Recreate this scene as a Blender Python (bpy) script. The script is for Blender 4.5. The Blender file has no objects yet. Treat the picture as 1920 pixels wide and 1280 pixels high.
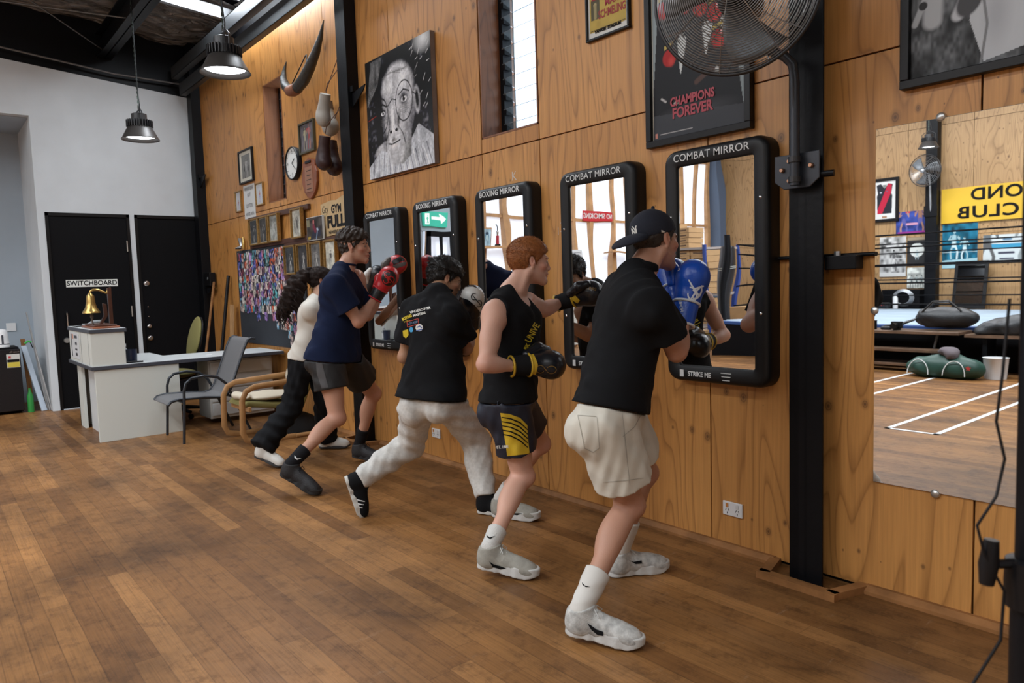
import bpy, math, random
import numpy as np
from mathutils import Vector, Matrix, Euler
from mathutils.bvhtree import BVHTree
PI = math.pi
R_ = math.radians
S = bpy.context.scene
COL = S.collection
rnd = random.Random(7)

# ------------------------------------------------------------------ camera
CAM_H, CAM_D = 1.42, 3.2                      # metres above the floor, metres out from the plywood wall
yaw, pit, rol = R_(50.92), R_(4.61), R_(-1.83)
fwd = Vector((-math.sin(yaw)*math.cos(pit), math.cos(yaw)*math.cos(pit), -math.sin(pit)))
rt = fwd.cross(Vector((0, 0, 1))).normalized()
upv = rt.cross(fwd)
rt2 = rt*math.cos(rol) + upv*math.sin(rol)
up2 = -rt*math.sin(rol) + upv*math.cos(rol)
cd = bpy.data.cameras.new('camera'); cam = bpy.data.objects.new('camera', cd); COL.objects.link(cam)
M = Matrix((rt2, up2, -fwd)).transposed().to_4x4(); M.translation = Vector((0, -CAM_D, CAM_H))
cam.matrix_world = M
cd.sensor_width = 36; cd.lens = 1375.0/1920*36; cd.clip_start = 0.05; cd.clip_end = 200
cd.dof.use_dof = True; cd.dof.focus_distance = 3.9; cd.dof.aperture_fstop = 7.0
S.camera = cam

# ------------------------------------------------------------------ world, big lights, exposure
S.view_settings.view_transform = 'Standard'; S.view_settings.look = 'None'
S.view_settings.gamma = 1; S.view_settings.use_curve_mapping = False
S.view_settings.exposure = 0.33
W = bpy.data.worlds.new('sky'); S.world = W; W.use_nodes = True
wn = W.node_tree
bg = wn.nodes['Background']; bg.inputs[0].default_value = (0.75, 0.87, 1, 1); bg.inputs[1].default_value = 2.5

def area(name, loc, rot, sx, sy, power, col=(1, 1, 1), spread=180):
    l = bpy.data.lights.new(name, 'AREA'); l.shape = 'RECTANGLE'; l.size = sx; l.size_y = sy
    l.energy = power; l.color = col; l.spread = R_(spread)
    o = bpy.data.objects.new(name, l); o.location = loc; o.rotation_euler = rot; COL.objects.link(o); return o
# daylight through the roof's skylight strips
area('skylight_near_plywood', (-7.4, -0.42, 4.66), (0, 0, 0), 2.8, 0.5, 70, (0.86, 0.93, 1))
area('skylight_mid_roof', (-5.0, -5.2, 5.10), (R_(-8), 0, 0), 7, 1.2, 460, (0.90, 0.95, 1))
area('skylight_mid_roof_b', (1.5, -5.2, 5.10), (R_(-8), 0, 0), 4, 1.2, 260, (0.90, 0.95, 1))
area('skylight_back_roof', (-5.0, -10.2, 5.55), (0, 0, 0), 9, 1.4, 400, (0.95, 0.96, 1))
# daylight through the translucent wall panels

# ------------------------------------------------------------------ materials
MATS = {}
def mat(name, col, rough=0.6, metal=0.0, emit=None, bump=0, bscale=60, vary=0, vscale=8, spec=0.5, trans=0, coat=0):
    if name in MATS: return MATS[name]
    m = bpy.data.materials.new(name); m.use_nodes = True; nt = m.node_tree; b = nt.nodes['Principled BSDF']
    b.inputs['Base Color'].default_value = (*col, 1); b.inputs['Roughness'].default_value = rough
    b.inputs['Metallic'].default_value = metal; b.inputs['Specular IOR Level'].default_value = spec
    b.inputs['Transmission Weight'].default_value = trans; b.inputs['Coat Weight'].default_value = coat
    if emit:
        b.inputs['Emission Color'].default_value = (*emit[0], 1); b.inputs['Emission Strength'].default_value = emit[1]
    tc = nt.nodes.new('ShaderNodeTexCoord')
    if vary:
        n = nt.nodes.new('ShaderNodeTexNoise'); n.inputs['Scale'].default_value = vscale; n.inputs['Detail'].default_value = 5
        nt.links.new(tc.outputs['Object'], n.inputs['Vector'])
        cr = nt.nodes.new('ShaderNodeValToRGB')
        cr.color_ramp.elements[0].position = .3; cr.color_ramp.elements[1].position = .7
        cr.color_ramp.elements[0].color = (*[c*(1-vary) for c in col], 1)
        cr.color_ramp.elements[1].color = (*[min(1, c*(1+vary)) for c in col], 1)
        nt.links.new(n.outputs['Fac'], cr.inputs['Fac']); nt.links.new(cr.outputs['Color'], b.inputs['Base Color'])
    if bump:
        n = nt.nodes.new('ShaderNodeTexNoise'); n.inputs['Scale'].default_value = bscale; n.inputs['Detail'].default_value = 4
        nt.links.new(tc.outputs['Object'], n.inputs['Vector'])
        bp = nt.nodes.new('ShaderNodeBump'); bp.inputs['Strength'].default_value = bump; bp.inputs['Distance'].default_value = 0.01
        nt.links.new(n.outputs['Fac'], bp.inputs['Height']); nt.links.new(bp.outputs['Normal'], b.inputs['Normal'])
    MATS[name] = m; return m

def attr_mat(name, rough=0.5, attr='Col', spec=0.5, bump=0, bscale=200, sss=0, coat=0):
    if name in MATS: return MATS[name]
    m = mat(name, (0.5, 0.5, 0.5), rough, spec=spec, bump=bump, bscale=bscale, coat=coat); nt = m.node_tree
    a = nt.nodes.new('ShaderNodeAttribute'); a.attribute_name = attr
    b = nt.nodes['Principled BSDF']
    nt.links.new(a.outputs['Color'], b.inputs['Base Color'])
    if sss:
        b.inputs['Subsurface Weight'].default_value = sss; b.inputs['Subsurface Radius'].default_value = (1, .35, .2); b.inputs['Subsurface Scale'].default_value = .008
    return m

def node_mat(name): 
    m = bpy.data.materials.new(name); m.use_nodes = True; MATS[name] = m
    return m, m.node_tree, m.node_tree.nodes['Principled BSDF']
def N_(nt, typ, **kw):
    n = nt.nodes.new('ShaderNode'+typ)
    for k, v in kw.items():
        if k in n.inputs: n.inputs[k].default_value = v
        else: setattr(n, k, v)
    return n
def ramp(nt, src, stops, interp='LINEAR'):
    r = nt.nodes.new('ShaderNodeValToRGB'); cr = r.color_ramp; cr.interpolation = interp
    while len(cr.elements) < len(stops): cr.elements.new(.5)
    for e, (p, c) in zip(cr.elements, stops):
        e.position = p; e.color = (*c, 1) if len(c) == 3 else c
    nt.links.new(src, r.inputs['Fac']); return r.outputs['Color']
def mixc(nt, fac, a, b, mode='MIX'):
    n = nt.nodes.new('ShaderNodeMix'); n.data_type = 'RGBA'; n.blend_type = mode
    for s, v in ((n.inputs[0], fac), (n.inputs[6], a), (n.inputs[7], b)):
        if isinstance(v, bpy.types.NodeSocket): nt.links.new(v, s)
        elif isinstance(v, (int, float)): s.default_value = v
        else: s.default_value = (*v, 1)
    return n.outputs[2]
def math_(nt, op, a, b=0.0, c=0.0):
    n = nt.nodes.new('ShaderNodeMath'); n.operation = op
    for s, v in zip(n.inputs, (a, b, c)):
        if isinstance(v, bpy.types.NodeSocket): nt.links.new(v, s)
        else: s.default_value = v
    return n.outputs[0]

# ------------------------------------------------------------------ mesh building
def wl(o):
    v = Vector((0, 0, 0))
    while o is not None: v += o.location; o = o.parent
    return v
def link(o, parent=None):
    COL.objects.link(o)
    if parent is not None: o.parent = parent
    return o
def tag(o, label=None, cat=None, group=None, kind=None):
    if label: o['label'] = label
    if cat: o['category'] = cat
    if group: o['group'] = group
    if kind: o['kind'] = kind
    return o
def thing(name, label, cat, loc=(0, 0, 0), group=None):
    o = bpy.data.objects.new(name, None); o.empty_display_size = .1; o.location = loc; COL.objects.link(o)
    return tag(o, label, cat, group)
def copy_tree(o, parent=None):
    c = o.copy(); COL.objects.link(c); c.parent = parent
    for ch in list(o.children): copy_tree(ch, c)
    return c
def axes(d, ref=(0, 0, 1)):
    d = Vector(d).normalized(); ref = Vector(ref)
    if abs(d.dot(ref)) > .98: ref = Vector((1, 0, 0))
    a = d.cross(ref).normalized(); return a, a.cross(d).normalized(), d

class MB:
    def __init__(s): s.v = []; s.f = []
    def add(s, vs, fs):
        n = len(s.v); s.v += [tuple(p) for p in vs]; s.f += [tuple(i+n for i in f) for f in fs]; return s
    def box(s, c, size, rot=None):
        c = Vector(c); hx, hy, hz = [q/2 for q in size]
        vs = [Vector((x, y, z)) for x in (-hx, hx) for y in (-hy, hy) for z in (-hz, hz)]
        if rot is not None:
            Rm = rot if isinstance(rot, Matrix) else Euler(rot).to_matrix()
            vs = [Rm @ v for v in vs]
        return s.add([v+c for v in vs], [(0, 1, 3, 2), (4, 6, 7, 5), (0, 4, 5, 1), (2, 3, 7, 6), (0, 2, 6, 4), (1, 5, 7, 3)])
    def span(s, lo, hi):
        return s.box([(a+b)/2 for a, b in zip(lo, hi)], [abs(b-a) for a, b in zip(lo, hi)])
    def cyl(s, a, b, r1, r2=None, n=16, ry=1.0):
        return s.tube([a, b], [r1, r1 if r2 is None else r2], n)
    def tube(s, pts, r, n=10, closed=False, flat=None):
        pts = [Vector(p) for p in pts]; m = len(pts)
        rr = r if isinstance(r, (list, tuple)) else [r]*m
        vs = []; prev = None
        for i, p in enumerate(pts):
            if closed: t = pts[(i+1) % m]-pts[i-1]
            else: t = pts[min(i+1, m-1)]-pts[max(i-1, 0)]
            t = t.normalized() if t.length > 1e-9 else Vector((0, 0, 1))
            if prev is None: a, b, _ = axes(t)
            else:
                a = prev - t*prev.dot(t); a = a.normalized() if a.length > 1e-6 else axes(t)[0]; b = a.cross(t)*-1
                b = t.cross(a)
            if prev is None: b = t.cross(a)
            prev = a
            fa, fb = (1, 1) if flat is None else flat
            for k in range(n):
                an = 2*PI*k/n; vs.append(p + a*math.cos(an)*rr[i]*fa + b*math.sin(an)*rr[i]*fb)
        fs = []
        for i in range(m if closed else m-1):
            j = (i+1) % m
            for k in range(n):
                l = (k+1) % n; fs.append((i*n+k, i*n+l, j*n+l, j*n+k))
        if not closed:
            fs.append(tuple(range(n-1, -1, -1))); fs.append(tuple((m-1)*n+k for k in range(n)))
        return s.add(vs, fs)
    def lathe(s, prof, c, axis=(0, 0, 1), n=24, caps=True):
        a, b, d = axes(axis); c = Vector(c); vs = []
        for (r, h) in prof:
            for k in range(n):
                an = 2*PI*k/n; vs.append(c+d*h+(a*math.cos(an)+b*math.sin(an))*r)
        fs = []
        for i in range(len(prof)-1):
            for k in range(n):
                l = (k+1) % n; fs.append((i*n+k, i*n+l, (i+1)*n+l, (i+1)*n+k))
        if caps:
            fs.append(tuple(range(n-1, -1, -1))); fs.append(tuple((len(prof)-1)*n+k for k in range(n)))
        return s.add(vs, fs)
    def prism(s, out, o, ax, ay, th):
        """outline (2D points) in the plane o + x*ax + y*ay, thickened along ax cross ay"""
        o, ax, ay = Vector(o), Vector(ax), Vector(ay); nz = ax.cross(ay).normalized()*th; n = len(out)
        vs = [o+ax*x+ay*y for x, y in out] + [o+ax*x+ay*y+nz for x, y in out]
        fs = [tuple(range(n-1, -1, -1)), tuple(range(n, 2*n))] + [(i, (i+1) % n, n+(i+1) % n, n+i) for i in range(n)]
        return s.add(vs, fs)
    def loops(s, ls, cap0=False, cap1=False):
        n = len(ls[0]); vs = [p for l in ls for p in l]; fs = []
        for i in range(len(ls)-1):
            for k in range(n):
                l = (k+1) % n; fs.append((i*n+k, i*n+l, (i+1)*n+l, (i+1)*n+k))
        if cap0: fs.append(tuple(range(n-1, -1, -1)))
        if cap1: fs.append(tuple((len(ls)-1)*n+k for k in range(n)))
        return s.add(vs, fs)
    def grid(s, fn, nu, nv, wrap=False):
        vs = [fn(i/nu, j/nv) for j in range(nv+1) for i in range(nu+1)]
        fs = [(j*(nu+1)+i, j*(nu+1)+i+1, (j+1)*(nu+1)+i+1, (j+1)*(nu+1)+i) for j in range(nv) for i in range(nu)]
        return s.add(vs, fs)
    def build(s, name, m, parent=None, bevel=0, smooth=False, thick=0, base=None):
        off = wl(parent) if parent is not None else Vector((0, 0, 0))
        if base is not None and parent is None: off = Vector(base)
        me = bpy.data.meshes.new(name); me.from_pydata([Vector(v)-off for v in s.v], [], s.f); me.update()
        import bmesh
        bm = bmesh.new(); bm.from_mesh(me); bmesh.ops.recalc_face_normals(bm, faces=bm.faces); bm.to_mesh(me); bm.free()
        o = bpy.data.objects.new(name, me)
        if base is not None and parent is None: o.location = base
        link(o, parent)
        if m is not None: me.materials.append(m if not isinstance(m, str) else MATS[m])
        if smooth: me.shade_smooth()
        if bevel:
            b = o.modifiers.new('b', 'BEVEL'); b.width = bevel; b.segments = 2; b.limit_method = 'ANGLE'; b.angle_limit = R_(40)
            b.harden_normals = False
        if thick:
            t = o.modifiers.new('t', 'SOLIDIFY'); t.thickness = thick; t.offset = 0
        if smooth:
            try: me.set_sharp_from_angle(angle=R_(50))
            except Exception: pass
        return o
def struct(name, mb, m, label=None, **kw):
    o = mb.build(name, m, **kw); o['kind'] = 'structure'
    if label: o['label'] = label
    return o

ROT_WALL = Euler((PI/2, 0, 0)); ROT_FAR = Euler((PI/2, 0, PI/2)); ROT_OPP = Euler((PI/2, 0, PI))
def text_mesh(txt, size, ext=0.0, bold=0.0, sx=1.0, shear=0, res=4, lsp=0.85, align='CENTER', spacing=1.0):
    c = bpy.data.curves.new('t', 'FONT'); c.body = txt; c.size = size; c.extrude = ext; c.align_x = align; c.align_y = 'CENTER'
    c.offset = bold; c.resolution_u = res; c.space_line = lsp; c.shear = shear; c.space_character = spacing
    o = bpy.data.objects.new('t', c); COL.objects.link(o); o.scale = (sx, 1, 1)
    dg = bpy.context.evaluated_depsgraph_get(); dg.update()
    me = bpy.data.meshes.new_from_object(o.evaluated_get(dg))
    bpy.data.objects.remove(o); bpy.data.curves.remove(c)
    for v in me.vertices: v.co.x *= sx
    return me
def lettering(name, txt, loc, rot, size, m, parent=None, label=None, tilt=0, **kw):
    me = text_mesh(txt, size, **kw); me.materials.clear(); me.materials.append(m)
    o = bpy.data.objects.new(name, me)
    Rm = rot.to_matrix() @ Euler((0, 0, tilt)).to_matrix()
    off = wl(parent) if parent is not None else Vector((0, 0, 0))
    for v in me.vertices: v.co = Rm @ v.co
    o.location = Vector(loc)-off
    link(o, parent)
    if label: o['label'] = label
    return o
def join_bvh(objs):
    vs = []; fs = []
    for o in objs:
        n = len(vs); w = wl(o)
        vs += [v.co+w for v in o.data.vertices]; fs += [[i+n for i in p.vertices] for p in o.data.polygons]
    return BVHTree.FromPolygons(vs, fs)
def decal(name, me_or_pts, faces, origin, ax, ay, bvh, m, parent, off=.0025, label=None, subdiv=0):
    """print on cloth: 2D shape laid in a plane, dropped onto the surface along -normal"""
    import bmesh
    ax, ay = Vector(ax).normalized(), Vector(ay).normalized(); nz = ax.cross(ay).normalized(); origin = Vector(origin)
    me = bpy.data.meshes.new(name)
    if faces is None:
        P = [(v.co.x, v.co.y) for v in me_or_pts.vertices]; faces = [tuple(p.vertices) for p in me_or_pts.polygons]
    else: P = me_or_pts
    me.from_pydata([(x, y, 0) for x, y in P], [], faces)
    if subdiv:
        bm = bmesh.new(); bm.from_mesh(me)
        bmesh.ops.triangulate(bm, faces=bm.faces[:])
        for _ in range(subdiv):
            es = [e for e in bm.edges if e.calc_length() > .015]
            if not es: break
            bmesh.ops.subdivide_edges(bm, edges=es, cuts=1)
            bmesh.ops.triangulate(bm, faces=bm.faces[:])
        bm.to_mesh(me); bm.free()
    w = wl(parent) if parent is not None else Vector((0, 0, 0))
    for v in me.vertices:
        p = origin+ax*v.co.x+ay*v.co.y
        hit, nrm, _, _ = bvh.ray_cast(p+nz*.14, -nz, .4)
        if hit is None:
            hit, nrm, _, _ = bvh.find_nearest(p)
        q = hit+nz*off
        v.co = q-w
    me.materials.append(m); o = bpy.data.objects.new(name, me); link(o, parent)
    if label: o['label'] = label
    return o

# ------------------------------------------------------------------ printed pictures: a fine grid with one colour per point
class Pic:
    def __init__(s, w, h, col, nx):
        s.w, s.h = w, h; s.nx = nx; s.ny = max(4, int(nx*h/w))
        s.X, s.Y = np.meshgrid((np.arange(s.nx)+.5)/s.nx, (np.arange(s.ny)+.5)/s.ny)   # Y up, 0..1
        s.asp = h/w; s.C = np.ones((s.ny, s.nx, 3))*np.array(col)
    def _mix(s, a, col):
        a = np.clip(a, 0, 1)[..., None]; s.C = s.C*(1-a)+np.array(col)*a; return s
    def ell(s, cx, cy, rx, ry, col, ang=0, soft=.15, al=1):
        dx = s.X-cx; dy = (s.Y-cy)*s.asp; c, n = math.cos(ang), math.sin(ang)
        u = (dx*c+dy*n)/rx; v = (-dx*n+dy*c)/ry
        d = np.sqrt(u*u+v*v); return s._mix((1-d)/soft*al if soft > 0 else (d < 1)*al, col) if al == 1 else s._mix(np.clip((1-d)/soft, 0, 1)*al, col)
    def ring(s, cx, cy, rx, ry, wd, col, ang=0):
        dx = s.X-cx; dy = (s.Y-cy)*s.asp; c, n = math.cos(ang), math.sin(ang)
        u = (dx*c+dy*n)/rx; v = (-dx*n+dy*c)/ry; d = abs(np.sqrt(u*u+v*v)-1)*min(rx, ry)
        return s._mix((wd-d)/(wd*.5), col)
    def line(s, pts, wd, col, al=1):
        a = np.zeros_like(s.X)
        for (x0, y0), (x1, y1) in zip(pts, pts[1:]):
            ax, ay, bx, by = x0, y0*s.asp, x1, y1*s.asp; px, py = s.X, s.Y*s.asp
            L = (bx-ax)**2+(by-ay)**2+1e-12; t = np.clip(((px-ax)*(bx-ax)+(py-ay)*(by-ay))/L, 0, 1)
            d = np.hypot(px-ax-t*(bx-ax), py-ay-t*(by-ay)); a = np.maximum(a, np.clip((wd-d)/(wd*.4), 0, 1))
        return s._mix(a*al, col)
    def poly(s, pts, col, al=1):
        ins = np.zeros(s.X.shape, bool); n = len(pts)
        for i in range(n):
            (x0, y0), (x1, y1) = pts[i], pts[(i+1) % n]
            if y0 == y1: continue
            c = ((y0 > s.Y) != (y1 > s.Y)) & (s.X < (x1-x0)*(s.Y-y0)/(y1-y0)+x0); ins ^= c
        return s._mix(ins*al, col)
    def noise(s, amp, fx, fy, seed=0):
        r = np.random.RandomState(seed); g = r.rand(int(fy)+3, int(fx)+3); x = s.X*fx; y = s.Y*fy
        i = x.astype(int); j = y.astype(int); u = x-i; v = y-j; u = u*u*(3-2*u); v = v*v*(3-2*v)
        n = (g[j, i]*(1-u)+g[j, i+1]*u)*(1-v)+(g[j+1, i]*(1-u)+g[j+1, i+1]*u)*v
        s.C = np.clip(s.C*(1+amp*(n-.5)[..., None]*2), 0, 1); return s
    def body(s, x, y, h, skin, top, legs, glove=None, pose=1):
        """a small printed figure, feet at x,y"""
        a = h/ s.asp
        for sx in (-1, 1):
            s.line([(x+sx*.03*h, y+.48*a), (x+sx*.11*h, y+.22*a), (x+sx*.09*h, y)], .035*h, legs if sx*pose > 0 else skin)
            s.line([(x+sx*.1*h, y+.78*a), (x+sx*.17*h, y+.62*a), (x+pose*.12*h+sx*.04*h, y+.76*a)], .026*h, skin)
            if glove: s.ell(x+pose*.13*h+sx*.05*h, y+.77*a, .04*h, .04*h, glove)
        s.line([(x, y+.5*a), (x, y+.76*a)], .085*h, top); s.line([(x, y+.44*a), (x, y+.5*a)], .08*h, legs)
        s.ell(x+pose*.01*h, y+.91*a, .045*h, .06*h, skin); s.ell(x, y+.95*a, .045*h, .035*h, [c*.2 for c in skin]); return s
    def build(s, name, c, rot, parent, m=None):
        """centre c (world), rot euler of the picture plane"""
        w, h = s.w, s.h; nx, ny = s.nx, s.ny
        xs = (np.arange(nx)/(nx-1)-.5)*w; ys = (np.arange(ny)/(ny-1)-.5)*h
        gx, gy = np.meshgrid(xs, ys); P = np.stack([gx.ravel(), gy.ravel(), np.zeros(nx*ny)], 1)
        Rm = np.array(rot.to_matrix()); P = P@Rm.T + np.array(Vector(c)-(wl(parent) if parent is not None else Vector((0, 0, 0))))
        i, j = np.meshgrid(np.arange(nx-1), np.arange(ny-1)); a = (j*nx+i).ravel(); F = np.stack([a, a+1, a+nx+1, a+nx], 1)
        o = raw_mesh(name, P, F, None, s.C.reshape(-1, 3)); o.data.materials.append(m or attr_mat('print', .45, spec=.2)); link(o, parent); return o
def raw_mesh(name, P, F, m=None, col=None, smooth=False):
    me = bpy.data.meshes.new(name); me.vertices.add(len(P)); me.vertices.foreach_set('co', np.asarray(P, np.float32).ravel())
    k = F.shape[1]; me.loops.add(F.size); me.loops.foreach_set('vertex_index', F.astype(np.int32).ravel())
    me.polygons.add(len(F)); me.polygons.foreach_set('loop_start', np.arange(0, F.size, k, dtype=np.int32))
    me.update(calc_edges=True); me.validate()
    if smooth: me.shade_smooth()
    if col is not None:
        a = me.color_attributes.new('Col', 'FLOAT_COLOR', 'POINT'); c4 = np.ones((len(P), 4), np.float32); c4[:, :3] = col
        a.data.foreach_set('color', c4.ravel())
    if m is not None: me.materials.append(m)
    return bpy.data.objects.new(name, me)

# ------------------------------------------------------------------ soft bodies: distance fields and surface nets
def V3(p): return np.array(p, float)
def unit(v): v = V3(v); return v/np.linalg.norm(v)
class Field:
    def __init__(s, lo, hi, h):
        s.lo = V3(lo); s.h = h; s.n = np.ceil((V3(hi)-s.lo)/h).astype(int)+1
        s.D = np.full(s.n, .12, np.float32); s.ax = [s.lo[i]+h*np.arange(s.n[i]) for i in range(3)]
    def win(s, lo, hi):
        a = np.clip(np.floor((V3(lo)-s.lo)/s.h).astype(int), 0, s.n-1); b = np.clip(np.ceil((V3(hi)-s.lo)/s.h).astype(int)+1, 1, s.n)
        if (b <= a).any(): return None, None
        sl = tuple(slice(a[i], b[i]) for i in range(3))
        G = np.meshgrid(*[s.ax[i][sl[i]] for i in range(3)], indexing='ij', sparse=True)
        return sl, G
    def put(s, sl, d, k, op):
        T = s.D[sl]
        if op == 'sub':
            d = -d; h = np.clip(.5-.5*(d-T)/k, 0, 1) if k > 0 else None
            s.D[sl] = np.maximum(T, d) if k <= 0 else (T*h+d*(1-h))+k*h*(1-h)
        else:
            if k <= 0: s.D[sl] = np.minimum(T, d)
            else:
                h = np.clip(.5+.5*(d-T)/k, 0, 1); s.D[sl] = (d*(1-h)+T*h)-k*h*(1-h)
        return s
    def cone(s, a, b, ra, rb, k=.02, flat=None, op='add', cut=()):
        a, b = V3(a), V3(b); m = max(ra, rb)*(max(1, flat[1]) if flat else 1)+max(k, .02)+.03
        sl, G = s.win(np.minimum(a, b)-m, np.maximum(a, b)+m)
        if sl is None: return s
        u = b-a; L = u@u+1e-9; q = [G[i]-a[i] for i in range(3)]
        t = np.clip((q[0]*u[0]+q[1]*u[1]+q[2]*u[2])/L, 0, 1)
        e = [q[i]-t*u[i] for i in range(3)]
        if flat:
            n = unit(flat[0]); dn = e[0]*n[0]+e[1]*n[1]+e[2]*n[2]; kf = 1-1/flat[1]
            e = [e[i]-n[i]*dn*kf for i in range(3)]
        d = np.sqrt(e[0]**2+e[1]**2+e[2]**2)-(ra+(rb-ra)*t)
        for (p, n) in cut:
            n = unit(n); d = np.maximum(d, (G[0]-p[0])*n[0]+(G[1]-p[1])*n[1]+(G[2]-p[2])*n[2])
        return s.put(sl, d, k, op)
    def ell(s, c, r, F=None, k=.02, op='add', cut=()):
        c = V3(c); F = np.eye(3) if F is None else F; m = max(r)+max(k, .02)+.03
        sl, G = s.win(c-m, c+m)
        if sl is None: return s
        q = [G[i]-c[i] for i in range(3)]
        e = [(q[0]*F[j][0]+q[1]*F[j][1]+q[2]*F[j][2])/r[j] for j in range(3)]
        g = [(q[0]*F[j][0]+q[1]*F[j][1]+q[2]*F[j][2])/r[j]**2 for j in range(3)]
        k0 = np.sqrt(e[0]**2+e[1]**2+e[2]**2); k1 = np.sqrt(g[0]**2+g[1]**2+g[2]**2)+1e-9
        d = k0*(k0-1)/k1
        for (p, n) in cut:
            n = unit(n); d = np.maximum(d, (G[0]-p[0])*n[0]+(G[1]-p[1])*n[1]+(G[2]-p[2])*n[2])
        return s.put(sl, d, k, op)
    def plane(s, p, n, keep_box=None):
        n = unit(n); G = np.meshgrid(*s.ax, indexing='ij', sparse=True)
        s.D = np.maximum(s.D, ((G[0]-p[0])*n[0]+(G[1]-p[1])*n[1]+(G[2]-p[2])*n[2]).astype(np.float32)); return s
    def tube_only(s, p, n, R):
        n = unit(n); G = np.meshgrid(*s.ax, indexing='ij', sparse=True); q = [G[i]-p[i] for i in range(3)]; t = q[0]*n[0]+q[1]*n[1]+q[2]*n[2]
        r = np.sqrt(np.maximum(q[0]**2+q[1]**2+q[2]**2-t*t, 0)); s.D = np.maximum(s.D, (r-R).astype(np.float32)); return s
    def wrinkle(s, amp, freqs, seed=0):
        """cloth folds: sum of warped waves"""
        G = np.meshgrid(*s.ax, indexing='ij', sparse=True); r = np.random.RandomState(seed); acc = 0
        for (fx, fy, fz), w in freqs:
            ph = r.rand(4)*6.28
            wx = .9*np.sin(G[2]*9+ph[0]+G[0]*5)+.7*np.sin(G[0]*13+G[1]*11+ph[1])
            acc = acc+w*np.sin(G[0]*fx+G[1]*fy+G[2]*fz+wx+ph[2])*(.6+.4*np.sin(G[0]*6+G[1]*7+G[2]*5+ph[3]))
        near = np.abs(s.D) < .05
        s.D = (s.D+amp*acc*near).astype(np.float32); return s
    def fuzz(s, amp, sc, seed=0):
        r = np.random.RandomState(seed); G = np.meshgrid(*s.ax, indexing='ij', sparse=True); acc = 0
        for i in range(6):
            k = r.randn(3); k = k/np.linalg.norm(k)*sc*(.7+.7*r.rand()); acc = acc+np.sin(G[0]*k[0]+G[1]*k[1]+G[2]*k[2]+r.rand()*6.28)
        s.D = (s.D+amp*acc/2.4).astype(np.float32); return s
    def nets(s):
        D = s.D.copy(); D[0] = D[-1] = .05; D[:, 0] = D[:, -1] = .05; D[:, :, 0] = D[:, :, -1] = .05
        ins = D < 0; nx, ny, nz = D.shape
        cnt = sum(ins[i:nx-1+i, j:ny-1+j, k:nz-1+k].astype(np.int8) for i in (0, 1) for j in (0, 1) for k in (0, 1))
        act = (cnt > 0) & (cnt < 8); I = np.argwhere(act); idx = np.full(act.shape, -1, np.int64); idx[act] = np.arange(len(I))
        acc = np.zeros((len(I), 3)); c = np.zeros(len(I)); cor = [(i, j, k) for i in (0, 1) for j in (0, 1) for k in (0, 1)]
        for a in range(8):
            for b in range(a+1, 8):
                ca, cb = np.array(cor[a]), np.array(cor[b])
                if abs(ca-cb).sum() != 1: continue
                da = D[tuple((I+ca).T)].astype(float); db = D[tuple((I+cb).T)].astype(float); x = (da < 0) != (db < 0)
                t = np.where(x, da/(da-db+1e-12), 0); p = ca+t[:, None]*(cb-ca); acc += np.where(x[:, None], p, 0); c += x
        P = s.lo+(I+acc/c[:, None])*s.h; Fs = []
        for ax in range(3):
            o1, o2 = [(1, 2), (2, 0), (0, 1)][ax]; e = [0, 0, 0]; e[ax] = 1
            A = ins[tuple(slice(0, n-q) for n, q in zip(D.shape, e))]; B = ins[tuple(slice(q, None) for q in e)]
            E = np.argwhere(A != B); E = E[(E[:, o1] > 0) & (E[:, o2] > 0)]
            if len(E) == 0: continue
            v1 = np.zeros(3, int); v1[o1] = 1; v2 = np.zeros(3, int); v2[o2] = 1
            g = lambda q: idx[tuple(q.T)]
            q = np.stack([g(E-v1-v2), g(E-v2), g(E), g(E-v1)], 1); flip = ~A[tuple(E.T)]
            q[flip] = q[flip][:, ::-1]; Fs.append(q)
        F = np.concatenate(Fs); F = F[(F >= 0).all(1)]
        return P, F
def relax(P, F, n=1, w=.5):
    e = np.concatenate([F[:, [0, 1]], F[:, [1, 2]], F[:, [2, 3]], F[:, [3, 0]]])
    for _ in range(n):
        acc = np.zeros_like(P); c = np.zeros(len(P))
        for a, b in ((0, 1), (1, 0)):
            for i in range(3): acc[:, i] += np.bincount(e[:, a], P[e[:, b], i], len(P))
            c += np.bincount(e[:, a], minlength=len(P))
        P = P*(1-w)+w*acc/np.maximum(c, 1)[:, None]
    return P
def field_obj(name, fl, m, parent, rel=1, colfn=None):
    P, F = fl.nets(); P = relax(P, F, rel)
    col = colfn(P) if colfn else None
    o = raw_mesh(name, P-np.array(wl(parent) if parent is not None else (0, 0, 0)), F, m, col, True); link(o, parent); return o
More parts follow.
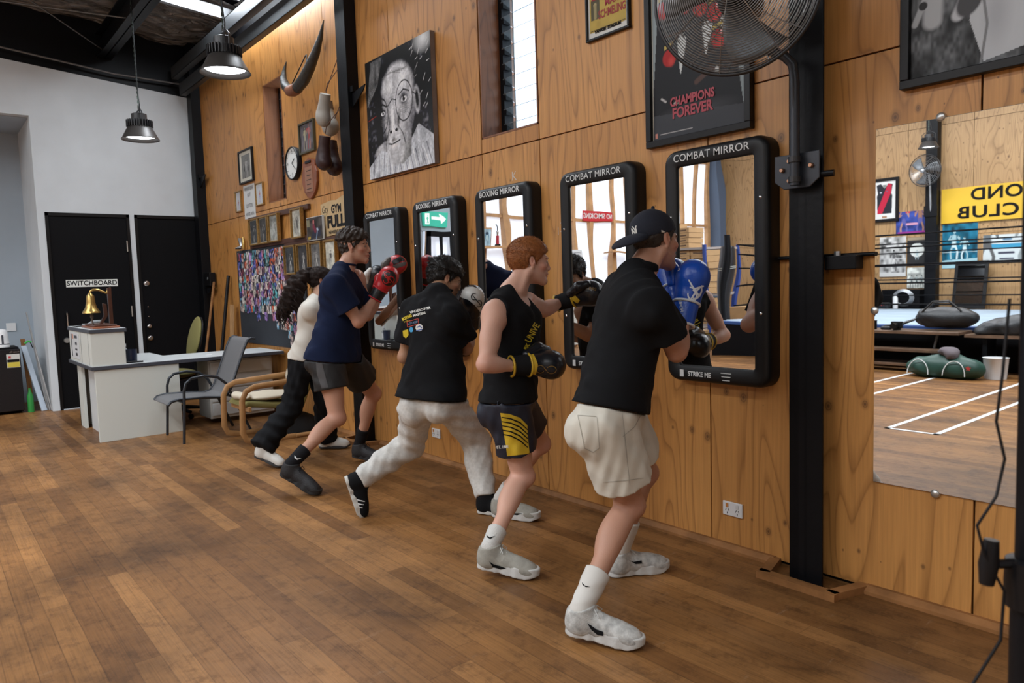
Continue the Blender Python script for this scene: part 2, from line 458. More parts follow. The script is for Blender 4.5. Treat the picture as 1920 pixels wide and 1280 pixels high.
# ------------------------------------------------------------------ setting materials
def ply_mat(name, c_lo, c_hi, rough=.42, knots=1.0):
    m, nt, b = node_mat(name)
    tc = N_(nt, 'TexCoord'); at = N_(nt, 'Attribute', attribute_name='Col')
    sp = N_(nt, 'SeparateXYZ'); nt.links.new(tc.outputs['Object'], sp.inputs[0])
    sa = N_(nt, 'SeparateColor'); nt.links.new(at.outputs['Color'], sa.inputs[0]); pid = sa.outputs[0]
    X = math_(nt, 'ADD', sp.outputs[0], sp.outputs[1]); Z = sp.outputs[2]
    off = math_(nt, 'MULTIPLY', pid, 37.0)
    def vec(sx, sz, o=off):
        c = N_(nt, 'CombineXYZ'); nt.links.new(math_(nt, 'MULTIPLY', X, sx), c.inputs[0]); nt.links.new(math_(nt, 'MULTIPLY', Z, sz), c.inputs[1]); nt.links.new(o, c.inputs[2]); return c.outputs[0]
    n1 = N_(nt, 'TexNoise', Scale=1.0, Detail=1.5, Distortion=.4); nt.links.new(vec(3.2, .5), n1.inputs['Vector'])
    rings = math_(nt, 'FRACT', math_(nt, 'MULTIPLY', n1.outputs['Fac'], 15.0))
    rr = ramp(nt, rings, [(0, (.52, .47, .42)), (.07, (.92, .9, .88)), (.2, (1, 1, 1)), (.70, (1, 1, 1)), (.95, (.70, .66, .62)), (1, (.52, .47, .42))])
    n2 = N_(nt, 'TexNoise', Scale=1.0, Detail=4.0, Roughness=.65); nt.links.new(vec(95, 2.2), n2.inputs['Vector'])
    n3 = N_(nt, 'TexNoise', Scale=1.0, Detail=2.0); nt.links.new(vec(2.0, .9), n3.inputs['Vector'])
    base = mixc(nt, math_(nt, 'ADD', math_(nt, 'MULTIPLY', n3.outputs['Fac'], .7), math_(nt, 'MULTIPLY', pid, .35)), c_lo, c_hi)
    c = mixc(nt, .75, base, rr, 'MULTIPLY')
    st = ramp(nt, n2.outputs['Fac'], [(.3, (.80, .78, .75)), (.7, (1.1, 1.1, 1.1))]); c = mixc(nt, .8, c, st, 'MULTIPLY')
    # knots in rows
    u = math_(nt, 'ADD', math_(nt, 'MULTIPLY', X, 8.5), off); cx = math_(nt, 'FLOOR', u)
    v = math_(nt, 'ADD', math_(nt, 'MULTIPLY', Z, 1/.62), math_(nt, 'MULTIPLY', pid, 7.3)); rz = math_(nt, 'FLOOR', v)
    cv = N_(nt, 'CombineXYZ'); nt.links.new(cx, cv.inputs[0]); nt.links.new(rz, cv.inputs[1])
    wn_ = N_(nt, 'TexWhiteNoise'); nt.links.new(cv.outputs[0], wn_.inputs['Vector'])
    sw = N_(nt, 'SeparateColor'); nt.links.new(wn_.outputs['Color'], sw.inputs[0])
    dx = math_(nt, 'MULTIPLY', math_(nt, 'SUBTRACT', math_(nt, 'SUBTRACT', math_(nt, 'FRACT', u), .5), math_(nt, 'MULTIPLY', math_(nt, 'SUBTRACT', sw.outputs[0], .5), .7)), 1/8.5)
    dz = math_(nt, 'MULTIPLY', math_(nt, 'SUBTRACT', math_(nt, 'SUBTRACT', math_(nt, 'FRACT', v), .5), math_(nt, 'MULTIPLY', math_(nt, 'SUBTRACT', sw.outputs[1], .5), .14)), .45)
    d = math_(nt, 'SQRT', math_(nt, 'ADD', math_(nt, 'MULTIPLY', dx, dx), math_(nt, 'MULTIPLY', dz, dz)))
    sz = math_(nt, 'ADD', math_(nt, 'MULTIPLY', math_(nt, 'POWER', sw.outputs[2], 1.5), .032), .003)
    rat = math_(nt, 'DIVIDE', d, sz)
    kn = ramp(nt, rat, [(.12, (1, 1, 1)), (.3, (.55, .55, .55)), (.42, (.85, .85, .85)), (.55, (.35, .35, .35)), (1.0, (0, 0, 0))])
    c = mixc(nt, math_(nt, 'MULTIPLY', kn, .85*knots), c, (.085, .035, .014))
    nt.links.new(c, b.inputs['Base Color']); b.inputs['Roughness'].default_value = rough
    bp = N_(nt, 'Bump', Strength=.08, Distance=.004); nt.links.new(n2.outputs['Fac'], bp.inputs['Height']); nt.links.new(bp.outputs[0], b.inputs['Normal'])
    return m
PLY = ply_mat('plywood_varnished', (.42, .175, .042), (.68, .345, .105))
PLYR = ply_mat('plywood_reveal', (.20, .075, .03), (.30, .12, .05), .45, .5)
PLYO = ply_mat('plywood_pale', (.33, .19, .08), (.46, .29, .135), .5)

m, nt, b = node_mat('timber_floor')
tc = N_(nt, 'TexCoord'); sp = N_(nt, 'SeparateXYZ'); nt.links.new(tc.outputs['Object'], sp.inputs[0])
X, Y = sp.outputs[0], sp.outputs[1]
row = math_(nt, 'FLOOR', math_(nt, 'MULTIPLY', Y, 1/.098))
wr = N_(nt, 'TexWhiteNoise', noise_dimensions='1D'); nt.links.new(row, wr.inputs['W'])
xs = math_(nt, 'ADD', math_(nt, 'MULTIPLY', X, .45), math_(nt, 'MULTIPLY', wr.outputs['Value'], 9.0)); seg = math_(nt, 'FLOOR', xs)
cv = N_(nt, 'CombineXYZ'); nt.links.new(row, cv.inputs[0]); nt.links.new(seg, cv.inputs[1])
w2 = N_(nt, 'TexWhiteNoise', noise_dimensions='2D'); nt.links.new(cv.outputs[0], w2.inputs['Vector'])
base = ramp(nt, w2.outputs['Value'], [(0, (.165, .073, .024)), (.3, (.205, .094, .031)), (.6, (.245, .115, .038)), (.9, (.31, .150, .052)), (1, (.185, .088, .032))])
gv = N_(nt, 'CombineXYZ'); nt.links.new(math_(nt, 'MULTIPLY', X, 3.0), gv.inputs[0]); nt.links.new(math_(nt, 'MULTIPLY', Y, 140.0), gv.inputs[1]); nt.links.new(math_(nt, 'MULTIPLY', w2.outputs['Value'], 30.0), gv.inputs[2])
gn = N_(nt, 'TexNoise', Scale=1.0, Detail=5.0, Roughness=.7, Distortion=.6); nt.links.new(gv.outputs[0], gn.inputs['Vector'])
g = ramp(nt, gn.outputs['Fac'], [(.3, (.58, .56, .54)), (.52, (1, 1, 1)), (.75, (1.15, 1.12, 1.08))])
c = mixc(nt, .85, base, g, 'MULTIPLY')
sn = N_(nt, 'TexNoise', Scale=1.1, Detail=7.0, Roughness=.62); nt.links.new(tc.outputs['Object'], sn.inputs['Vector'])
s1 = ramp(nt, sn.outputs['Fac'], [(.34, (.42, .40, .39)), (.5, (.92, .91, .9)), (.68, (1.3, 1.28, 1.22))]); c = mixc(nt, .9, c, s1, 'MULTIPLY')
sm = N_(nt, 'TexNoise', Scale=9.0, Detail=6.0, Roughness=.75); nt.links.new(tc.outputs['Object'], sm.inputs['Vector'])
s2 = ramp(nt, sm.outputs['Fac'], [(.36, (.45, .42, .40)), (.49, (1, 1, 1))]); c = mixc(nt, .6, c, s2, 'MULTIPLY')
# scuffs
mv = N_(nt, 'Mapping'); nt.links.new(tc.outputs['Object'], mv.inputs[0]); mv.inputs['Scale'].default_value = (9, 2.2, 1); mv.inputs['Rotation'].default_value = (0, 0, .9)
sc = N_(nt, 'TexNoise', Scale=1.6, Detail=9.0, Roughness=.8); nt.links.new(mv.outputs[0], sc.inputs['Vector'])
s3 = ramp(nt, sc.outputs['Fac'], [(.60, (0, 0, 0)), (.72, (.35, .35, .35))]); c = mixc(nt, s3, c, (.42, .33, .24))
fy = math_(nt, 'FRACT', math_(nt, 'MULTIPLY', Y, 1/.098)); ed = math_(nt, 'MINIMUM', fy, math_(nt, 'SUBTRACT', 1.0, fy))
fx = math_(nt, 'FRACT', xs); ex = math_(nt, 'MULTIPLY', math_(nt, 'MINIMUM', fx, math_(nt, 'SUBTRACT', 1.0, fx)), 25.0)
gap = ramp(nt, math_(nt, 'MINIMUM', ed, ex), [(0, (.30, .28, .26)), (.03, (1, 1, 1))]); c = mixc(nt, .6, c, gap, 'MULTIPLY')
nt.links.new(c, b.inputs['Base Color'])
rr = ramp(nt, sm.outputs['Fac'], [(.3, (.52, .52, .52)), (.7, (.36, .36, .36))]); nt.links.new(rr, b.inputs['Roughness'])
bp = N_(nt, 'Bump', Strength=.12, Distance=.003); nt.links.new(gn.outputs['Fac'], bp.inputs['Height']); nt.links.new(bp.outputs[0], b.inputs['Normal'])
b.inputs['Specular IOR Level'].default_value = .3

BLACK = mat('black_paint', (.004, .004, .005), .6, bump=.1, spec=.12)
STEEL_BLK = mat('black_painted_steel', (.0035, .004, .0055), .45, bump=.12, bscale=25, spec=.2)
GREYST = mat('galvanised_steel', (.42, .44, .46), .38, .8, vary=.2, vscale=14)
WHITEWALL = mat('white_wall_paint', (.60, .64, .67), .75, vary=.04, vscale=3, bump=.05, bscale=90)
WINEMIT = mat('translucent_panel', (.8, .85, .9), .6, emit=((.78, .85, 1), .62))
SKYL = mat('skylight_sheet', (.8, .85, .9), .6, emit=((.9, .95, 1), 4.0))
TRIM = mat('stained_timber_trim', (.27, .125, .045), .6, spec=.2, vary=.3, vscale=9, bump=.1, bscale=40)
PINE = mat('pine_stud', (.48, .27, .12), .55, vary=.22, vscale=5)
CHROME = mat('chrome', (.75, .75, .76), .16, 1)
WHITE = mat('white_plastic', (.75, .76, .77), .4)
GLASS = mat('louvre_glass', (.8, .9, .95), .05, trans=.9)

def panel_obj(name, boxes, m, **kw):
    """plywood sheets: each box gets its own figure through a per-sheet number"""
    mb = MB(); cols = []
    for lo, hi in boxes:
        mb.span(lo, hi); v = rnd.random(); cols += [v]*8
    o = mb.build(name, m); a = o.data.color_attributes.new('Col', 'FLOAT_COLOR', 'POINT')
    a.data.foreach_set('color', np.repeat(np.array(cols, np.float32), 4)); o['kind'] = 'structure'
    for k, v in kw.items(): o[k] = v
    return o

# ------------------------------------------------------------------ floor, walls
fl = MB().span((-12.6, -13.7, -.05), (4.5, .3, 0)); struct('floor', fl, MATS['timber_floor'], 'worn timber strip floor of the gym')
g = .004; cuts = [-10.62, -9.23, -8.22, -7.70, -6.64, -5.43, -4.21, -3.595, -2.305, -1.065, .15, 1.37, 2.6, 3.8, 4.5]
bx = []
for x0, x1 in zip(cuts, cuts[1:]):
    bx.append(((x0+g, 0, .02), (x1-g, .018, 2.33-g)))
    if abs(x0+8.22) < .01: bx += [((x0+g, 0, 2.33+g), (x1-g, .018, 2.395)), ((x0+g, 0, 3.69), (x1-g, .018, 4.24))]
    elif abs(x0+4.21) < .01: bx += [((x0+g, 0, 2.33+g), (x1-g, .018, 2.43)), ((x0+g, 0, 4.0), (x1-g, .018, 4.24))]
    else: bx.append(((x0+g, 0, 2.33+g), (x1-g, .018, 4.24)))
panel_obj('wall_right', bx, PLY, label='varnished plywood wall with black gaps between its sheets')
bk = MB()   # the dark framing behind the sheets
bk.span((-12.6, .022, 0), (-8.21, .32, 5.3)); bk.span((-8.21, .022, 0), (-7.71, .32, 2.395)); bk.span((-8.21, .022, 3.69), (-7.71, .32, 5.3))
bk.span((-7.71, .022, 0), (-4.2, .32, 5.3)); bk.span((-4.2, .022, 0), (-3.6, .32, 2.43)); bk.span((-4.2, .022, 4.0), (-3.6, .32, 5.3)); bk.span((-3.6, .022, 0), (4.5, .32, 5.3))
struct('trim_1', bk, BLACK, 'dark framing seen in the gaps between plywood sheets')
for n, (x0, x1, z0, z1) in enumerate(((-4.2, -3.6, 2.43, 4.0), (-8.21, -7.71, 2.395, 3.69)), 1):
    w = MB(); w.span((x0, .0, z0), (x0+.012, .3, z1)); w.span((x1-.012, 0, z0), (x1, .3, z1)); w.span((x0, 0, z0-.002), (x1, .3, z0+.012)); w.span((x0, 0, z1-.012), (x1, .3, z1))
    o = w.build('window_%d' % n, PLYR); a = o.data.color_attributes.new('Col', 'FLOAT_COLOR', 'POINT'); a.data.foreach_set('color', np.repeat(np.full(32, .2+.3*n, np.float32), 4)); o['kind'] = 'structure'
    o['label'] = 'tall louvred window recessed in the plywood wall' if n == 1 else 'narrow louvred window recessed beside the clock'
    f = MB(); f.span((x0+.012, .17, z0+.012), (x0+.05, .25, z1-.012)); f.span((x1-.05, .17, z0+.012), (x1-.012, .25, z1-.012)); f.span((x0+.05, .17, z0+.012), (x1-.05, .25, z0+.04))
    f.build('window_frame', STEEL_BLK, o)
    k = 0; z = z0+.09
    while z < z1-.05:
        l = MB(); l.box(((x0+x1)/2, .215, z), (x1-x0-.1, .115, .005), (R_(-22), 0, 0)); l.build('louvre_blade', GLASS, o)
        c = MB(); c.box((x0+.06, .20, z+.005), (.02, .06, .045)); c.build('blade_clip', STEEL_BLK, o)
        z += .105; k += 1
# quad trim along the foot of the plywood wall
t = MB(); prof = [(0, 0), (-.045, 0), (-.045, .015), (-.02, .035), (0, .035)]
def run(x0, x1):
    t.loops([[Vector((x, y, z)) for y, z in prof] for x in (x0, x1)], True, True)
run(-10.6, -6.3); run(-5.84, -1.93); run(-1.48, 4.5)
struct('baseboard_right', t, TRIM, 'low timber moulding along the foot of the plywood wall')
for n, xc in enumerate((-6.07, -1.71)):
    q = MB()
    for a, b_ in (((xc-.22, -.0), (xc-.16, -.20)), ((xc-.19, -.20), (xc+.19, -.20)), ((xc+.16, -.20), (xc+.22, -.0))):
        d = Vector((b_[0]-a[0], b_[1]-a[1], 0)); q.box(((a[0]+b_[0])/2, (a[1]+b_[1])/2, .016), (d.length, .05, .032), (0, 0, math.atan2(d.y, d.x)))
    struct('trim_%d' % (2+n), q, TRIM, 'timber moulding boxed round the foot of the %s steel column' % ('far', 'near')[n])

# far wall: white lining with two black doors, then the recess
def ztop(y): return 4.045-.093*y
fw = MB(); X0 = -10.65
def fpan(y0, y1, z0, z1=None, th=.12):
    a = [(y0, z0), (y1, z0), (y1, ztop(y1) if z1 is None else z1), (y0, ztop(y0) if z1 is None else z1)]
    fw.prism([(y, z) for y, z in a], (X0, 0, 0), (0, 1, 0), (0, 0, 1), -th)
fpan(0, .12, 0); fpan(-.87, 0, 2.46); fpan(-.93, -.87, 0); fpan(-1.87, -.93, 2.46); fpan(-1.95, -1.87, 0); fpan(-4.3, -1.95, 3.61)
fw.span((-11.9, -1.95, 0), (-10.77, -1.87, 5)); struct('wall_far', fw, WHITEWALL, 'white painted end wall above two black doors')
rc = MB().span((-12.0, -4.4, 0), (-11.88, -1.87, 5)); rc.span((-11.9, -4.30, 0), (-11.55, -4.24, 5)); rc.span((-11.9, -4.3, 3.6), (-10.77, -1.95, 3.68))
struct('wall_recess', rc, mat('grey_white_paint', (.38, .44, .50), .8, vary=.05, vscale=2), 'pale grey wall of the kitchen recess')
bm_ = MB().prism([(-4.4, ztop(-4.4)), (.3, ztop(.3)), (.3, 5.4), (-4.4, 5.8)], (X0-.02, 0, 0), (0, 1, 0), (0, 0, 1), -.1)
struct('trim_4', bm_, STEEL_BLK, 'black steel above the white end wall')
# panel wall beyond the recess: pine studs and translucent sheets
pn = MB(); pn.span((-11.75, -13.6, 0), (-11.7, -4.42, 5.8)); struct('window_3', pn, WINEMIT, 'translucent sheet wall letting daylight in')
st = MB(); y = -4.5
while y > -13.5: st.span((-11.7, y-.045, 0), (-11.6, y+.045, 5.8)); y -= .62
for z in (.05, 1.2, 2.75, 4.3): st.span((-11.68, -13.6, z-.03), (-11.62, -4.42, z+.03))
struct('trim_5', st, PINE, 'pine studs and rails in front of the translucent wall')
# opposite wall (seen in the mirrors), walls behind the camera
bx = []; xc = [-11.7, -10.5, -9.3, -8.1, -6.85, -5.6, -4.35, -3.1, -1.9, -.7, .5, 1.7, 2.9, 4.5]
for x0, x1 in zip(xc, xc[1:]):
    for z0, z1 in ((0, 2.1), (2.1, 4.36), (4.36, 6.4)): bx.append(((x0+g, -13.525, z0+g), (x1-g, -13.505, z1-g)))
panel_obj('wall_left', bx, PLYO, label='pale plywood wall across the gym')
struct('trim_6', MB().span((-12.6, -13.6, 0), (4.5, -13.53, 6.5)), BLACK, 'dark framing behind the far plywood')
struct('wall_back', MB().span((4.4, -13.6, 0), (4.5, .3, 6.5)), mat('back_wall_paint', (.42, .40, .37), .8, vary=.1, vscale=2), 'wall behind the photographer')

# door leaves
HINGE = mat('satin_steel', (.6, .6, .58), .35, .9)
def door(n, y0, y1, label):
    d = MB().span((X0-.06, y0+.035, .01), (X0-.012, y1-.035, 2.42)); o = struct('door_%d' % n, d, BLACK, label)
    f = MB(); f.span((X0-.08, y0, 0), (X0+.006, y0+.035, 2.46)); f.span((X0-.08, y1-.035, 0), (X0+.006, y1, 2.46)); f.span((X0-.08, y0, 2.42), (X0+.006, y1, 2.46))
    f.build('door_frame', mat('door_frame_paint', (.007, .006, .006), .4, spec=.25), o)
    for z in (.55, 1.2, 2.05):
        MB().cyl((X0+.004, y1-.045, z-.07), (X0+.004, y1-.045, z+.07), .009, n=10).build('hinge', HINGE, o, smooth=True)
    return o
d1 = door(1, -1.87, -.93, 'black switchboard door beside the recess')
d2 = door(2, -.87, .0, 'black door next to the plywood corner')
h = MB(); h.tube([(X0-.01, -1.72, 1.03), (X0+.035, -1.72, 1.05), (X0+.035, -1.72, 1.21), (X0-.01, -1.72, 1.23)], .009); h.build('door_handle', CHROME, d1, smooth=True)
MB().lathe([(.0, .012), (.03, .012), (.036, 0), (.036, -.01)], (X0, -1.74, .87), (1, 0, 0)).build('door_knob', HINGE, d1, smooth=True)
s = MB().span((X0-.012, -1.70, 1.535), (X0-.004, -1.12, 1.625)).build('door_sign', mat('sign_white', (.78, .80, .76), .5), d1)
lettering('sign_lettering', 'SWITCHBOARD', (X0-.002, -1.41, 1.58), ROT_FAR, .083, BLACK, s, bold=.0015, sx=.95)
for z, r in ((1.56, .034), (.99, .026), (.83, .034)):
    MB().lathe([(0, .03), (r*.6, .03), (r*.7, .01), (r, .008), (r, -.01)], (X0-.012, -.775, z), (1, 0, 0)).build('door_lock', CHROME, d2, smooth=True)
for z in (1.25, 1.12): MB().lathe([(0, .006), (.007, .004), (.007, -.01)], (X0-.012, -.775, z), (1, 0, 0), 10).build('door_lock', CHROME, d2, smooth=True)

# steel columns
def column(n, x0, x1, yf, ztp, label, full):
    c = MB()
    if full: c.span((x0, yf, 0), (x1, .02, ztp))
    else: c.span((x0, yf, 0), (x1, yf+.012, ztp)); c.span((x0, yf, 0), (x0+.05, .02, ztp)); c.span(((x0+x1)/2-.01, yf, 0), ((x0+x1)/2+.01, .02, ztp))
    return struct('trim_%d' % n, c, STEEL_BLK, label, bevel=.003)
c7 = column(7, -6.16, -5.98, -.11, 5.2, 'black steel column beside the portrait painting', True)
c8 = column(8, -1.79, -1.63, -.12, 5.2, 'black steel column carrying the fan', False)
c9 = column(9, -10.62, -10.44, -.12, 5.2, 'black steel column in the far corner', True)
for (x, z) in ((-5.98, 3.12), (-10.44, 2.95), (-5.98, 4.1)):
    b_ = MB(); b_.prism([(0, 0), (.24, .03), (.2, -.015), (.05, -.10), (0, -.12)], (x, -.06, z), (1, 0, 0), (0, 0, 1), .01); b_.box((x+.03, -.075, z+.03), (.05, .03, .05))
    b_.build('column_bracket', STEEL_BLK, c7 if x > -7 else c9)
cp = MB().span((-6.42, -13.49, 0), (-6.2, -13.3, 6.3)); struct('trim_10', cp, STEEL_BLK, 'black steel column on the plywood wall across the gym')
cp = MB().span((-11.62, -13.45, 0), (-11.4, -13.25, 6.3)); struct('trim_11', cp, mat('blue_grey_steel', (.09, .13, .20), .4), 'blue grey steel column in the corner across the gym')

# ceiling: foil insulation, beams, skylight
m, nt, b = node_mat('foil_insulation')
tc = N_(nt, 'TexCoord'); n1 = N_(nt, 'TexNoise', Scale=5.0, Detail=6.0, Roughness=.62, Distortion=1.2); mp = N_(nt, 'Mapping'); mp.inputs['Scale'].default_value = (1.6, .7, 1); nt.links.new(tc.outputs['Object'], mp.inputs[0]); nt.links.new(mp.outputs[0], n1.inputs['Vector'])
b.inputs['Metallic'].default_value = .9; b.inputs['Base Color'].default_value = (.42, .40, .38, 1); b.inputs['Roughness'].default_value = .28
bp = N_(nt, 'Bump', Strength=1.0, Distance=.12); nt.links.new(n1.outputs['Fac'], bp.inputs['Height']); nt.links.new(bp.outputs[0], b.inputs['Normal'])
def zc(y): return 4.68-.093*y
cm = MB()
def cpan(x0, x1, y0, y1):
    nx, ny = max(2, int((x1-x0)/.12)), max(2, int((y1-y0)/.12))
    cm.grid(lambda u, v: (x0+(x1-x0)*u, y0+(y1-y0)*v, zc(y0+(y1-y0)*v)+.05+.04*math.sin((x0+(x1-x0)*u)*2.9)*math.sin((y0+(y1-y0)*v)*4.1)+(rnd.random()-.5)*.03), nx, ny)
cpan(-12.6, -8.85, -4.8, .3); cpan(-8.85, -5.2, -4.8, -.75); cpan(-8.85, -5.2, -.04, .3); cpan(-5.2, 4.5, -4.8, .3)
cm.grid(lambda u, v: (-12.6+17.1*u, -13.7+8.9*v, zc(-13.7+8.9*v)+.05), 30, 20)
struct('ceiling', cm, m, 'dark foil roof insulation')
bk = MB().prism([(-13.7, zc(-13.7)+.12), (-.75, zc(-.75)+.12), (-.75, zc(-.75)+.16), (-13.7, zc(-13.7)+.16)], (-12.6, 0, 0), (0, 1, 0), (0, 0, 1), 17.1)
bk.prism([(-.75, zc(-.75)+.12), (.32, zc(.3)+.12), (.32, zc(.3)+.16), (-.75, zc(-.75)+.16)], (-12.6, 0, 0), (0, 1, 0), (0, 0, 1), 3.75)
bk.prism([(-.75, zc(-.75)+.12), (.32, zc(.3)+.12), (.32, zc(.3)+.16), (-.75, zc(-.75)+.16)], (-5.2, 0, 0), (0, 1, 0), (0, 0, 1), 9.7)
struct('ceiling_roof', bk, BLACK)
sk = MB(); sk.grid(lambda u, v: (-8.9+3.7*u, -.75+1.0*v, zc(-.75+1.0*v)+.14+.012*math.sin(u*3.7*60)), 220, 2)
struct('window_4', sk, SKYL, 'corrugated skylight sheet beside the plywood wall')
for i, (y0, y1, x0, x1) in enumerate(((-5.8, -4.6, -8.5, -1.5), (-5.8, -4.6, -.5, 3.5), (-10.9, -9.5, -9.5, -.5))):
    sk = MB(); sk.grid(lambda u, v: (x0+(x1-x0)*u, y0+(y1-y0)*v, zc(y0+(y1-y0)*v)+.02), 4, 2); struct('window_%d' % (5+i), sk, SKYL, 'skylight sheet in the middle of the roof')
bmz = lambda: MB()
def ibeam_x(n, y, z0, hgt, w, x0=-10.75, x1=4.4, label='', m=STEEL_BLK):
    q = MB(); q.span((x0, y-w/2, z0), (x1, y+w/2, z0+.014)); q.span((x0, y-w/2, z0+hgt-.014), (x1, y+w/2, z0+hgt)); q.span((x0, y-.006, z0), (x1, y+.006, z0+hgt))
    return struct('trim_%d' % n, q, m, label)
ibeam_x(12, -1.08, 4.42, .30, .17, label='black steel roof beam running along the gym')
ibeam_x(13, -4.9, 4.62, .36, .16, x1=4.4, label='black steel roof beam over the middle of the gym')
q = MB()
for y_, za, zb in ((-.24, 4.04, 4.19), (-.33, 4.24, 4.40)): q.span((-10.5, y_, za), (4.4, y_+.01, zb)); q.span((-10.5, y_, za), (4.4, y_+.08, za+.01)); q.span((-10.5, y_, zb-.01), (4.4, y_+.08, zb))
struct('trim_14', q, mat('grey_steel_channel', (.06, .065, .07), .4, .4), 'grey steel channels along the top of the plywood wall')
for i, x in enumerate((-8.93, -5.1, -2.4)):
    q = MB()
    a = [(-.9, zc(-.9)-.12), (.2, zc(.2)-.12), (.2, zc(.2)+.03), (-.9, zc(-.9)+.03)]
    q.prism(a, (x, 0, 0), (0, 1, 0), (0, 0, 1), .012); q.prism([(y, z) for y, z in ((-.9, zc(-.9)-.12), (.2, zc(.2)-.12), (.2, zc(.2)-.108), (-.9, zc(-.9)-.108))], (x, 0, 0), (0, 1, 0), (0, 0, 1), .07)
    struct('trim_%d' % (15+i), q, GREYST, 'galvanised purlin at the end of the skylight')
q = MB(); q.tube([(-9.2, -.95, 4.5), (-10.4, -3.6, 4.75)], .008); q.tube([(-8.2, -3.2, 4.8), (-10.6, -1.0, 4.45)], .008); q.tube([(-10.3, -3.6, 4.6), (-10.55, -2.2, 4.35), (-10.55, -1.0, 4.22), (-10.55, -.1, 4.2)], .012)
struct('trim_18', q, mat('dull_rod', (.2, .2, .2), .45, .8), 'thin steel bracing rods under the roof')
# white tape lanes on the floor
TAPE = mat('white_tape', (.7, .72, .72), .5)
for i, (x0, x1) in enumerate(((-2.95, -2.5), (-4.3, -3.85))):
    q = MB(); w = .045
    q.span((x0, -7.5, .001), (x0+w, -3.54, .003)); q.span((x1-w, -7.5, .001), (x1, -3.54, .003)); q.span((x0, -3.54-w, .001), (x1, -3.54, .003)); q.span((x0, -7.5, .001), (x1, -7.5+w, .003))
    tag(q.build('floor_tape', TAPE), 'white tape lane on the gym floor, the one %s' % ('nearer the big mirror', 'nearer the ring bench')[i], 'floor tape', 'tape lanes on the floor')
# ------------------------------------------------------------------ things on the plywood wall
MIRR = mat('mirror_silver', (.86, .87, .87), .01, 1)
FRAMEB = mat('black_mirror_frame', (.0055, .006, .007), .45, spec=.35, bump=.12, bscale=300)
PRINTW = mat('white_print', (.68, .70, .70), .5)
def rrect(x0, x1, z0, z1, r, y, n=6):
    p = []
    for cx, cz, a0 in ((x1-r, z1-r, 0), (x0+r, z1-r, 90), (x0+r, z0+r, 180), (x1-r, z0+r, 270)):
        for i in range(n+1):
            a = R_(a0+90*i/n); p.append(Vector((cx+r*math.cos(a), y, cz+r*math.sin(a))))
    return p
def strike_mirror(xc, title, label, seed, bx):
    x0, x1, z0, z1 = xc-.305, xc+.305, .875, 2.07
    t = thing('training_mirror', label, 'mirror', (xc, 0, z0), 'strike mirrors in a row on the plywood wall')
    f = MB(); ls = []
    for ins, y, r in ((.0, -.002, .07), (0, -.07, .07), (.006, -.088, .066), (.02, -.099, .055), (.03, -.1, .05)):
        ls.append(rrect(x0+ins, x1-ins, z0+ins, z1-ins, r, y))
    ix0, ix1, iz0, iz1 = x0+.085, x1-.075, z0+.085, z1-.085
    for ins, y in ((-.004, -.1), (0, -.096), (.004, -.082)):
        ls.append(rrect(ix0+ins, ix1-ins, iz0+ins, iz1-ins, .014, y))
    f.loops(ls); fo = f.build('mirror_frame', FRAMEB, t, smooth=True)
    rs = random.Random(seed); ph = [rs.random()*6.28 for _ in range(6)]
    def fn(u, v):
        x = ix0+(ix1-ix0)*u; z = iz0+(iz1-iz0)*v
        return (x, -.086+.00009*math.sin(z*17+ph[0]+1.2*math.sin(x*7+ph[1]))+.00011*math.sin(x*20+ph[2]+1.4*math.sin(z*6+ph[3])), z)
    MB().grid(fn, 40, 90).build('mirror_glass', MIRR, t, smooth=True)
    k = lettering('lettering', title, (xc-.015, -.1012, z1-.045), ROT_WALL, .052, PRINTW, fo, bold=.0012 if 'BOX' in title else .0002, sx=1.02, spacing=1.05)
    lettering('lettering', 'STRIKE ME', (xc-.09, -.1012, z0+.042), ROT_WALL, .034, PRINTW, fo, bold=.0012, sx=.9)
    b = MB()
    b.prism([(x, z) for x, z in ((-.012, -.018), (.012, -.018), (.012, .018), (-.012, .018))], (xc-.20, -.1012, z0+.043), (1, 0, 0), (0, 0, 1), .001)
    for i in range(3): b.box((xc+.07, -.1012, z0+.06-.018*i), (.06-.008*i, .001, .004))
    b.build('small_print', PRINTW, fo)
    s = MB()
    for (x, z) in ((x0+.045, z1-.34), (x1-.04, z1-.29), (x0+.045, z0+.33), (x1-.04, z0+.36)): s.lathe([(0, .004), (.006, .003), (.008, 0)], (x, -.1, z), (0, -1, 0), 12, True)
    s.build('fixing_screw', CHROME, fo, smooth=True)
    return t
M_C = [-5.54, -4.725, -3.895, -3.02, -2.21]
for xc, ti, la, sd in zip(M_C, ('COMBAT MIRROR', 'BOXING MIRROR', 'BOXING MIRROR', 'COMBAT MIRROR', 'COMBAT MIRROR'),
    ('narrow-looking COMBAT MIRROR beside the far black column, furthest of the row', 'BOXING MIRROR in front of the man in grey track pants', 'BOXING MIRROR in front of the red-haired man, middle of the row',
     'COMBAT MIRROR the red-haired man punches towards', 'COMBAT MIRROR nearest the camera, in front of the man with the cap'), (3, 8, 14, 21, 30)):
    strike_mirror(xc, ti, la, sd, 0)
# the big frameless wall mirror
t = thing('wall_mirror', 'large frameless wall mirror to the right of the near black column', 'mirror', (-.6, 0, .51))
MB().grid(lambda u, v: (-1.455+1.75*u, -.008-.0045*(1-u), .505+1.505*v), 2, 2).build('mirror_glass', MIRR, t)
MB().span((-1.457, -.0075, .503), (.297, -.001, 2.012)).build('mirror_back', mat('glass_edge', (.10, .13, .12), .3), t)
for (x, z) in ((-1.205, 2.015), (-1.205, .50), (-1.455, 1.25)):
    MB().lathe([(0, .008), (.014, .007), (.018, .002), (.018, -.01)], (x, -.010, z), (0, -1, 0), 18).build('mirror_clip', mat('satin_steel', (.6, .6, .58), .35, .9), t, smooth=True)

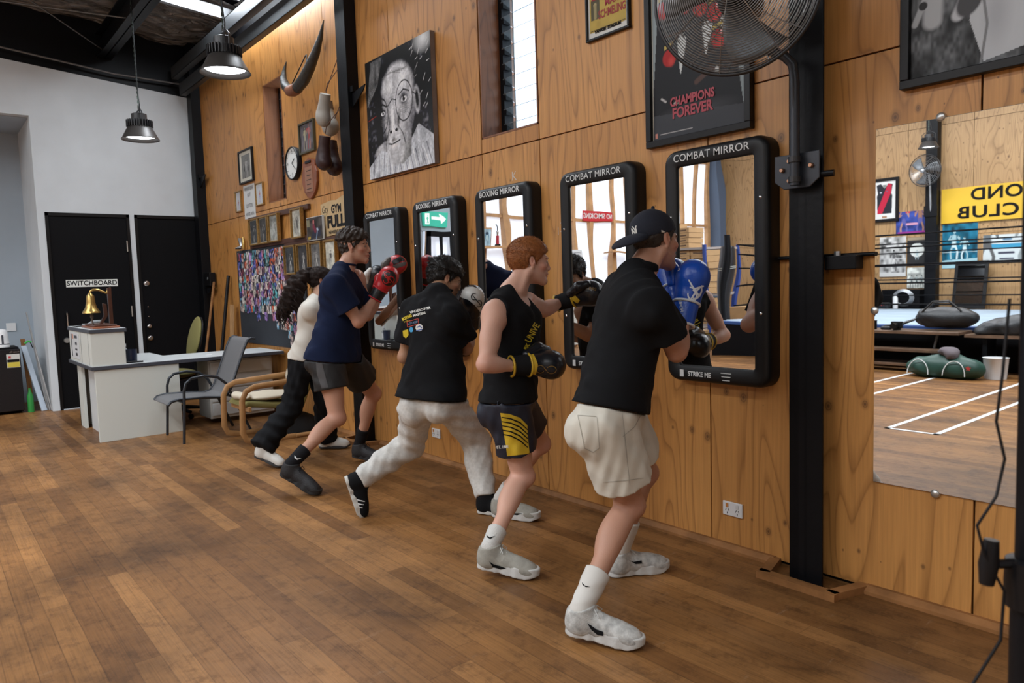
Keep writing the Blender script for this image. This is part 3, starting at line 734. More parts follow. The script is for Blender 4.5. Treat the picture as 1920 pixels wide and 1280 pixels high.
# framed pictures ------------------------------------------------------------
def frame(name, label, cat, x0, x1, z0, z1, fw, depth, fm, pic=None, rot='R', y=0, mat_w=0, matm=None, group=None, tilt=0, parts=None):
    """a picture on the plywood wall ('R', facing the room) or across the gym ('O')"""
    t = thing(name, label, cat, ((x0+x1)/2, y, z0), group)
    s = -1 if rot == 'R' else 1
    f = MB(); ya, yb = y, y+s*depth
    f.span((x0, ya, z0), (x1, yb, z0+fw)); f.span((x0, ya, z1-fw), (x1, yb, z1)); f.span((x0, ya, z0+fw), (x0+fw, yb, z1-fw)); f.span((x1-fw, ya, z0+fw), (x1, yb, z1-fw))
    f.build('picture_frame', fm, t, bevel=min(.003, fw*.2))
    MB().span((x0+fw*.5, ya, z0+fw*.5), (x1-fw*.5, y+s*depth*.45, z1-fw*.5)).build('mount', matm or mat('mount_cream', (.62, .60, .52), .7), t)
    if pic is not None:
        cx, cz = (x0+x1)/2, (z0+z1)/2
        pic.build('print', (cx, y+s*(depth*.45+.0015), cz), ROT_WALL if rot == 'R' else ROT_OPP, t)
    return t
GOLDF = mat('gilt_frame', (.30, .17, .05), .35, .4, vary=.3, vscale=60)
BLKF = mat('black_frame', (.006, .006, .007), .38, spec=.25)
# painted portrait of an old man in glasses (plain stand-in)
p = Pic(1.0, .98, (.12, .12, .125), 230)
p.noise(.8, 9, 5, 1).noise(.5, 30, 40, 2)
for i in range(70):
    a, b = rnd.random()*.3+.68, rnd.random()*.95; p.line([(a, b), (a+.03, b+.06*rnd.random())], .004, [(.5, .5, .5), (.05, .05, .05)][i % 2])
for i in range(16): p.line([(.02+.012*i, .62+.01*i), (.1+.012*i, .98)], .004, (.3, .3, .3))
p.ell(.40, .20, .30, .1, (.45, .45, .46)); p.poly([(.0, 0), (0, .10), (.22, .22), (.40, .16), (.62, .18), (.80, .34), (1, .22), (1, 0)], (.50, .51, .53))
for i in range(22): p.line([(.03+.045*i, 0), (.06+.04*i, .1+.09*abs(math.sin(i*1.7)))], .006, (.30, .30, .32) if i % 2 else (.66, .67, .69))
p.poly([(.34, .30), (.70, .36), (.68, .12), (.55, .06), (.42, .1)], (.33, .33, .33))
p.ell(.50, .72, .31, .27, (.03, .03, .032), soft=.2); p.ell(.5, .67, .285, .25, (.50, .50, .51), soft=.25); p.ell(.50, .50, .265, .33, (.46, .46, .47), soft=.22)
p.ell(.45, .22, .155, .17, (.56, .56, .57), soft=.3); p.ell(.46, .13, .11, .08, (.50, .50, .51), soft=.4)
p.ell(.79, .53, .055, .13, (.42, .42, .43), .1, soft=.3); p.ell(.79, .53, .03, .09, (.17, .17, .17), .1, soft=.5)
p.ell(.56, .72, .16, .1, (.66, .66, .67), soft=.9); p.ell(.36, .70, .10, .09, (.60, .6, .6), soft=.9); p.ell(.70, .40, .07, .2, (.30, .30, .31), -.25, soft=.9); p.ell(.27, .36, .035, .2, (.24, .24, .25), soft=.9)
for k in range(6): p.line([(.26+.04*k, .80+.01*k), (.40+.05*k, .83-.006*k), (.56+.03*k, .79+.008*k)], .004, (.3, .3, .3), .6)
for (x, y, r) in ((.60, .575, .085), (.27, .52, .06)):
    p.ell(x, y, r, r*.72, (.17, .17, .175), soft=.7); p.ell(x, y-.004, r*.62, r*.30, (.62, .62, .63), soft=.3); p.ell(x, y, r*.26, r*.26, (.10, .10, .10), soft=.3); p.ell(x+.008, y+.01, .006, .006, (.9, .9, .9))
    for k in range(4): p.line([(x-r*.8, y-.045-.014*k), (x, y-.065-.016*k), (x+r*.8, y-.04-.014*k)], .003, (.25, .25, .25), .7)
    p.line([(x-r*.9, y+.045), (x, y+.075), (x+r*.9, y+.045)], .008, (.14, .14, .14), .8)
p.ell(.42, .45, .035, .17, (.64, .64, .65), .05, soft=.6); p.ell(.43, .365, .065, .05, (.56, .56, .57), soft=.5); p.ell(.385, .345, .02, .014, (.08, .08, .08)); p.ell(.47, .35, .022, .014, (.1, .1, .1)); p.ell(.51, .42, .03, .12, (.25, .25, .25), -.2, soft=.9); p.ell(.36, .46, .016, .12, (.26, .26, .26), .05, soft=.9)
p.line([(.50, .38), (.57, .30), (.60, .22)], .008, (.22, .22, .22), .8); p.line([(.36, .37), (.30, .28), (.30, .2)], .007, (.22, .22, .22), .8)
p.line([(.34, .255), (.40, .243), (.45, .25), (.52, .262)], .007, (.08, .08, .08)); p.ell(.43, .228, .075, .018, (.62, .60, .60), soft=.5); p.ell(.43, .275, .06, .014, (.38, .37, .37), soft=.6); p.line([(.43, .34), (.43, .28)], .008, (.28, .28, .28), .6)
p.ring(.60, .56, .125, .155, .005, (.06, .06, .065)); p.ring(.25, .50, .095, .14, .005, (.06, .06, .065)); p.line([(.475, .59), (.42, .61), (.34, .56)], .005, (.06, .06, .06)); p.line([(.725, .60), (.79, .56)], .005, (.07, .07, .07)); p.line([(.02, .5), (.16, .52)], .004, (.4, .2, .15))
p.noise(.14, 70, 80, 5).noise(.22, 24, 14, 6); p.C = np.clip((p.C-.30)*1.75+.22, .008, .85)**1.15; p.ell(.9, .97, .16, .12, (.75, .77, .78), soft=.9)
t = thing('portrait_painting', 'square black and white canvas painting of an old man in round glasses', 'painting', (-5.26, 0, 2.34))
MB().span((-5.765, -.045, 2.345), (-4.745, -.005, 3.325)).build('canvas_stretcher', mat('canvas_edge', (.20, .17, .16), .7, vary=.2), t)
p.w, p.h = 1.02, .98; p.build('painted_canvas', (-5.255, -.047, 2.835), ROT_WALL, t, attr_mat('paint_gloss', .28))

# poster with fighters in dinner jackets and red gloves (plain figures)
p = Pic(.56, 1.0, (.30, .36, .38), 150); K = (.012, .013, .016); RD = (.42, .02, .02)
p.noise(.1, 4, 6, 3)
p.poly([(.0, .0), (.0, .22), (.06, .62), (.10, .86), (.30, .90), (.42, .80), (.55, .90), (.80, .92), (.93, .78), (.93, .3), (1, .05), (1, 0)], K)
p.poly([(0, 0), (1, 0), (1, .10), (0, .14)], (.05, .055, .065)); p.ell(.5, .12, .5, .10, (.06, .065, .075), soft=.9)
for (x, y, s) in ((.22, .86, 1), (.62, .90, 1)):
    p.ell(x, y+.06, .075, .075, (.16, .075, .045), soft=.2); p.ell(x, y+.10, .075, .05, (.015, .012, .012), soft=.3)
p.ell(.43, .80, .085, .085, (.15, .07, .045), soft=.2); p.ell(.43, .84, .085, .05, (.015, .012, .012)); p.ell(.80, .72, .075, .08, (.15, .07, .045), soft=.2)
for (x, y, w, h) in ((.34, .52, .055, .2), (.62, .54, .06, .16), (.22, .72, .04, .12), (.80, .55, .045, .14), (.58, .80, .04, .1)):
    p.poly([(x-w, y), (x+w, y), (x+w*.9, y-h*.3), (x-w*.2, y-h), (x-w*.4, y-h*.9)], (.62, .66, .66)); p.poly([(x-w, y+.005), (x, y-.012), (x+w, y+.005), (x+w, y-.02), (x, y-.008), (x-w, y-.02)], K)
for (x, y) in ((.20, .42), (.13, .67), (.38, .66), (.52, .72), (.70, .57), (.74, .44), (.55, .62)):
    p.ell(x, y, .085, .085, RD, .2, soft=.15); p.ell(x+.02, y-.02, .05, .06, (.62, .06, .05), soft=.8); p.ell(x+.03, y+.03, .012, .02, (.8, .5, .5)); p.poly([(x-.06, y+.045), (x+.05, y+.065), (x+.05, y+.082), (x-.06, y+.065)], (.50, .38, .10))
p.line([(.5, .26), (.64, .30), (.70, .29)], .03, (.09, .05, .04)); p.ell(.72, .29, .022, .04, (.6, .62, .62)); p.line([(.10, .22), (.15, .2)], .012, (.5, .5, .5)); p.ell(.27, .18, .03, .018, (.5, .45, .42))
p.line([(.08, .035), (.45, .035)], .003, (.5, .5, .5)); p.poly([(.02, .02), (.05, .02), (.05, .045), (.02, .045)], (.6, .25, .2))
t = frame('framed_poster', 'tall black framed poster of boxers in dinner jackets reading CHAMPIONS FOREVER', 'poster', -2.68, -2.035, 2.12, 3.18, .035, .04, BLKF, p)
PR = mat('print_crimson', (.42, .045, .07), .5)
lettering('poster_lettering', 'CHAMPIONS', (-2.385, -.0235, 2.335), ROT_WALL, .062, PR, t, bold=.0025, sx=.78, tilt=.0); lettering('poster_lettering', 'FOREVER', (-2.385, -.0235, 2.275), ROT_WALL, .072, PR, t, bold=.0025, sx=.85)
# fight bill
p = Pic(.28, .5, (.50, .36, .08), 70); p.noise(.12, 8, 12, 9); p.poly([(.04, .14), (.28, .14), (.28, .36), (.04, .36)], (.10, .09, .05)); p.ell(.16, .30, .05, .05, (.45, .38, .2)); p.line([(.16, .16), (.16, .28)], .05, (.35, .3, .15)); p.poly([(.7, .56), (.95, .56), (.95, .72), (.7, .72)], (.1, .09, .05))
p.line([(.03, .115), (.97, .115)], .003, (.05, .04, .02)); p.line([(.03, .02), (.97, .02)], .003, (.05, .04, .02))
t = frame('framed_poster', 'small yellow fight bill reading LOUIS, MAX SCHMELING in a thin black frame', 'poster', -3.135, -2.80, 2.805, 3.40, .014, .025, BLKF, p, matm=mat('mount_white', (.68, .69, .66), .6))
RT = mat('print_dark_red', (.33, .02, .03), .6)
for s_, sz, z, sx, m_ in (('LOUIS', .085, 3.055, .9, RT), ('MAX', .045, 2.99, 1.1, RT), ('SCHMELING', .062, 2.935, .62, RT), ('YANKEE  STADIUM', .022, 2.85, 1.1, BLACK)):
    lettering('poster_lettering', s_, (-2.968+(.035 if s_ in ('MAX', 'SCHMELING') else -.02 if s_ == 'LOUIS' else 0), -.0145, z), ROT_WALL, sz, m_, t, bold=.0015, sx=sx)
# right hand black and white photograph
p = Pic(.50, .585, (.07, .075, .08), 170); p.noise(.9, 14, 9, 11).noise(.6, 50, 30, 12)
p.poly([(.30, 1), (1, 1), (1, .10), (.52, .02), (.42, .3), (.48, .7)], (.50, .53, .56)); p.ell(.75, .82, .35, .2, (.62, .65, .68), soft=.8); p.ell(.60, .3, .12, .3, (.40, .42, .45), soft=.8); p.line([(.50, .0), (.54, .25), (.50, .5)], .012, (.2, .21, .22))
p.ell(.17, .62, .055, .06, (.42, .43, .45), soft=.3); p.ell(.165, .66, .06, .035, (.03, .03, .03), soft=.3); p.line([(.17, .55), (.16, .36)], .085, (.40, .42, .44)); p.line([(.11, .52), (.03, .36), (.08, .46)], .03, (.36, .38, .4)); p.line([(.22, .52), (.36, .60), (.42, .63)], .028, (.42, .43, .46)); p.ell(.09, .47, .035, .035, (.02, .02, .02))
p.line([(.34, .35), (.46, .56), (.55, .64)], .055, (.48, .5, .53)); p.ell(.42, .42, .09, .13, (.06, .06, .065), -.5, soft=.2); p.line([(.52, .78), (.60, .56)], .06, (.20, .21, .22)); p.ell(.66, .70, .15, .15, (.015, .015, .018), .2, soft=.12); p.ell(.58, .80, .05, .03, (.35, .36, .38), .6, soft=.5); p.ell(.68, .74, .025, .05, (.7, .72, .75), .3, soft=.8)
p.ell(.93, .68, .13, .12, (.015, .015, .018), soft=.12); p.ell(.92, .70, .022, .04, (.75, .77, .8), soft=.8); p.ell(.57, .48, .035, .02, (.8, .82, .85), soft=.6)
t = frame('framed_photograph', 'large black framed black and white photo of a boxing glove, above the big wall mirror', 'photograph', -1.352, -.78, 2.145, 2.80, .035, .04, BLKF, p, matm=BLKF)

# clock, horns, plaque, frames, gloves -----------------------------------------
t = thing('wall_clock', 'round white wall clock with a black rim under the narrow louvred window', 'clock', (-7.43, 0, 2.72))
MB().lathe([(.15, -.002), (.17, .0), (.172, .04), (.165, .05), (.158, .05), (.155, .035)], (-7.43, 0, 2.725), (0, -1, 0), 40, False).build('clock_rim', BLKF, t, smooth=True)
face = MB().lathe([(0, .036), (.157, .036)], (-7.43, 0, 2.725), (0, -1, 0), 40, False).build('clock_face', mat('clock_face_white', (.70, .72, .70), .5), t)
tk = MB()
for i in range(12):
    a = i*PI/6; tk.box((-7.43+.135*math.sin(a), -.0375, 2.725+.135*math.cos(a)), (.006, .002, .016), (0, a, 0))
tk.build('hour_mark', BLKF, face)
for n_, a in (('12', 0), ('3', PI/2), ('6', PI), ('9', -PI/2)): lettering('numeral', n_, (-7.43+.108*math.sin(a), -.038, 2.725+.108*math.cos(a)), ROT_WALL, .045, BLKF, face)
for L, a, w in ((.075, R_(60), .009), (.12, R_(128), .006)):
    MB().box((-7.43+L/2*math.sin(a), -.041, 2.725+L/2*math.cos(a)), (w, .002, L), (0, a, 0)).build('clock_hand', BLKF, t)
# buffalo horns
t = thing('mounted_horns', 'pair of black buffalo horns hanging from a cord high on the plywood', 'horns', (-7.0, 0, 3.4))
HORN = mat('dark_horn', (.028, .026, .022), .42, bump=.5, bscale=38, vary=.3, vscale=30)
pts = [(-7.38, -.06, 3.74), (-7.42, -.07, 3.66), (-7.41, -.09, 3.57), (-7.34, -.10, 3.48), (-7.24, -.10, 3.42)]
MB().tube(pts, [.004, .02, .036, .048, .052], 14).build('horn', HORN, t, smooth=True)
pts = [(-7.06, -.10, 3.40), (-6.9, -.10, 3.44), (-6.75, -.10, 3.52), (-6.62, -.09, 3.63), (-6.54, -.07, 3.76), (-6.50, -.05, 3.90)]
MB().tube(pts, [.055, .058, .052, .040, .024, .004], 14).build('horn', HORN, t, smooth=True)
MB().tube([(-7.25, -.10, 3.415), (-7.15, -.10, 3.395), (-7.05, -.10, 3.40)], [.055, .058, .058], 14).build('leather_band', mat('brown_leather', (.20, .07, .03), .5), t, smooth=True)
MB().tube([(-7.22, -.09, 3.46), (-7.02, -.01, 3.72), (-7.0, -.01, 3.72), (-6.86, -.08, 3.5)], .006, 6).build('hanging_cord', BLKF, t)
# shield plaque
t = thing('shield_plaque', 'brown wooden shield plaque with a small engraved plate', 'plaque', (-7.05, 0, 2.32))
sh = [(0, -.20), (.06, -.17), (.12, -.12), (.155, -.04), (.16, .06), (.13, .12), (.14, .17), (.10, .185), (.04, .20), (0, .215), (-.04, .20), (-.10, .185), (-.14, .17), (-.13, .12), (-.16, .06), (-.155, -.04), (-.12, -.12), (-.06, -.17)]
MB().prism([(x*1.1, z) for x, z in sh], (-7.05, -.001, 2.515), (1, 0, 0), (0, 0, 1), .028).build('wooden_shield', mat('red_brown_wood', (.22, .065, .025), .35, vary=.25), t, bevel=.006)
PL = MB().span((-7.14, -.032, 2.39), (-6.96, -.028, 2.64)).build('engraved_plate', mat('copper_plate', (.42, .20, .12), .35, .6), t)
for i in range(5): MB().box((-7.05, -.0335, 2.60-.045*i), (.11-.02*(i % 2), .001, .006)).build('engraving', BLKF, PL)
MB().box((-7.05, -.036, 2.685), (.13, .008, .025)).build('plaque_clip', BLKF, t, bevel=.003)

def bwpic(w, h, seed, bg, n=40, pose=1):
    p = Pic(w, h, bg, n); p.noise(.5, 5, 6, seed)
    r = random.Random(seed); g = .16+.5*r.random()
    p.body(.5, .06, .86*h/w*w/ max(w, .001)*1.0 if False else .80, (.38, .37, .35), (.30, .30, .29) if r.random() < .5 else (.06, .06, .06), (.45, .45, .43) if r.random() < .5 else (.05, .05, .05), (.04, .04, .04), pose)
    p.noise(.25, 14, 18, seed+1); return p
t = frame('framed_photograph', 'black framed photo of suited men, highest of the small frames', 'photograph', -9.06, -8.60, 2.70, 3.09, .02, .03, BLKF,
    (lambda p: p.noise(.3, 4, 4, 2).body(.3, .0, .75, (.3, .29, .28), (.03, .03, .03), (.03, .03, .03)).body(.52, .0, .85, (.35, .34, .33), (.40, .40, .38), (.3, .3, .3)).body(.74, .0, .75, (.3, .3, .29), (.04, .04, .04), (.03, .03, .03)))(Pic(.28, .27, (.20, .20, .19), 50)))
frame('framed_photograph', 'narrow framed photo left of the white motto card', 'photograph', -9.26, -9.06, 2.385, 2.64, .014, .025, GOLDF, (lambda p: p.body(.5, .1, .7, (.4, .25, .2), (.3, .05, .08), (.2, .2, .4)))(Pic(.15, .21, (.55, .56, .60), 34)))
frame('framed_photograph', 'narrow gilt framed photo right of the white motto card', 'photograph', -8.57, -8.33, 2.395, 2.655, .014, .025, GOLDF, (lambda p: p.body(.5, .1, .7, (.35, .22, .18), (.35, .08, .08), (.15, .2, .5)))(Pic(.18, .21, (.50, .52, .56), 34)))
frame('framed_photograph', 'dark framed colour photo of boxers above the plaque', 'photograph', -7.26, -6.90, 2.78, 3.09, .02, .03, mat('dark_olive_frame', (.06, .055, .03), .4), (lambda p: p.noise(.8, 6, 6, 4).body(.35, .1, .7, (.35, .3, .2), (.4, .38, .25), (.35, .33, .25), (.4, .03, .03)).body(.65, .1, .75, (.35, .16, .12), (.4, .15, .15), (.3, .05, .05), (.5, .03, .03), -1))(Pic(.32, .27, (.10, .09, .10), 50)))
# motto card
t = thing('motto_card', 'white card reading WINNERS NEVER QUIT, QUITTERS NEVER WIN', 'card', (-8.81, 0, 2.28))
MB().span((-8.99, -.006, 2.28), (-8.63, -.001, 2.675)).build('card_sheet', mat('white_card', (.62, .64, .64), .7), t)
for i, s_ in enumerate(('WINNERS NEVER', 'QUIT', 'QUITTERS', 'NEVER WIN')): lettering('lettering', s_, (-8.81, -.0075, (2.63, 2.555, 2.43, 2.33)[i]), ROT_WALL, .06, mat('ink_grey', (.12, .12, .13), .7), t, sx=(.62, .8, .8, .85)[i])
# cardboard sign
t = thing('cardboard_sign', 'tan cardboard sign reading GYM FULL tacked beside the far column', 'sign', (-6.6, 0, 1.9))
MB().prism([(-6.84, 2.24), (-6.60, 2.26), (-6.50, 2.25), (-6.36, 2.28), (-6.20, 2.27), (-6.19, 1.95), (-6.50, 1.93), (-6.81, 1.92)], (0, -.012, 0), (1, 0, 0), (0, 0, 1), .008).build('cardboard_sheet', mat('cardboard_tan', (.50, .36, .19), .8, vary=.08), t)
for s_, sz, x, z, bd in (('GYM', .105, -6.50, 2.17, .004), ('FULL', .15, -6.52, 2.05, .008), ('NEWBERG ST', .045, -6.55, 1.955, .001), ('Gty', .10, -6.745, 2.18, -.001)): lettering('lettering', s_, (x, -.022, z), ROT_WALL, sz, BLKF, t, bold=bd, sx=.95 if sz < .15 else 1.15, shear=.2 if s_ == 'Gty' else 0)

# picture rails and the gilt photo frames standing on them
def rail(x0, x1, z, label): tag(MB().span((x0, -.035, z), (x1, -.001, z+.055)).build('picture_rail', mat('dark_rail_wood', (.075, .03, .02), .4), bevel=.004, base=((x0+x1)/2, 0, z)), label, 'picture rail', 'dark timber picture rails')
rail(-8.81, -7.11, 2.225, 'dark timber picture rail across the plywood, topmost of four'); rail(-8.80, -7.15, 1.915, 'dark timber picture rail under the upper row of gilt frames'); rail(-7.77, -6.17, 1.86, 'dark timber picture rail above the lower row of gilt frames'); rail(-7.80, -6.17, 1.52, 'dark timber picture rail under the lower row of gilt frames')
up = [(-8.72, -8.43), (-8.42, -8.14), (-8.11, -7.83), (-7.48, -7.21)]
la = ('gilt framed photo of a boxer, leftmost of the upper row', 'gilt framed photo of two fighters, second in the upper row', 'gilt framed photo of a man in dark clothes, third in the upper row', 'gilt framed photo of a boxer, standing alone right of the upper row')
for i, ((x0, x1), l) in enumerate(zip(up, la)):
    frame('gilt_framed_photo', l, 'photograph', x0, x1, 1.945, 2.255, .017, .04, GOLDF, bwpic(x1-x0-.045, .26, 20+i, [(.05, .055, .06), (.06, .06, .06), (.30, .31, .29), (.42, .42, .37)][i], 36), group='gilt framed boxer photos', y=-.036 if i < 3 else -.036)
lo = [(-7.715, -7.425), (-7.375, -7.09), (-7.055, -6.78), (-6.72, -6.46)]
la = ('gilt framed photo of crouching boxers, leftmost of the lower row', 'gilt framed photo of a standing boxer, second in the lower row', 'gilt framed photo of a boxer in white trousers, third in the lower row', 'gilt framed pale photo of a robed boxer beside the far column')
for i, ((x0, x1), l) in enumerate(zip(lo, la)):
    frame('gilt_framed_photo', l, 'photograph', x0, x1, 1.575, 1.885, .017, .04, GOLDF, bwpic(x1-x0-.045, .265, 40+i, [(.05, .055, .06), (.05, .05, .055), (.14, .14, .14), (.48, .48, .42)][i], 36, -1 if i % 2 else 1), group='gilt framed boxer photos', y=-.036)
frame('framed_photograph', 'small gilt frame low on the wall behind the woman', 'photograph', -7.15, -6.85, 1.18, 1.44, .02, .03, GOLDF, bwpic(.26, .22, 61, (.2, .2, .2), 24))
p = Pic(.42, .30, (.06, .05, .045), 56); p.noise(.7, 7, 6, 5); p.poly([(.2, .05), (.9, .15), (.85, .5), (.5, .55)], (.03, .03, .05)); p.ell(.45, .78, .06, .08, (.45, .14, .13)); p.line([(.45, .6), (.55, .4)], .09, (.18, .03, .05)); p.line([(.6, .05), (.68, .4)], .03, (.25, .35, .5)); p.poly([(.62, .42), (.75, .38), (.72, .5), (.62, .5)], (.4, .5, .6)); p.line([(.1, .1), (.2, .12)], .05, (.45, .30, .05)); p.poly([(.0, .6), (.2, .6), (.2, .9), (0, .9)], (.22, .2, .12))
t = thing('photo_block', 'unframed colour photo of a ringside crowd on the picture rail, left of the cardboard sign', 'photograph', (-6.98, -.02, 1.97))
MB().span((-7.10, -.06, 1.90), (-6.73, -.040, 2.13)).build('photo_board', mat('white_card', (.62, .64, .64), .7), t); p.w, p.h = .36, .22; p.build('print', (-6.915, -.0615, 2.015), ROT_WALL, t)
# little boot ornament
t = thing('boot_trophy', 'small silver boot ornament on top of the snapshot board', 'ornament', (-9.05, -.06, 1.925))
MB().tube([(-9.06, -.05, 2.06), (-9.06, -.05, 2.02), (-9.05, -.05, 1.98), (-9.04, -.055, 1.955)], [.034, .026, .02, .024], 14).build('boot_shaft', GREYST, t, smooth=True)
MB().tube([(-9.02, -.05, 1.95), (-9.08, -.07, 1.945), (-9.14, -.09, 1.94)], [.022, .02, .009], 12).build('boot_foot', CHROME, t, smooth=True); MB().tube([(-8.97, -.05, 2.07), (-8.96, -.05, 2.0), (-8.97, -.05, 1.93)], [.01, .02, .025], 12).build('figurine', mat('brass', (.45, .30, .10), .3, .9), t, smooth=True)

# snapshot board: every snapshot its own card
t = thing('pin_board', 'large black felt pin board behind the reception desk', 'pin board', (-8.4, 0, .78))
MB().span((-9.33, -.018, .78), (-7.30, -.002, 1.915)).build('felt_panel', mat('black_felt', (.022, .026, .034), .9, bump=.3, bscale=300), t)
SNAP = []
for i, (hue, dk) in enumerate((((.45, .16, .26), .04), ((.10, .12, .40), .02), ((.62, .46, .42), .1), ((.08, .33, .36), .03), ((.55, .50, .42), .06), ((.60, .12, .06), .05), ((.30, .18, .45), .05), ((.65, .62, .55), .08), ((.35, .10, .14), .02), ((.16, .36, .50), .05))):
    m, nt, b = node_mat('snapshot_%d' % i); tc = N_(nt, 'TexCoord'); oi = N_(nt, 'ObjectInfo')
    mp = N_(nt, 'Mapping'); nt.links.new(tc.outputs['Object'], mp.inputs[0]); mp.inputs['Scale'].default_value = (1, 1, .55)
    va = N_(nt, 'VectorMath', operation='ADD'); nt.links.new(mp.outputs[0], va.inputs[0]); cb = N_(nt, 'CombineXYZ'); nt.links.new(math_(nt, 'MULTIPLY', oi.outputs['Random'], 60.0), cb.inputs[1]); nt.links.new(cb.outputs[0], va.inputs[1])
    n = N_(nt, 'TexVoronoi', Scale=55.0); nt.links.new(va.outputs[0], n.inputs['Vector']); sc = N_(nt, 'SeparateColor'); nt.links.new(n.outputs['Color'], sc.inputs[0])
    c = ramp(nt, sc.outputs[0], [(0, (dk, dk*.9, dk*1.2)), (.3, [q*.35 for q in hue]), (.5, hue), (.72, [min(.8, q*1.5+.04) for q in hue]), (.86, (.62, .50, .46)), (1, (.72, .70, .70))], 'CONSTANT')
    nt.links.new(c, b.inputs['Base Color']); b.inputs['Roughness'].default_value = .3; SNAP.append(m)
rs = random.Random(5); x = -9.28; z = 1.885; rowi = 0; cards = []
while z > 1.0:
    h = .088+rs.random()*.02; x = -9.30+rs.random()*.03
    xe = -7.80 if z > 1.47 else -7.60
    while x < xe:
        w = rs.choice((.068, .074, .082, .1)); drop = 0
        dens = 1.0 if z > 1.30 else (.9 if z > 1.2 else .55 if x > -8.9 and z > 1.08 else .15)
        if x > -8.0 and z < 1.3: dens = .75
        if rs.random() < dens: cards.append((x+w/2, z-h/2+rs.uniform(-.012, .012), w*.96, h*1.05, rs.uniform(-.06, .06)))
        x += w
    z -= h*.93; rowi += 1
cards += [(-7.85, 1.03, .09, .12, 0), (-7.78, .93, .09, .12, .1), (-7.7, 1.1, .1, .13, -.05), (-7.6, .98, .09, .13, .04), (-7.72, .86, .08, .1, 0)]
proto = {}
for i, (cx, cz, w, h, a) in enumerate(cards[:298]):
    mi = rs.randrange(10); w = (.068, .08, .1)[min(2, int((w-.06)/.014))]; hh = .1; key = (mi, w)
    if key not in proto:
        me = MB().span((-w/2, -.002, -hh/2), (w/2, 0, hh/2)).build('snapshot', SNAP[mi]); proto[key] = me; o = me
    else: o = proto[key].copy(); COL.objects.link(o)
    o.location = (cx, -.0185-.0022*(i % 4), cz); o.rotation_euler = (0, a, 0)
    tag(o, 'small colour snapshot pinned among many on the black felt board', 'snapshot', 'snapshots pinned to the felt board')

# power points, chalk marks, bracket, light switch
def outlet(x, z, label):
    t = thing('power_point', label, 'power point', (x, 0, z), 'power points low on the plywood')
    MB().span((x-.058, -.012, z-.037), (x+.058, -.001, z+.037)).build('face_plate', WHITE, t, bevel=.004)
    for s in (-1, 1):
        MB().box((x+s*.03, -.014, z+.018), (.014, .006, .022)).build('rocker_switch', mat('orange_rocker' if s < 0 else 'white_rocker', (.55, .22, .06) if s < 0 else (.7, .7, .7), .4), t, bevel=.002)
        q = MB()
        for dx, an in ((-.008, .4), (.008, -.4)): q.box((x+s*.03+dx, -.0125, z-.006), (.0025, .002, .012), (0, an, 0))
        q.box((x+s*.03, -.0125, z-.022), (.0025, .002, .01)); q.build('socket_slot', BLKF, t)
outlet(-2.17, .218, 'white double power point below the nearest training mirror'); outlet(-4.94, .225, 'white double power point behind the man in grey track pants')
CH = mat('chalk', (.66, .64, .6), .9)
for s_, x, z, sz in (('K', -3.86, 2.13, .09), ('J', -3.41, 1.81, .06), ('14', -3.42, 1.73, .075), ('1', -3.34, 1.72, .05)):
    tag(lettering('chalk_mark', s_, (x, -.0015, z), ROT_WALL, sz, CH, None, bold=-.0015), 'white chalk %s written on the plywood' % {'K': 'letter above the middle mirror', 'J': 'hook above the digits between mirrors', '14': 'digits between the third and fourth mirrors', '1': 'single stroke beside the digits'}[s_], 'chalk mark', 'chalk marks')
t = thing('steel_bracket', 'black steel rod and angle bracket behind the near column', 'bracket', (-1.6, 0, 1.45))
MB().cyl((-1.90, -.02, 1.492), (-1.45, -.02, 1.492), .009, n=10).build('rod', STEEL_BLK, t, smooth=True); MB().span((-1.64, -.09, 1.43), (-1.50, -.02, 1.49)).build('angle', STEEL_BLK, t, bevel=.004); MB().cyl((-1.6, -.05, 1.49), (-1.6, -.05, 1.51), .014, n=6).build('nut', GREYST, t)
t = thing('intercom', 'small black intercom box on the far corner column', 'intercom', (-10.3, 0, 1.5))
MB().span((-10.42, -.10, 1.50), (-10.20, -.02, 1.68)).build('housing', BLKF, t, bevel=.008); MB().prism([(0, 0), (.16, .0), (.10, -.06), (0, -.07)], (-10.34, -.1, 1.47), (1, 0, 0), (0, 0, 1), -.06).build('cradle', STEEL_BLK, t)
MB().lathe([(0, .008), (.018, .006), (.018, 0)], (-10.28, -.10, 1.6), (0, -1, 0), 14).build('button', GREYST, t, smooth=True)
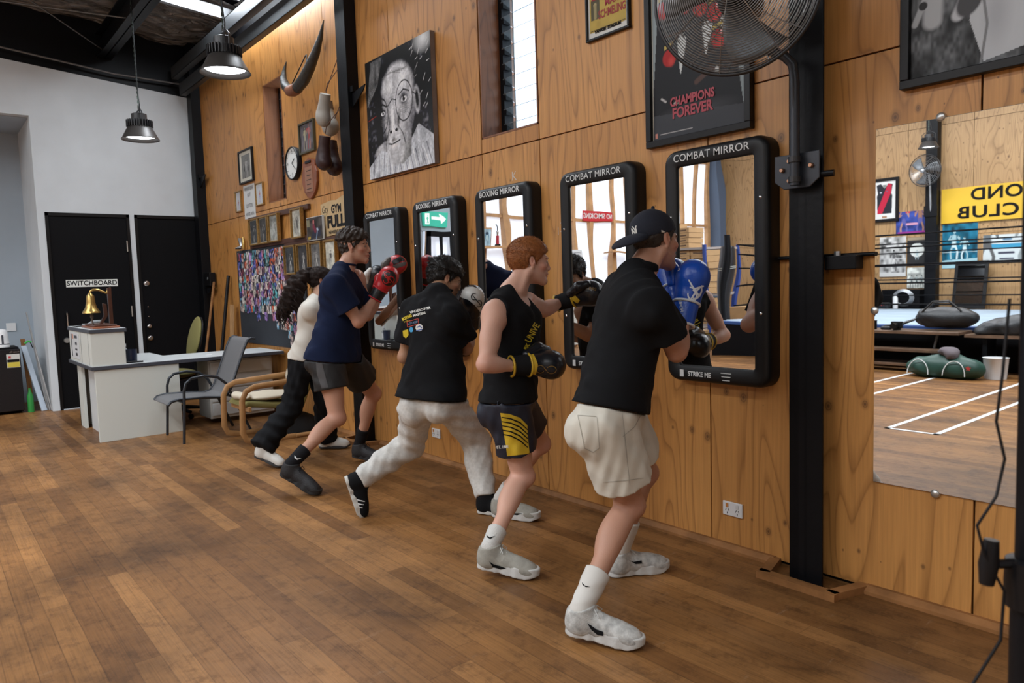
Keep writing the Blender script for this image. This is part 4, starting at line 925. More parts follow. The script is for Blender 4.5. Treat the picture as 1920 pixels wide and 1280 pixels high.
# hanging old boxing gloves (built in the glove section)
# pendants -------------------------------------------------------------------
def pendant(x, y, z, label, ztop_, power):
    t = thing('pendant_light', label, 'pendant light', (x, y, z), 'high bay pendant lights')
    BK = mat('lamp_black', (.02, .02, .022), .4)
    MB().lathe([(.105, .13), (.12, .12), (.175, .015), (.187, .0), (.187, -.006), (.175, .0), (.165, .015), (.108, .118)], (x, y, z), n=40, caps=False).build('lamp_shade', mat('lamp_shade_bronze', (.06, .055, .052), .4, .4), t, smooth=True)
    MB().lathe([(0, .03), (.15, .03), (.152, .033), (0, .034)], (x, y, z), n=36, caps=False).build('lamp_lens', mat('lamp_lens', (.9, .9, .9), .4, emit=((.88, .94, 1), 9.0)), t)
    fn = MB()
    for k in range(30):
        a = 2*PI*k/30; fn.box((x+.115*math.cos(a), y+.115*math.sin(a), z+.16), (.03, .006, .07), (0, 0, a))
    fn.lathe([(0, .12), (.10, .12), (.10, .2), (.075, .205), (.075, .26), (.05, .27), (0, .27)], (x, y, z), n=28); fn.build('heat_sink', BK, t)
    MB().tube([(x-.12, y, z+.15), (x-.125, y, z+.26), (x-.07, y, z+.30), (x+.07, y, z+.30), (x+.125, y, z+.26), (x+.12, y, z+.15)], .007, 8).build('yoke', BK, t)
    MB().tube([(x+.022*math.cos(a), y, z+.325+.022*math.sin(a)) for a in [2*PI*i/12 for i in range(12)]], .004, 6, True).build('ring', BK, t)
    ch = MB(); zz = z+.34; k = 0
    while zz < ztop_:
        ch.box((x, y, zz), (.016 if k % 2 else .004, .004 if k % 2 else .016, .026)); zz += .024; k += 1
    ch.build('chain', mat('chain_steel', (.10, .13, .11), .4, .7), t)
    MB().tube([(x+.03, y, z+.27), (x+.05, y, z+.36), (x+.012, y, z+.5), (x+.014, y, ztop_)], .005, 6).build('flex', BLKF, t)
    l = bpy.data.lights.new('lamp_glow', 'SPOT'); l.energy = power; l.spot_size = R_(130); l.spot_blend = .8; l.shadow_soft_size = .12; l.color = (.9, .95, 1)
    lo = bpy.data.objects.new('lamp_glow', l); lo.location = (x, y, z+.02); COL.objects.link(lo)
pendant(-8.60, -1.2, 3.055, 'black pendant light hanging on a long chain before the white wall', 4.75, 45)
pendant(-5.86, -1.2, 3.10, 'black pendant light near the skylight, nearer of the two', 4.8, 45)
pendant(-6.1, -12.6, 3.80, 'black pendant light across the gym, seen in the big mirror', 5.9, 40)

# wall fans ------------------------------------------------------------------
def fan(c, nrm, R, label, detail=True, sc=1.0):
    c, nrm = Vector(c), Vector(nrm).normalized(); a, b, d = axes(nrm)
    t = thing('wall_fan', label, 'fan', c, 'caged wall fans')
    WIRE = mat('fan_wire', (.42, .42, .42), .3, .85); DK = mat('fan_dark_metal', (.05, .05, .052), .4, .7)
    g = MB(); prof = lambda q: (R*math.sin(q*PI/2)*1.0, .13*sc*math.cos(q*PI/2)**.8)
    nr = 38 if detail else 12
    wr = .0019 if detail else .003
    for i in range(2, nr+1):
        q = i/nr; r = R*q; h = .12*sc*(1-q**2.6)
        g.tube([c+a*r*math.cos(x)+b*r*math.sin(x)+d*(h+.03) for x in [2*PI*k/48 for k in range(48)]], wr, 4, True)
    for k in range(8):
        x = 2*PI*k/8+.2; g.tube([c+(a*math.cos(x)+b*math.sin(x))*R*q+d*(.12*sc*(1-q**2.6)+.033) for q in [.08+.92*j/10 for j in range(11)]], wr*.9, 4)
    g.build('front_grille', WIRE, t)
    g = MB()
    for i in range(3, nr+1, 3 if detail else 4):
        q = i/nr; r = R*q; h = -.11*sc*(1-q**3); g.tube([c+a*r*math.cos(x)+b*r*math.sin(x)+d*(h+.03) for x in [2*PI*k/40 for k in range(40)]], .0022, 4, True)
    for k in range(12):
        x = 2*PI*k/12+.1; g.tube([c+(a*math.cos(x)+b*math.sin(x))*R*q+d*(-.11*sc*(1-q**3)+.03) for q in [.1+.9*j/8 for j in range(9)]], .0025, 4)
    g.build('rear_grille', WIRE, t)
    MB().tube([c+(a*math.cos(x)+b*math.sin(x))*R+d*.03 for x in [2*PI*k/64 for k in range(64)]], .008, 8, True, (1, 1)).build('rim', DK, t, smooth=True)
    MB().lathe([(0, .155*sc), (.03, .15*sc), (.042, .14*sc), (.04, .13*sc)], c, d, 24).build('hub_badge', GREYST, t, smooth=True)
    for k in range(3):
        x0 = 2*PI*k/3+.5; bl = MB()
        def fn(u, v):
            r = R*(.16+.74*u); an = x0+(v-.5)*1.05*(1-.25*u)-.35*u; return c+(a*math.cos(an)+b*math.sin(an))*r+d*(.03+(v-.5)*.07*(1-.4*u))
        bl.grid(fn, 8, 6); bl.build('blade', mat('fan_blade', (.13, .14, .15), .35, .6), t, thick=.003, smooth=True)
    MB().lathe([(0, .07), (.05, .065), (.055, .0), (.07, -.04), (.085, -.05), (.085, -.20), (.06, -.22), (0, -.22)], c, d, 28).build('motor', DK, t, smooth=True)
    return t, a, b, d
fc = Vector((-1.80, -.50, 2.567)); fn_ = Vector((.42, -.90, -.03))
t, a, b, d = fan(fc, fn_,   .326, 'large caged wall fan on the near black column, partly above the frame')
DK = MATS['fan_dark_metal']
MB().tube([(-1.715, -.20, 1.80), (-1.715, -.20, 2.05), (-1.715, -.20, 2.24), (-1.72, -.205, 2.31), (-1.75, -.22, 2.35), (-1.80, -.25, 2.38), (-1.90, -.32, 2.44)], .0205, 16).build('support_arm', mat('arm_grey_black', (.040, .045, .055), .35, .4), t, smooth=True)
bp = MB().prism([(-.105, .065), (.105, .065), (.105, -.05), (.06, -.085), (-.06, -.085), (-.105, -.05)], (-1.725, -.16, 1.875), (1, 0, 0), (0, 0, 1), .008).build('bracket_plate', mat('arm_grey_black', (.040, .045, .055), .35, .4), t, bevel=.003)
for z in (1.91, 1.825): MB().lathe([(.022, -.012), (.027, -.012), (.027, .012), (.022, .012)], (-1.715, -.20, z), n=20).build('clamp_collar', DK, bp)
for (x, z) in ((-1.79, 1.875), (-1.655, 1.88), (-1.755, 1.91), (-1.755, 1.825)): MB().lathe([(0, .012), (.008, .012), (.011, .004), (.011, -.002)], (x, -.172, z), (0, -1, 0), 8).build('bolt', mat('copper_bolt', (.45, .25, .16), .35, .8), bp)
MB().cyl((-1.66, -.15, 1.84), (-1.575, -.13, 1.84), .014, n=12).build('spigot', STEEL_BLK, t)
# ------------------------------------------------------------------ reception desk and the corner behind it
LAM = mat('cream_laminate', (.60, .62, .58), .5, bump=.04, bscale=200); EDGE = mat('grey_edge_band', (.05, .055, .07), .45); LAMT = mat('white_laminate_top', (.62, .65, .66), .35)
t = thing('reception_desk', 'cream laminate reception desk with grey edging and a raised counter box', 'desk', (-8.5, -1.4, 0))
MB().span((-8.00, -1.90, .0), (-7.965, -1.14, .70)).build('front_panel', LAM, t, bevel=.002)
MB().span((-9.25, -1.86, .0), (-8.98, -1.83, .70)).build('side_panel', LAM, t); MB().span((-8.95, -1.80, .0), (-8.02, -1.78, .70)).build('recessed_panel', LAMT, t); MB().span((-9.25, -1.86, 0), (-9.22, -1.2, .70)).build('side_panel', LAM, t)
tp = MB(); tp.span((-9.26, -1.93, .704), (-7.95, -1.12, .738)); tp.span((-8.66, -1.12, .704), (-7.95, -.03, .738)); tp.build('desk_edge', EDGE, t, bevel=.002)
tp = MB(); tp.span((-9.25, -1.92, .738), (-7.956, -1.12, .741)); tp.span((-8.65, -1.12, .738), (-7.956, -.04, .741)); tp.build('desk_top', LAMT, t)
b_ = MB().span((-9.20, -1.915, .742), (-7.965, -1.62, 1.06)).build('counter_box', LAM, t, bevel=.002)
MB().span((-9.22, -1.925, 1.06), (-7.955, -1.60, 1.095)).build('counter_edge', EDGE, t, bevel=.002); MB().span((-9.21, -1.918, 1.095), (-7.962, -1.607, 1.098)).build('counter_top', LAMT, t)
for x in (-8.10, -8.50): MB().span((x-.004, -1.9165, .745), (x+.002, -1.9155, 1.058)).build('panel_joint', EDGE, b_)
po = MB().span((-9.10, -1.921, .77), (-8.60, -1.916, 1.04)).build('notice', mat('notice_paper', (.58, .60, .62), .6), b_)
for i, (x, z, w, h, m_) in enumerate(((-9.02, .905, .03, .24, BLACK), (-8.93, 1.0, .07, .05, mat('notice_pink', (.55, .28, .2), .6)), (-8.76, 1.0, .16, .03, EDGE), (-8.76, .93, .10, .03, EDGE), (-8.76, .87, .12, .02, EDGE), (-8.76, .82, .1, .03, EDGE))): MB().box((x, -1.9225, z), (w, .001, h)).build('notice_print', m_, b_)
MB().lathe([(0, .003), (.03, .003), (.034, 0)], (-8.25, -.75, .741), n=20).build('cable_grommet', WHITE, t)
t = thing('drawer_unit', 'white slatted cabinet under the far end of the desk', 'cabinet', (-8.4, -.4, 0))
MB().span((-8.55, -.80, .05), (-8.15, -.10, .68)).build('body', mat('cabinet_white', (.58, .58, .55), .5), t, bevel=.004)
for i in range(4): MB().span((-8.148, -.78, .08+.15*i), (-8.135, -.12, .215+.15*i)).build('drawer_front', LAMT, t, bevel=.006)
def small(name, label, cat, mb, m, group=None, **kw): return tag(mb.build(name, m, **kw), label, cat, group)
rp = random.Random(2)
for i, (x, y, a, l) in enumerate(((-8.95, -1.82, .3, 'loose white paper sheet at the outer end of the counter box'), (-8.70, -1.76, -.2, 'loose white paper sheet under the bell stand'), (-9.08, -1.70, .7, 'curled white paper sheet on the counter box'))):
    q = MB(); ca, sa = math.cos(a), math.sin(a)
    q.grid(lambda u, v: (x+(u-.5)*.21*ca-(v-.5)*.29*sa, y+(u-.5)*.21*sa*.6+(v-.5)*.2*ca, 1.1+.004*i+.02*(u*u)*(1+i)*.8), 8, 6)
    small('paper_sheet', l, 'paper', q, mat('paper_white', (.66, .68, .70), .8), 'papers on the counter', thick=.001, base=(x, y, 1.1))
BRASS = MATS['brass']; DKW = mat('dark_turned_wood', (.07, .025, .014), .35, vary=.3)
t = thing('counter_bell', 'brass ship bell hanging from a dark wooden bracket stand', 'bell', (-8.35, -1.76, 1.098))
x, y = -8.2, -1.79
MB().span((-8.62, -1.88, 1.098), (-8.02, -1.64, 1.118)).build('stand_base', mat('red_brown_wood', (.22, .065, .025), .35, vary=.25), t, bevel=.006); MB().span((-8.55, -1.86, 1.118), (-8.05, -1.66, 1.135)).build('stand_plinth', DKW, t, bevel=.006)
MB().prism([(-1.665, 1.13), (-1.70, 1.13), (-1.70, 1.49), (-1.665, 1.50)], (x-.02, 0, 0), (0, 1, 0), (0, 0, 1), .04).build('stand_post', DKW, t, bevel=.004)
MB().prism([(-1.80, 1.13), (-1.765, 1.135), (-1.72, 1.20), (-1.71, 1.22), (-1.715, 1.33), (-1.75, 1.345), (-1.745, 1.22), (-1.77, 1.175)], (x-.012, 0, 0), (0, 1, 0), (0, 0, 1), .024).build('stand_brace', DKW, t, bevel=.003)
MB().tube([(x, -1.69, 1.47), (x, -1.705, 1.44), (x, -1.735, 1.455), (x, -1.775, 1.475), (x, -1.82, 1.478), (x, -1.845, 1.465), (x, -1.85, 1.44)], [.014, .012, .011, .012, .013, .011, .008], 10).build('bell_arm', BRASS, t, smooth=True)
MB().lathe([(0, .20), (.012, .20), (.018, .19), (.03, .175), (.036, .16), (.04, .10), (.052, .05), (.07, .025), (.078, .01), (.080, 0), (.072, .002), (.05, .04)], (x, -1.85, 1.25), n=32, caps=False).build('bell_body', BRASS, t, smooth=True)
MB().tube([(x, -1.85, 1.25), (x, -1.85, 1.215), (x, -1.848, 1.20), (x, -1.85, 1.17), (x, -1.843, 1.14), (x, -1.84, 1.12)], [.012, .016, .012, .007, .008, .006], 8).build('bell_rope', mat('rope_dark', (.10, .08, .065), .8), t, smooth=True)
t = thing('spray_bottle', 'clear bottle with a white label beside the counter box', 'bottle', (-8.2, -1.56, .742))
MB().lathe([(0, 0), (.028, 0), (.03, .01), (.03, .11), (.012, .14), (.012, .155), (0, .155)], (-8.25, -1.57, .742)).build('bottle_body', mat('bottle_clear', (.55, .58, .6), .2, trans=.3), t, smooth=True); MB().lathe([(.0305, .03), (.0308, .09)], (-8.25, -1.57, .742), caps=False).build('bottle_label', WHITE, t); MB().cyl((-8.25, -1.57, .895), (-8.25, -1.57, .925), .014).build('cap', WHITE, t)
small('pen_pot', 'dark blue pen pot on the desk', 'pen pot', MB().lathe([(0, 0), (.05, 0), (.055, .13), (.05, .13), (.046, .01)], (-8.12, -1.54, .742), caps=False), mat('navy_plastic', (.01, .018, .045), .3), smooth=True)
small('marker_pen', 'black marker pen lying by the desk edge', 'pen', MB().tube([(-8.03, -1.60, .752), (-8.0, -1.46, .752)], .009), BLKF)
small('glasses_case', 'small dark case beside the marker pen', 'case', MB().box((-8.06, -1.56, .752), (.05, .10, .02)), BLKF, bevel=.006)

# grey sling armchair
t = thing('sling_chair', 'grey mesh sling armchair with dark tubular frame in front of the desk', 'chair', (-7.56, -1.0, 0))
TB = mat('dark_tube', (.035, .04, .048), .35, .5); SLG = mat('grey_sling_mesh', (.13, .13, .135), .7, bump=.35, bscale=260)
cs = [(-1.43, .375), (-1.40, .405), (-1.33, .42), (-1.1, .412), (-.95, .395), (-.89, .41), (-.845, .47), (-.77, .66), (-.69, .86), (-.655, .93), (-.62, .95), (-.58, .94)]
MB().grid(lambda u, v: (-7.80+.48*u, *[a+(b-a)*(v*11-min(10, int(v*11))) for a, b in zip(cs[min(10, int(v*11))], cs[min(10, int(v*11))+1])]), 6, 44).build('sling', SLG, t, thick=.006, smooth=True)
for s_, xx in ((1, -7.30), (-1, -7.82)):
    f = MB(); f.tube([(xx, y, z) for y, z in cs], .013, 8); f.build('seat_rail', TB, t, smooth=True)
    f = MB(); f.tube([(xx+s_*.035, -1.32, 0), (xx+s_*.035, -1.30, .3), (xx+s_*.035, -1.29, .50), (xx+s_*.035, -1.27, .57), (xx+s_*.035, -1.22, .61), (xx+s_*.035, -1.10, .625), (xx+s_*.035, -.98, .60), (xx+s_*.03, -.90, .53), (xx+s_*.02, -.85, .42), (xx+s_*.03, -.67, 0)], .0135, 10); f.build('leg', TB, t, smooth=True)
MB().cyl((-7.83, -.86, .40), (-7.29, -.86, .40), .012).build('cross_bar', TB, t); MB().cyl((-7.83, -1.30, .39), (-7.29, -1.30, .39), .012).build('cross_bar', TB, t)
# office chair
t = thing('office_chair', 'olive green swivel office chair behind the desk return', 'chair', (-8.95, -.95, 0))
OL = mat('olive_fabric', (.17, .15, .045), .85, bump=.3, bscale=200); cx, cy = -8.95, -.95
F_ = Field((cx-.32, cy-.32, .38), (cx+.32, cy+.32, .62), .01); F_.ell((cx, cy, .50), (.25, .25, .055), k=.01); F_.ell((cx, cy-.15, .505), (.23, .12, .045), k=.04); field_obj('seat', F_, OL, t, 2)
F_ = Field((cx-.3, cy+.10, .62), (cx+.3, cy+.40, 1.2), .01)
F_.ell((cx, cy+.25, .88), (.215, .035, .27), np.array([[1, 0, 0], [0, .97, -.24], [0, .24, .97]]), k=.01); field_obj('backrest', F_, OL, t, 2)
F_ = Field((cx-.3, cy+.10, .6), (cx+.3, cy+.42, 1.2), .01); F_.ell((cx, cy+.275, .88), (.212, .03, .265), np.array([[1, 0, 0], [0, .97, -.24], [0, .24, .97]]), k=.01); field_obj('back_shell', F_, BLKF, t, 2)
MB().tube([(cx, cy+.05, .44), (cx, cy+.26, .46), (cx, cy+.27, .75)], .03, 8).build('back_bar', BLKF, t); MB().cyl((cx, cy, .08), (cx, cy, .46), .03).build('gas_column', BLKF, t)
for k in range(5):
    a = 2*PI*k/5+.3; e = (cx+.29*math.cos(a), cy+.29*math.sin(a)); MB().tube([(cx, cy, .12), (e[0], e[1], .075)], [.032, .018], 8).build('leg', BLKF, t); MB().cyl((e[0]-.02, e[1], .028), (e[0]+.02, e[1], .028), .028).build('castor', BLKF, t)
# bent wood armchair
t = thing('bentwood_armchair', 'bent birch armchair with a cream cushion behind the woman', 'chair', (-7.0, -.6, 0))
BW = mat('bent_birch', (.36, .19, .075), .4, vary=.15, vscale=6); AX = -6.98
for xx in (-6.72, -7.24):
    f = MB(); f.tube([(xx, -.45, .02), (xx, -.80, .02), (xx, -.92, .05), (xx, -.95, .12), (xx, -.94, .42), (xx, -.90, .50), (xx, -.82, .535), (xx, -.30, .56)], .024, 8, False, (.5, 1.15)); f.tube([(xx, -.45, .02), (xx, -.12, .02)], .022, 8)
    f.build('leg', BW, t, smooth=True)
MB().span((-7.22, -.88, .30), (-6.74, -.85, .35)).build('seat_rail', BW, t, bevel=.006); 
MB().prism([(-.92, .35), (-.88, .40), (-.40, .33), (-.12, .92), (-.06, .90), (-.34, .26), (-.42, .27)], (-7.20, 0, 0), (0, 1, 0), (0, 0, 1), .44).build('cushion', OL, t, bevel=.02)
F_ = Field((-7.3, -1.0, .36), (-6.7, -.1, .75), .01); F_.ell((-6.98, -.62, .41), (.22, .27, .04), k=.02); F_.ell((-6.98, -.86, .43), (.2, .06, .035), k=.03); F_.ell((-6.98, -.30, .55), (.2, .08, .16), k=.05); F_.wrinkle(.006, [((30, 22, 10), 1)], 4); field_obj('loose_cushion', F_, mat('cream_cloth', (.52, .46, .36), .9), t, 2)
small('black_bag', 'dark soft bag on the floor behind the bentwood chair', 'bag', MB().lathe([(0, 0), (.16, .0), (.18, .06), (.13, .15), (.05, .19), (0, .19)], (-7.0, -.28, .0)), mat('black_cloth', (.012, .012, .014), .9), smooth=True)
for i, (a, b_, r, m_, l) in enumerate((((-9.75, -.45, .0), (-10.15, -.06, 1.55), .016, TRIM, 'reddish broom handle leaning in the plywood corner'), ((-9.55, -.30, 0), (-9.62, -.04, 1.62), .022, BLKF, 'black pole leaning in the plywood corner'))):
    small('leaning_pole', l, 'pole', MB().tube([a, b_], r), m_, base=a)
small('leaning_plank', 'orange timber plank propped against the plywood behind the office chair', 'plank', MB().prism([(0, 0), (.10, 0), (.10, 1.25), (0, 1.25)], (-9.5, -.14, 0), (1, 0, 0), (0, .06, 1), .02), PINE, base=(-9.45, -.1, 0))

# kitchen recess: bar fridge, kettle, leaning panels
t = thing('bar_fridge', 'black bar fridge in the kitchen recess', 'fridge', (-11.05, -2.45, 0))
MB().span((-11.35, -2.74, .02), (-10.86, -2.23, .82)).build('cabinet', BLACK, t, bevel=.008); dr = MB().span((-10.85, -2.735, .04), (-10.80, -2.225, .80)).build('door', mat('fridge_gloss', (.010, .010, .012), .22), t, bevel=.006)
MB().span((-10.7995, -2.37, .575), (-10.797, -2.235, .74)).build('energy_label', mat('label_white', (.6, .6, .56), .6), dr); MB().span((-10.797, -2.365, .58), (-10.7955, -2.24, .64)).build('label_band', mat('label_yellow', (.62, .50, .06), .6), dr); MB().span((-10.797, -2.365, .642), (-10.7955, -2.24, .675)).build('label_band', BLKF, dr)
MB().span((-10.797, -2.35, .69), (-10.7955, -2.325, .715)).build('label_mark', mat('label_red', (.5, .04, .04), .6), dr)
lettering('fridge_badge', 'frion', (-10.796, -2.29, .765), ROT_FAR, .035, CHROME, dr, shear=.5, sx=1.5)
t = thing('kettle', 'white electric kettle standing on the black fridge', 'kettle', (-10.98, -2.42, .82))
k_ = (-10.98, -2.385, .82)
MB().lathe([(0, .0), (.075, 0), (.078, .02), (.074, .025), (.07, .10), (.062, .19), (.05, .215), (.02, .225), (0, .226)], k_, n=28).build('kettle_body', WHITE, t, smooth=True)
MB().box((k_[0]+.072, k_[1]+.0, .92), (.006, .022, .11)).build('water_gauge', EDGE, t, bevel=.003); MB().tube([(k_[0], k_[1]-.06, 1.03), (k_[0], k_[1]-.12, 1.0), (k_[0], k_[1]-.12, .90), (k_[0], k_[1]-.07, .87)], .012, 8).build('kettle_handle', WHITE, t, smooth=True); MB().lathe([(.0755, .035), (.0755, .045)], k_, caps=False, n=28).build('base_ring', EDGE, t)
q = thing('power_point', 'white power point on the recess wall above the fridge', 'power point', (-11.87, -2.2, 1.0)); MB().span((-11.88, -2.26, .98), (-11.865, -2.15, 1.09)).build('face_plate', WHITE, q, bevel=.003)
small('leaning_shelf_board', 'pale blue white board leaning beside the fridge', 'board', MB().prism([(0, 0), (.06, 0), (.06, .86), (0, .86)], (-10.80, -2.055, 0.0), (-.25, .97, 0), (-.25, -.17, .95), .02), mat('pale_board', (.50, .58, .68), .5), base=(-10.8, -2.0, 0))
for i in range(3): small('metal_strip', ('long aluminium strip leaning in the recess, tallest', 'grey aluminium strip leaning in the recess, middle', 'short aluminium strip leaning nearest the door')[i], 'strip', MB().tube([(-10.82+.03*i, -1.985+.018*i, 0), (-10.98+.05*i, -2.11+.025*i, 1.24-.22*i)], .009, 6), (mat('alu_dull', (.42, .42, .42), .4, .6)), 'aluminium strips leaning in the recess')
small('red_board', 'thin brown red board leaning behind the fridge side', 'board', MB().prism([(0, 0), (.05, 0), (.05, .95), (0, .95)], (-10.90, -2.16, 0), (-.3, .95, 0), (-.2, -.03, .95), .012), TRIM)
t = thing('hand_saw', 'green handled saw hung beside the fridge', 'saw', (-10.82, -2.16, .85)); MB().tube([(-10.82, -2.17, .86), (-10.82, -2.13, .885), (-10.82, -2.10, .87)], .012, 8).build('saw_handle', mat('green_plastic', (.04, .40, .07), .4), t, smooth=True); MB().tube([(-10.82, -2.11, .87), (-10.83, -2.09, .8)], .006, 6).build('saw_blade', BLKF, t)
small('green_bottle', 'green bottle on the floor between fridge and boards', 'bottle', MB().lathe([(0, 0), (.035, 0), (.035, .2), (.015, .26), (.012, .3), (0, .3)], (-10.83, -2.16, 0)), mat('green_glass', (.03, .25, .05), .3), smooth=True)
# things the training mirrors show of the recess
t = thing('kitchen_shelf', 'white shelf unit in the kitchen recess, seen in the furthest training mirror', 'shelf', (-11.6, -3.6, 0))
MB().span((-11.85, -4.215, 1.0), (-11.3, -3.1, 1.04)).build('shelf_board', BLKF, t); MB().span((-11.85, -4.215, .02), (-11.82, -3.1, 1.0)).build('back_panel', LAM, t); MB().span((-11.85, -4.215, .55), (-11.3, -3.1, .58)).build('shelf_board', LAM, t); MB().span((-11.85, -4.27, 0), (-11.3, -4.25, 1.04)).build('side_panel', LAM, t); MB().span((-11.85, -3.12, 0), (-11.3, -3.1, 1.04)).build('side_panel', LAM, t)
for i, (y, z, w, h, c_) in enumerate(((-3.45, .60, .26, .05, (.3, .28, .25)), (-3.45, .655, .22, .05, (.4, .42, .42)), (-3.47, .71, .2, .11, (.25, .35, .6)), (-3.47, .825, .17, .04, (.5, .12, .1)))):
    small('book', ('dark book at the bottom of the shelf pile', 'grey book second in the shelf pile', 'blue box of tea on the shelf pile', 'red packet on top of the shelf pile')[i], 'book', MB().span((-11.6, y-w/2, z), (-11.42, y+w/2, z+h)), mat('book_%d' % i, c_, .6), 'pile on the kitchen shelf', bevel=.003)
small('open_book', 'open white ledger on top of the kitchen shelf', 'book', MB().prism([(-.22, 0), (0, .012), (.22, 0), (.22, .03), (.1, .045), (0, .03), (-.1, .045), (-.22, .03)], (-11.55, -3.4, 1.04), (0, 1, 0), (0, 0, 1), .25), mat('paper_white', (.66, .68, .70), .8))
small('plant_pot', 'small white pot on the kitchen shelf', 'pot', MB().lathe([(0, 0), (.05, 0), (.07, .12), (.06, .12), (0, .10)], (-11.5, -3.7, 1.04)), WHITE, smooth=True)

# panel wall: exit sign, glazed door, shelf with trophy, signs
t = thing('exit_sign', 'green running man exit sign, seen in the second training mirror', 'exit sign', (-11.5, -4.6, 2.4))
MB().span((-11.52, -4.80, 2.50), (-11.47, -4.28+.01, 2.75)).build('sign_box', mat('exit_green', (.02, .28, .20), .4, emit=((.03, .5, .36), .5)), t, bevel=.004)
q = MB(); X_ = -11.468
def F2(pts): q.prism([(-9.07-y, z) for y, z in pts], (X_, 0, 0), (0, 1, 0), (0, 0, 1), -.003)
F2([(-4.76, 2.53), (-4.62, 2.53), (-4.62, 2.72), (-4.76, 2.72)]); F2([(-4.56, 2.615), (-4.42, 2.615), (-4.42, 2.56), (-4.32, 2.64), (-4.42, 2.72), (-4.42, 2.665), (-4.56, 2.665)]); q.build('arrow', mat('exit_white', (.8, .85, .8), .5, emit=((.8, 1, .9), .5)), t)
q = MB(); q.tube([(X_+.005, -4.370, 2.55), (X_+.005, -4.390, 2.60), (X_+.005, -4.415, 2.55)], .008, 6); q.tube([(X_+.005, -4.380, 2.6), (X_+.005, -4.390, 2.65)], .012, 6); q.tube([(X_+.005, -4.340, 2.62), (X_+.005, -4.380, 2.65), (X_+.005, -4.420, 2.63)], .007, 6); q.lathe([(0, -.012), (.012, 0), (0, .012)], (X_+.005, -4.395, 2.68), (1, 0, 0), 10); q.build('running_man', MATS['exit_green'], t)
struct('wall_exit', MB().span((-11.6, -5.6, 2.42), (-11.53, -4.24, 5.0)), MATS['grey_white_paint'], 'pale bulkhead holding the exit sign')
f = MB(); f.span((-11.58, -4.50, 0), (-11.5, -4.42, 2.42)); f.span((-11.58, -5.05, 0), (-11.5, -4.97, 2.42)); f.span((-11.58, -5.05, 2.32), (-11.5, -4.42, 2.42)); f.span((-11.58, -4.70, 0), (-11.52, -4.66, 2.4)); f.span((-11.58, -5.0, 1.05), (-11.52, -4.45, 1.12)); f.span((-11.58, -5.0, 0), (-11.53, -4.45, .3))
struct('door_3', f, BLACK, 'black framed glazed entry door')
struct('trim_20', MB().span((-11.62, -5.6, 0), (-11.5, -5.05, 2.45)), BLACK)
t = thing('trophy_shelf', 'pine shelf on the translucent wall, seen in the middle training mirror', 'shelf', (-11.4, -6.2, 2.1)); MB().span((-11.6, -6.9, 2.10), (-11.38, -5.5, 2.14)).build('shelf_board', PINE, t)
t = thing('trophy', 'red trophy with a small figure on the pine shelf', 'trophy', (-11.48, -6.05, 2.14)); MB().span((-11.52, -6.09, 2.14), (-11.44, -6.01, 2.18)).build('trophy_base', BLKF, t); MB().span((-11.505, -6.075, 2.18), (-11.455, -6.025, 2.36)).build('trophy_column', mat('trophy_red', (.45, .02, .04), .25, .3), t); MB().lathe([(0, 0), (.02, .01), (.035, .08), (.03, .09), (.0, .09)], (-11.48, -6.05, 2.36)).build('trophy_cup', CHROME, t, smooth=True); MB().tube([(-11.48, -6.05, 2.45), (-11.48, -6.05, 2.53), (-11.48, -6.0, 2.58)], .012, 6).build('trophy_figure', BLKF, t)
t = thing('standing_photograph', 'framed blue portrait photo leaning on the pine shelf', 'photograph', (-11.5, -5.75, 2.14)); MB().span((-11.56, -5.90, 2.14), (-11.54, -5.62, 2.52)).build('picture_frame', PINE, t)
p = Pic(.24, .33, (.35, .5, .6), 40); p.noise(.5, 5, 5, 3).ell(.5, .55, .25, .35, (.08, .20, .30)).ell(.5, .5, .18, .26, (.40, .55, .6)).ell(.5, .75, .2, .12, (.03, .06, .1)); p.build('print', (-11.538, -5.76, 2.33), ROT_FAR, t)
t = thing('no_smoking_sign', 'red NO SMOKING sign on the studs, seen in the fourth training mirror', 'sign', (-11.58, -8.9, 2.8)); MB().span((-11.6, -9.35, 2.74), (-11.585, -8.55, 2.94)).build('sign_plate', mat('sign_red', (.50, .02, .03), .5), t); lettering('sign_lettering', 'NO SMOKING', (-11.583, -8.95, 2.84), ROT_FAR, .14, PRINTW, t, bold=.003, sx=.85)
t = thing('notice_sheet', 'white printed notice on the studs, seen in the fourth training mirror', 'notice', (-11.58, -8.15, 1.2)); ns = MB().span((-11.6, -8.40, 1.45), (-11.59, -7.95, 2.05)).build('sheet', mat('paper_white', (.66, .68, .70), .8), t)
for i in range(9): MB().box((-11.588, -8.17, 1.98-.055*i), (.001, .34-.05*(i % 3), .01)).build('text_line', EDGE, ns)
t = thing('shoe_shelf', 'small pine shelf with a lamp on the translucent wall', 'shelf', (-11.5, -9.4, 2.0)); MB().span((-11.6, -9.9, 1.98), (-11.4, -9.2, 2.01)).build('shelf_board', PINE, t)
struct('trim_21', MB().span((-11.63, -13.4, .05), (-11.58, -6.4, 1.18)), mat('white_dado', (.50, .49, .45), .6), 'pale dado boards under the translucent wall')

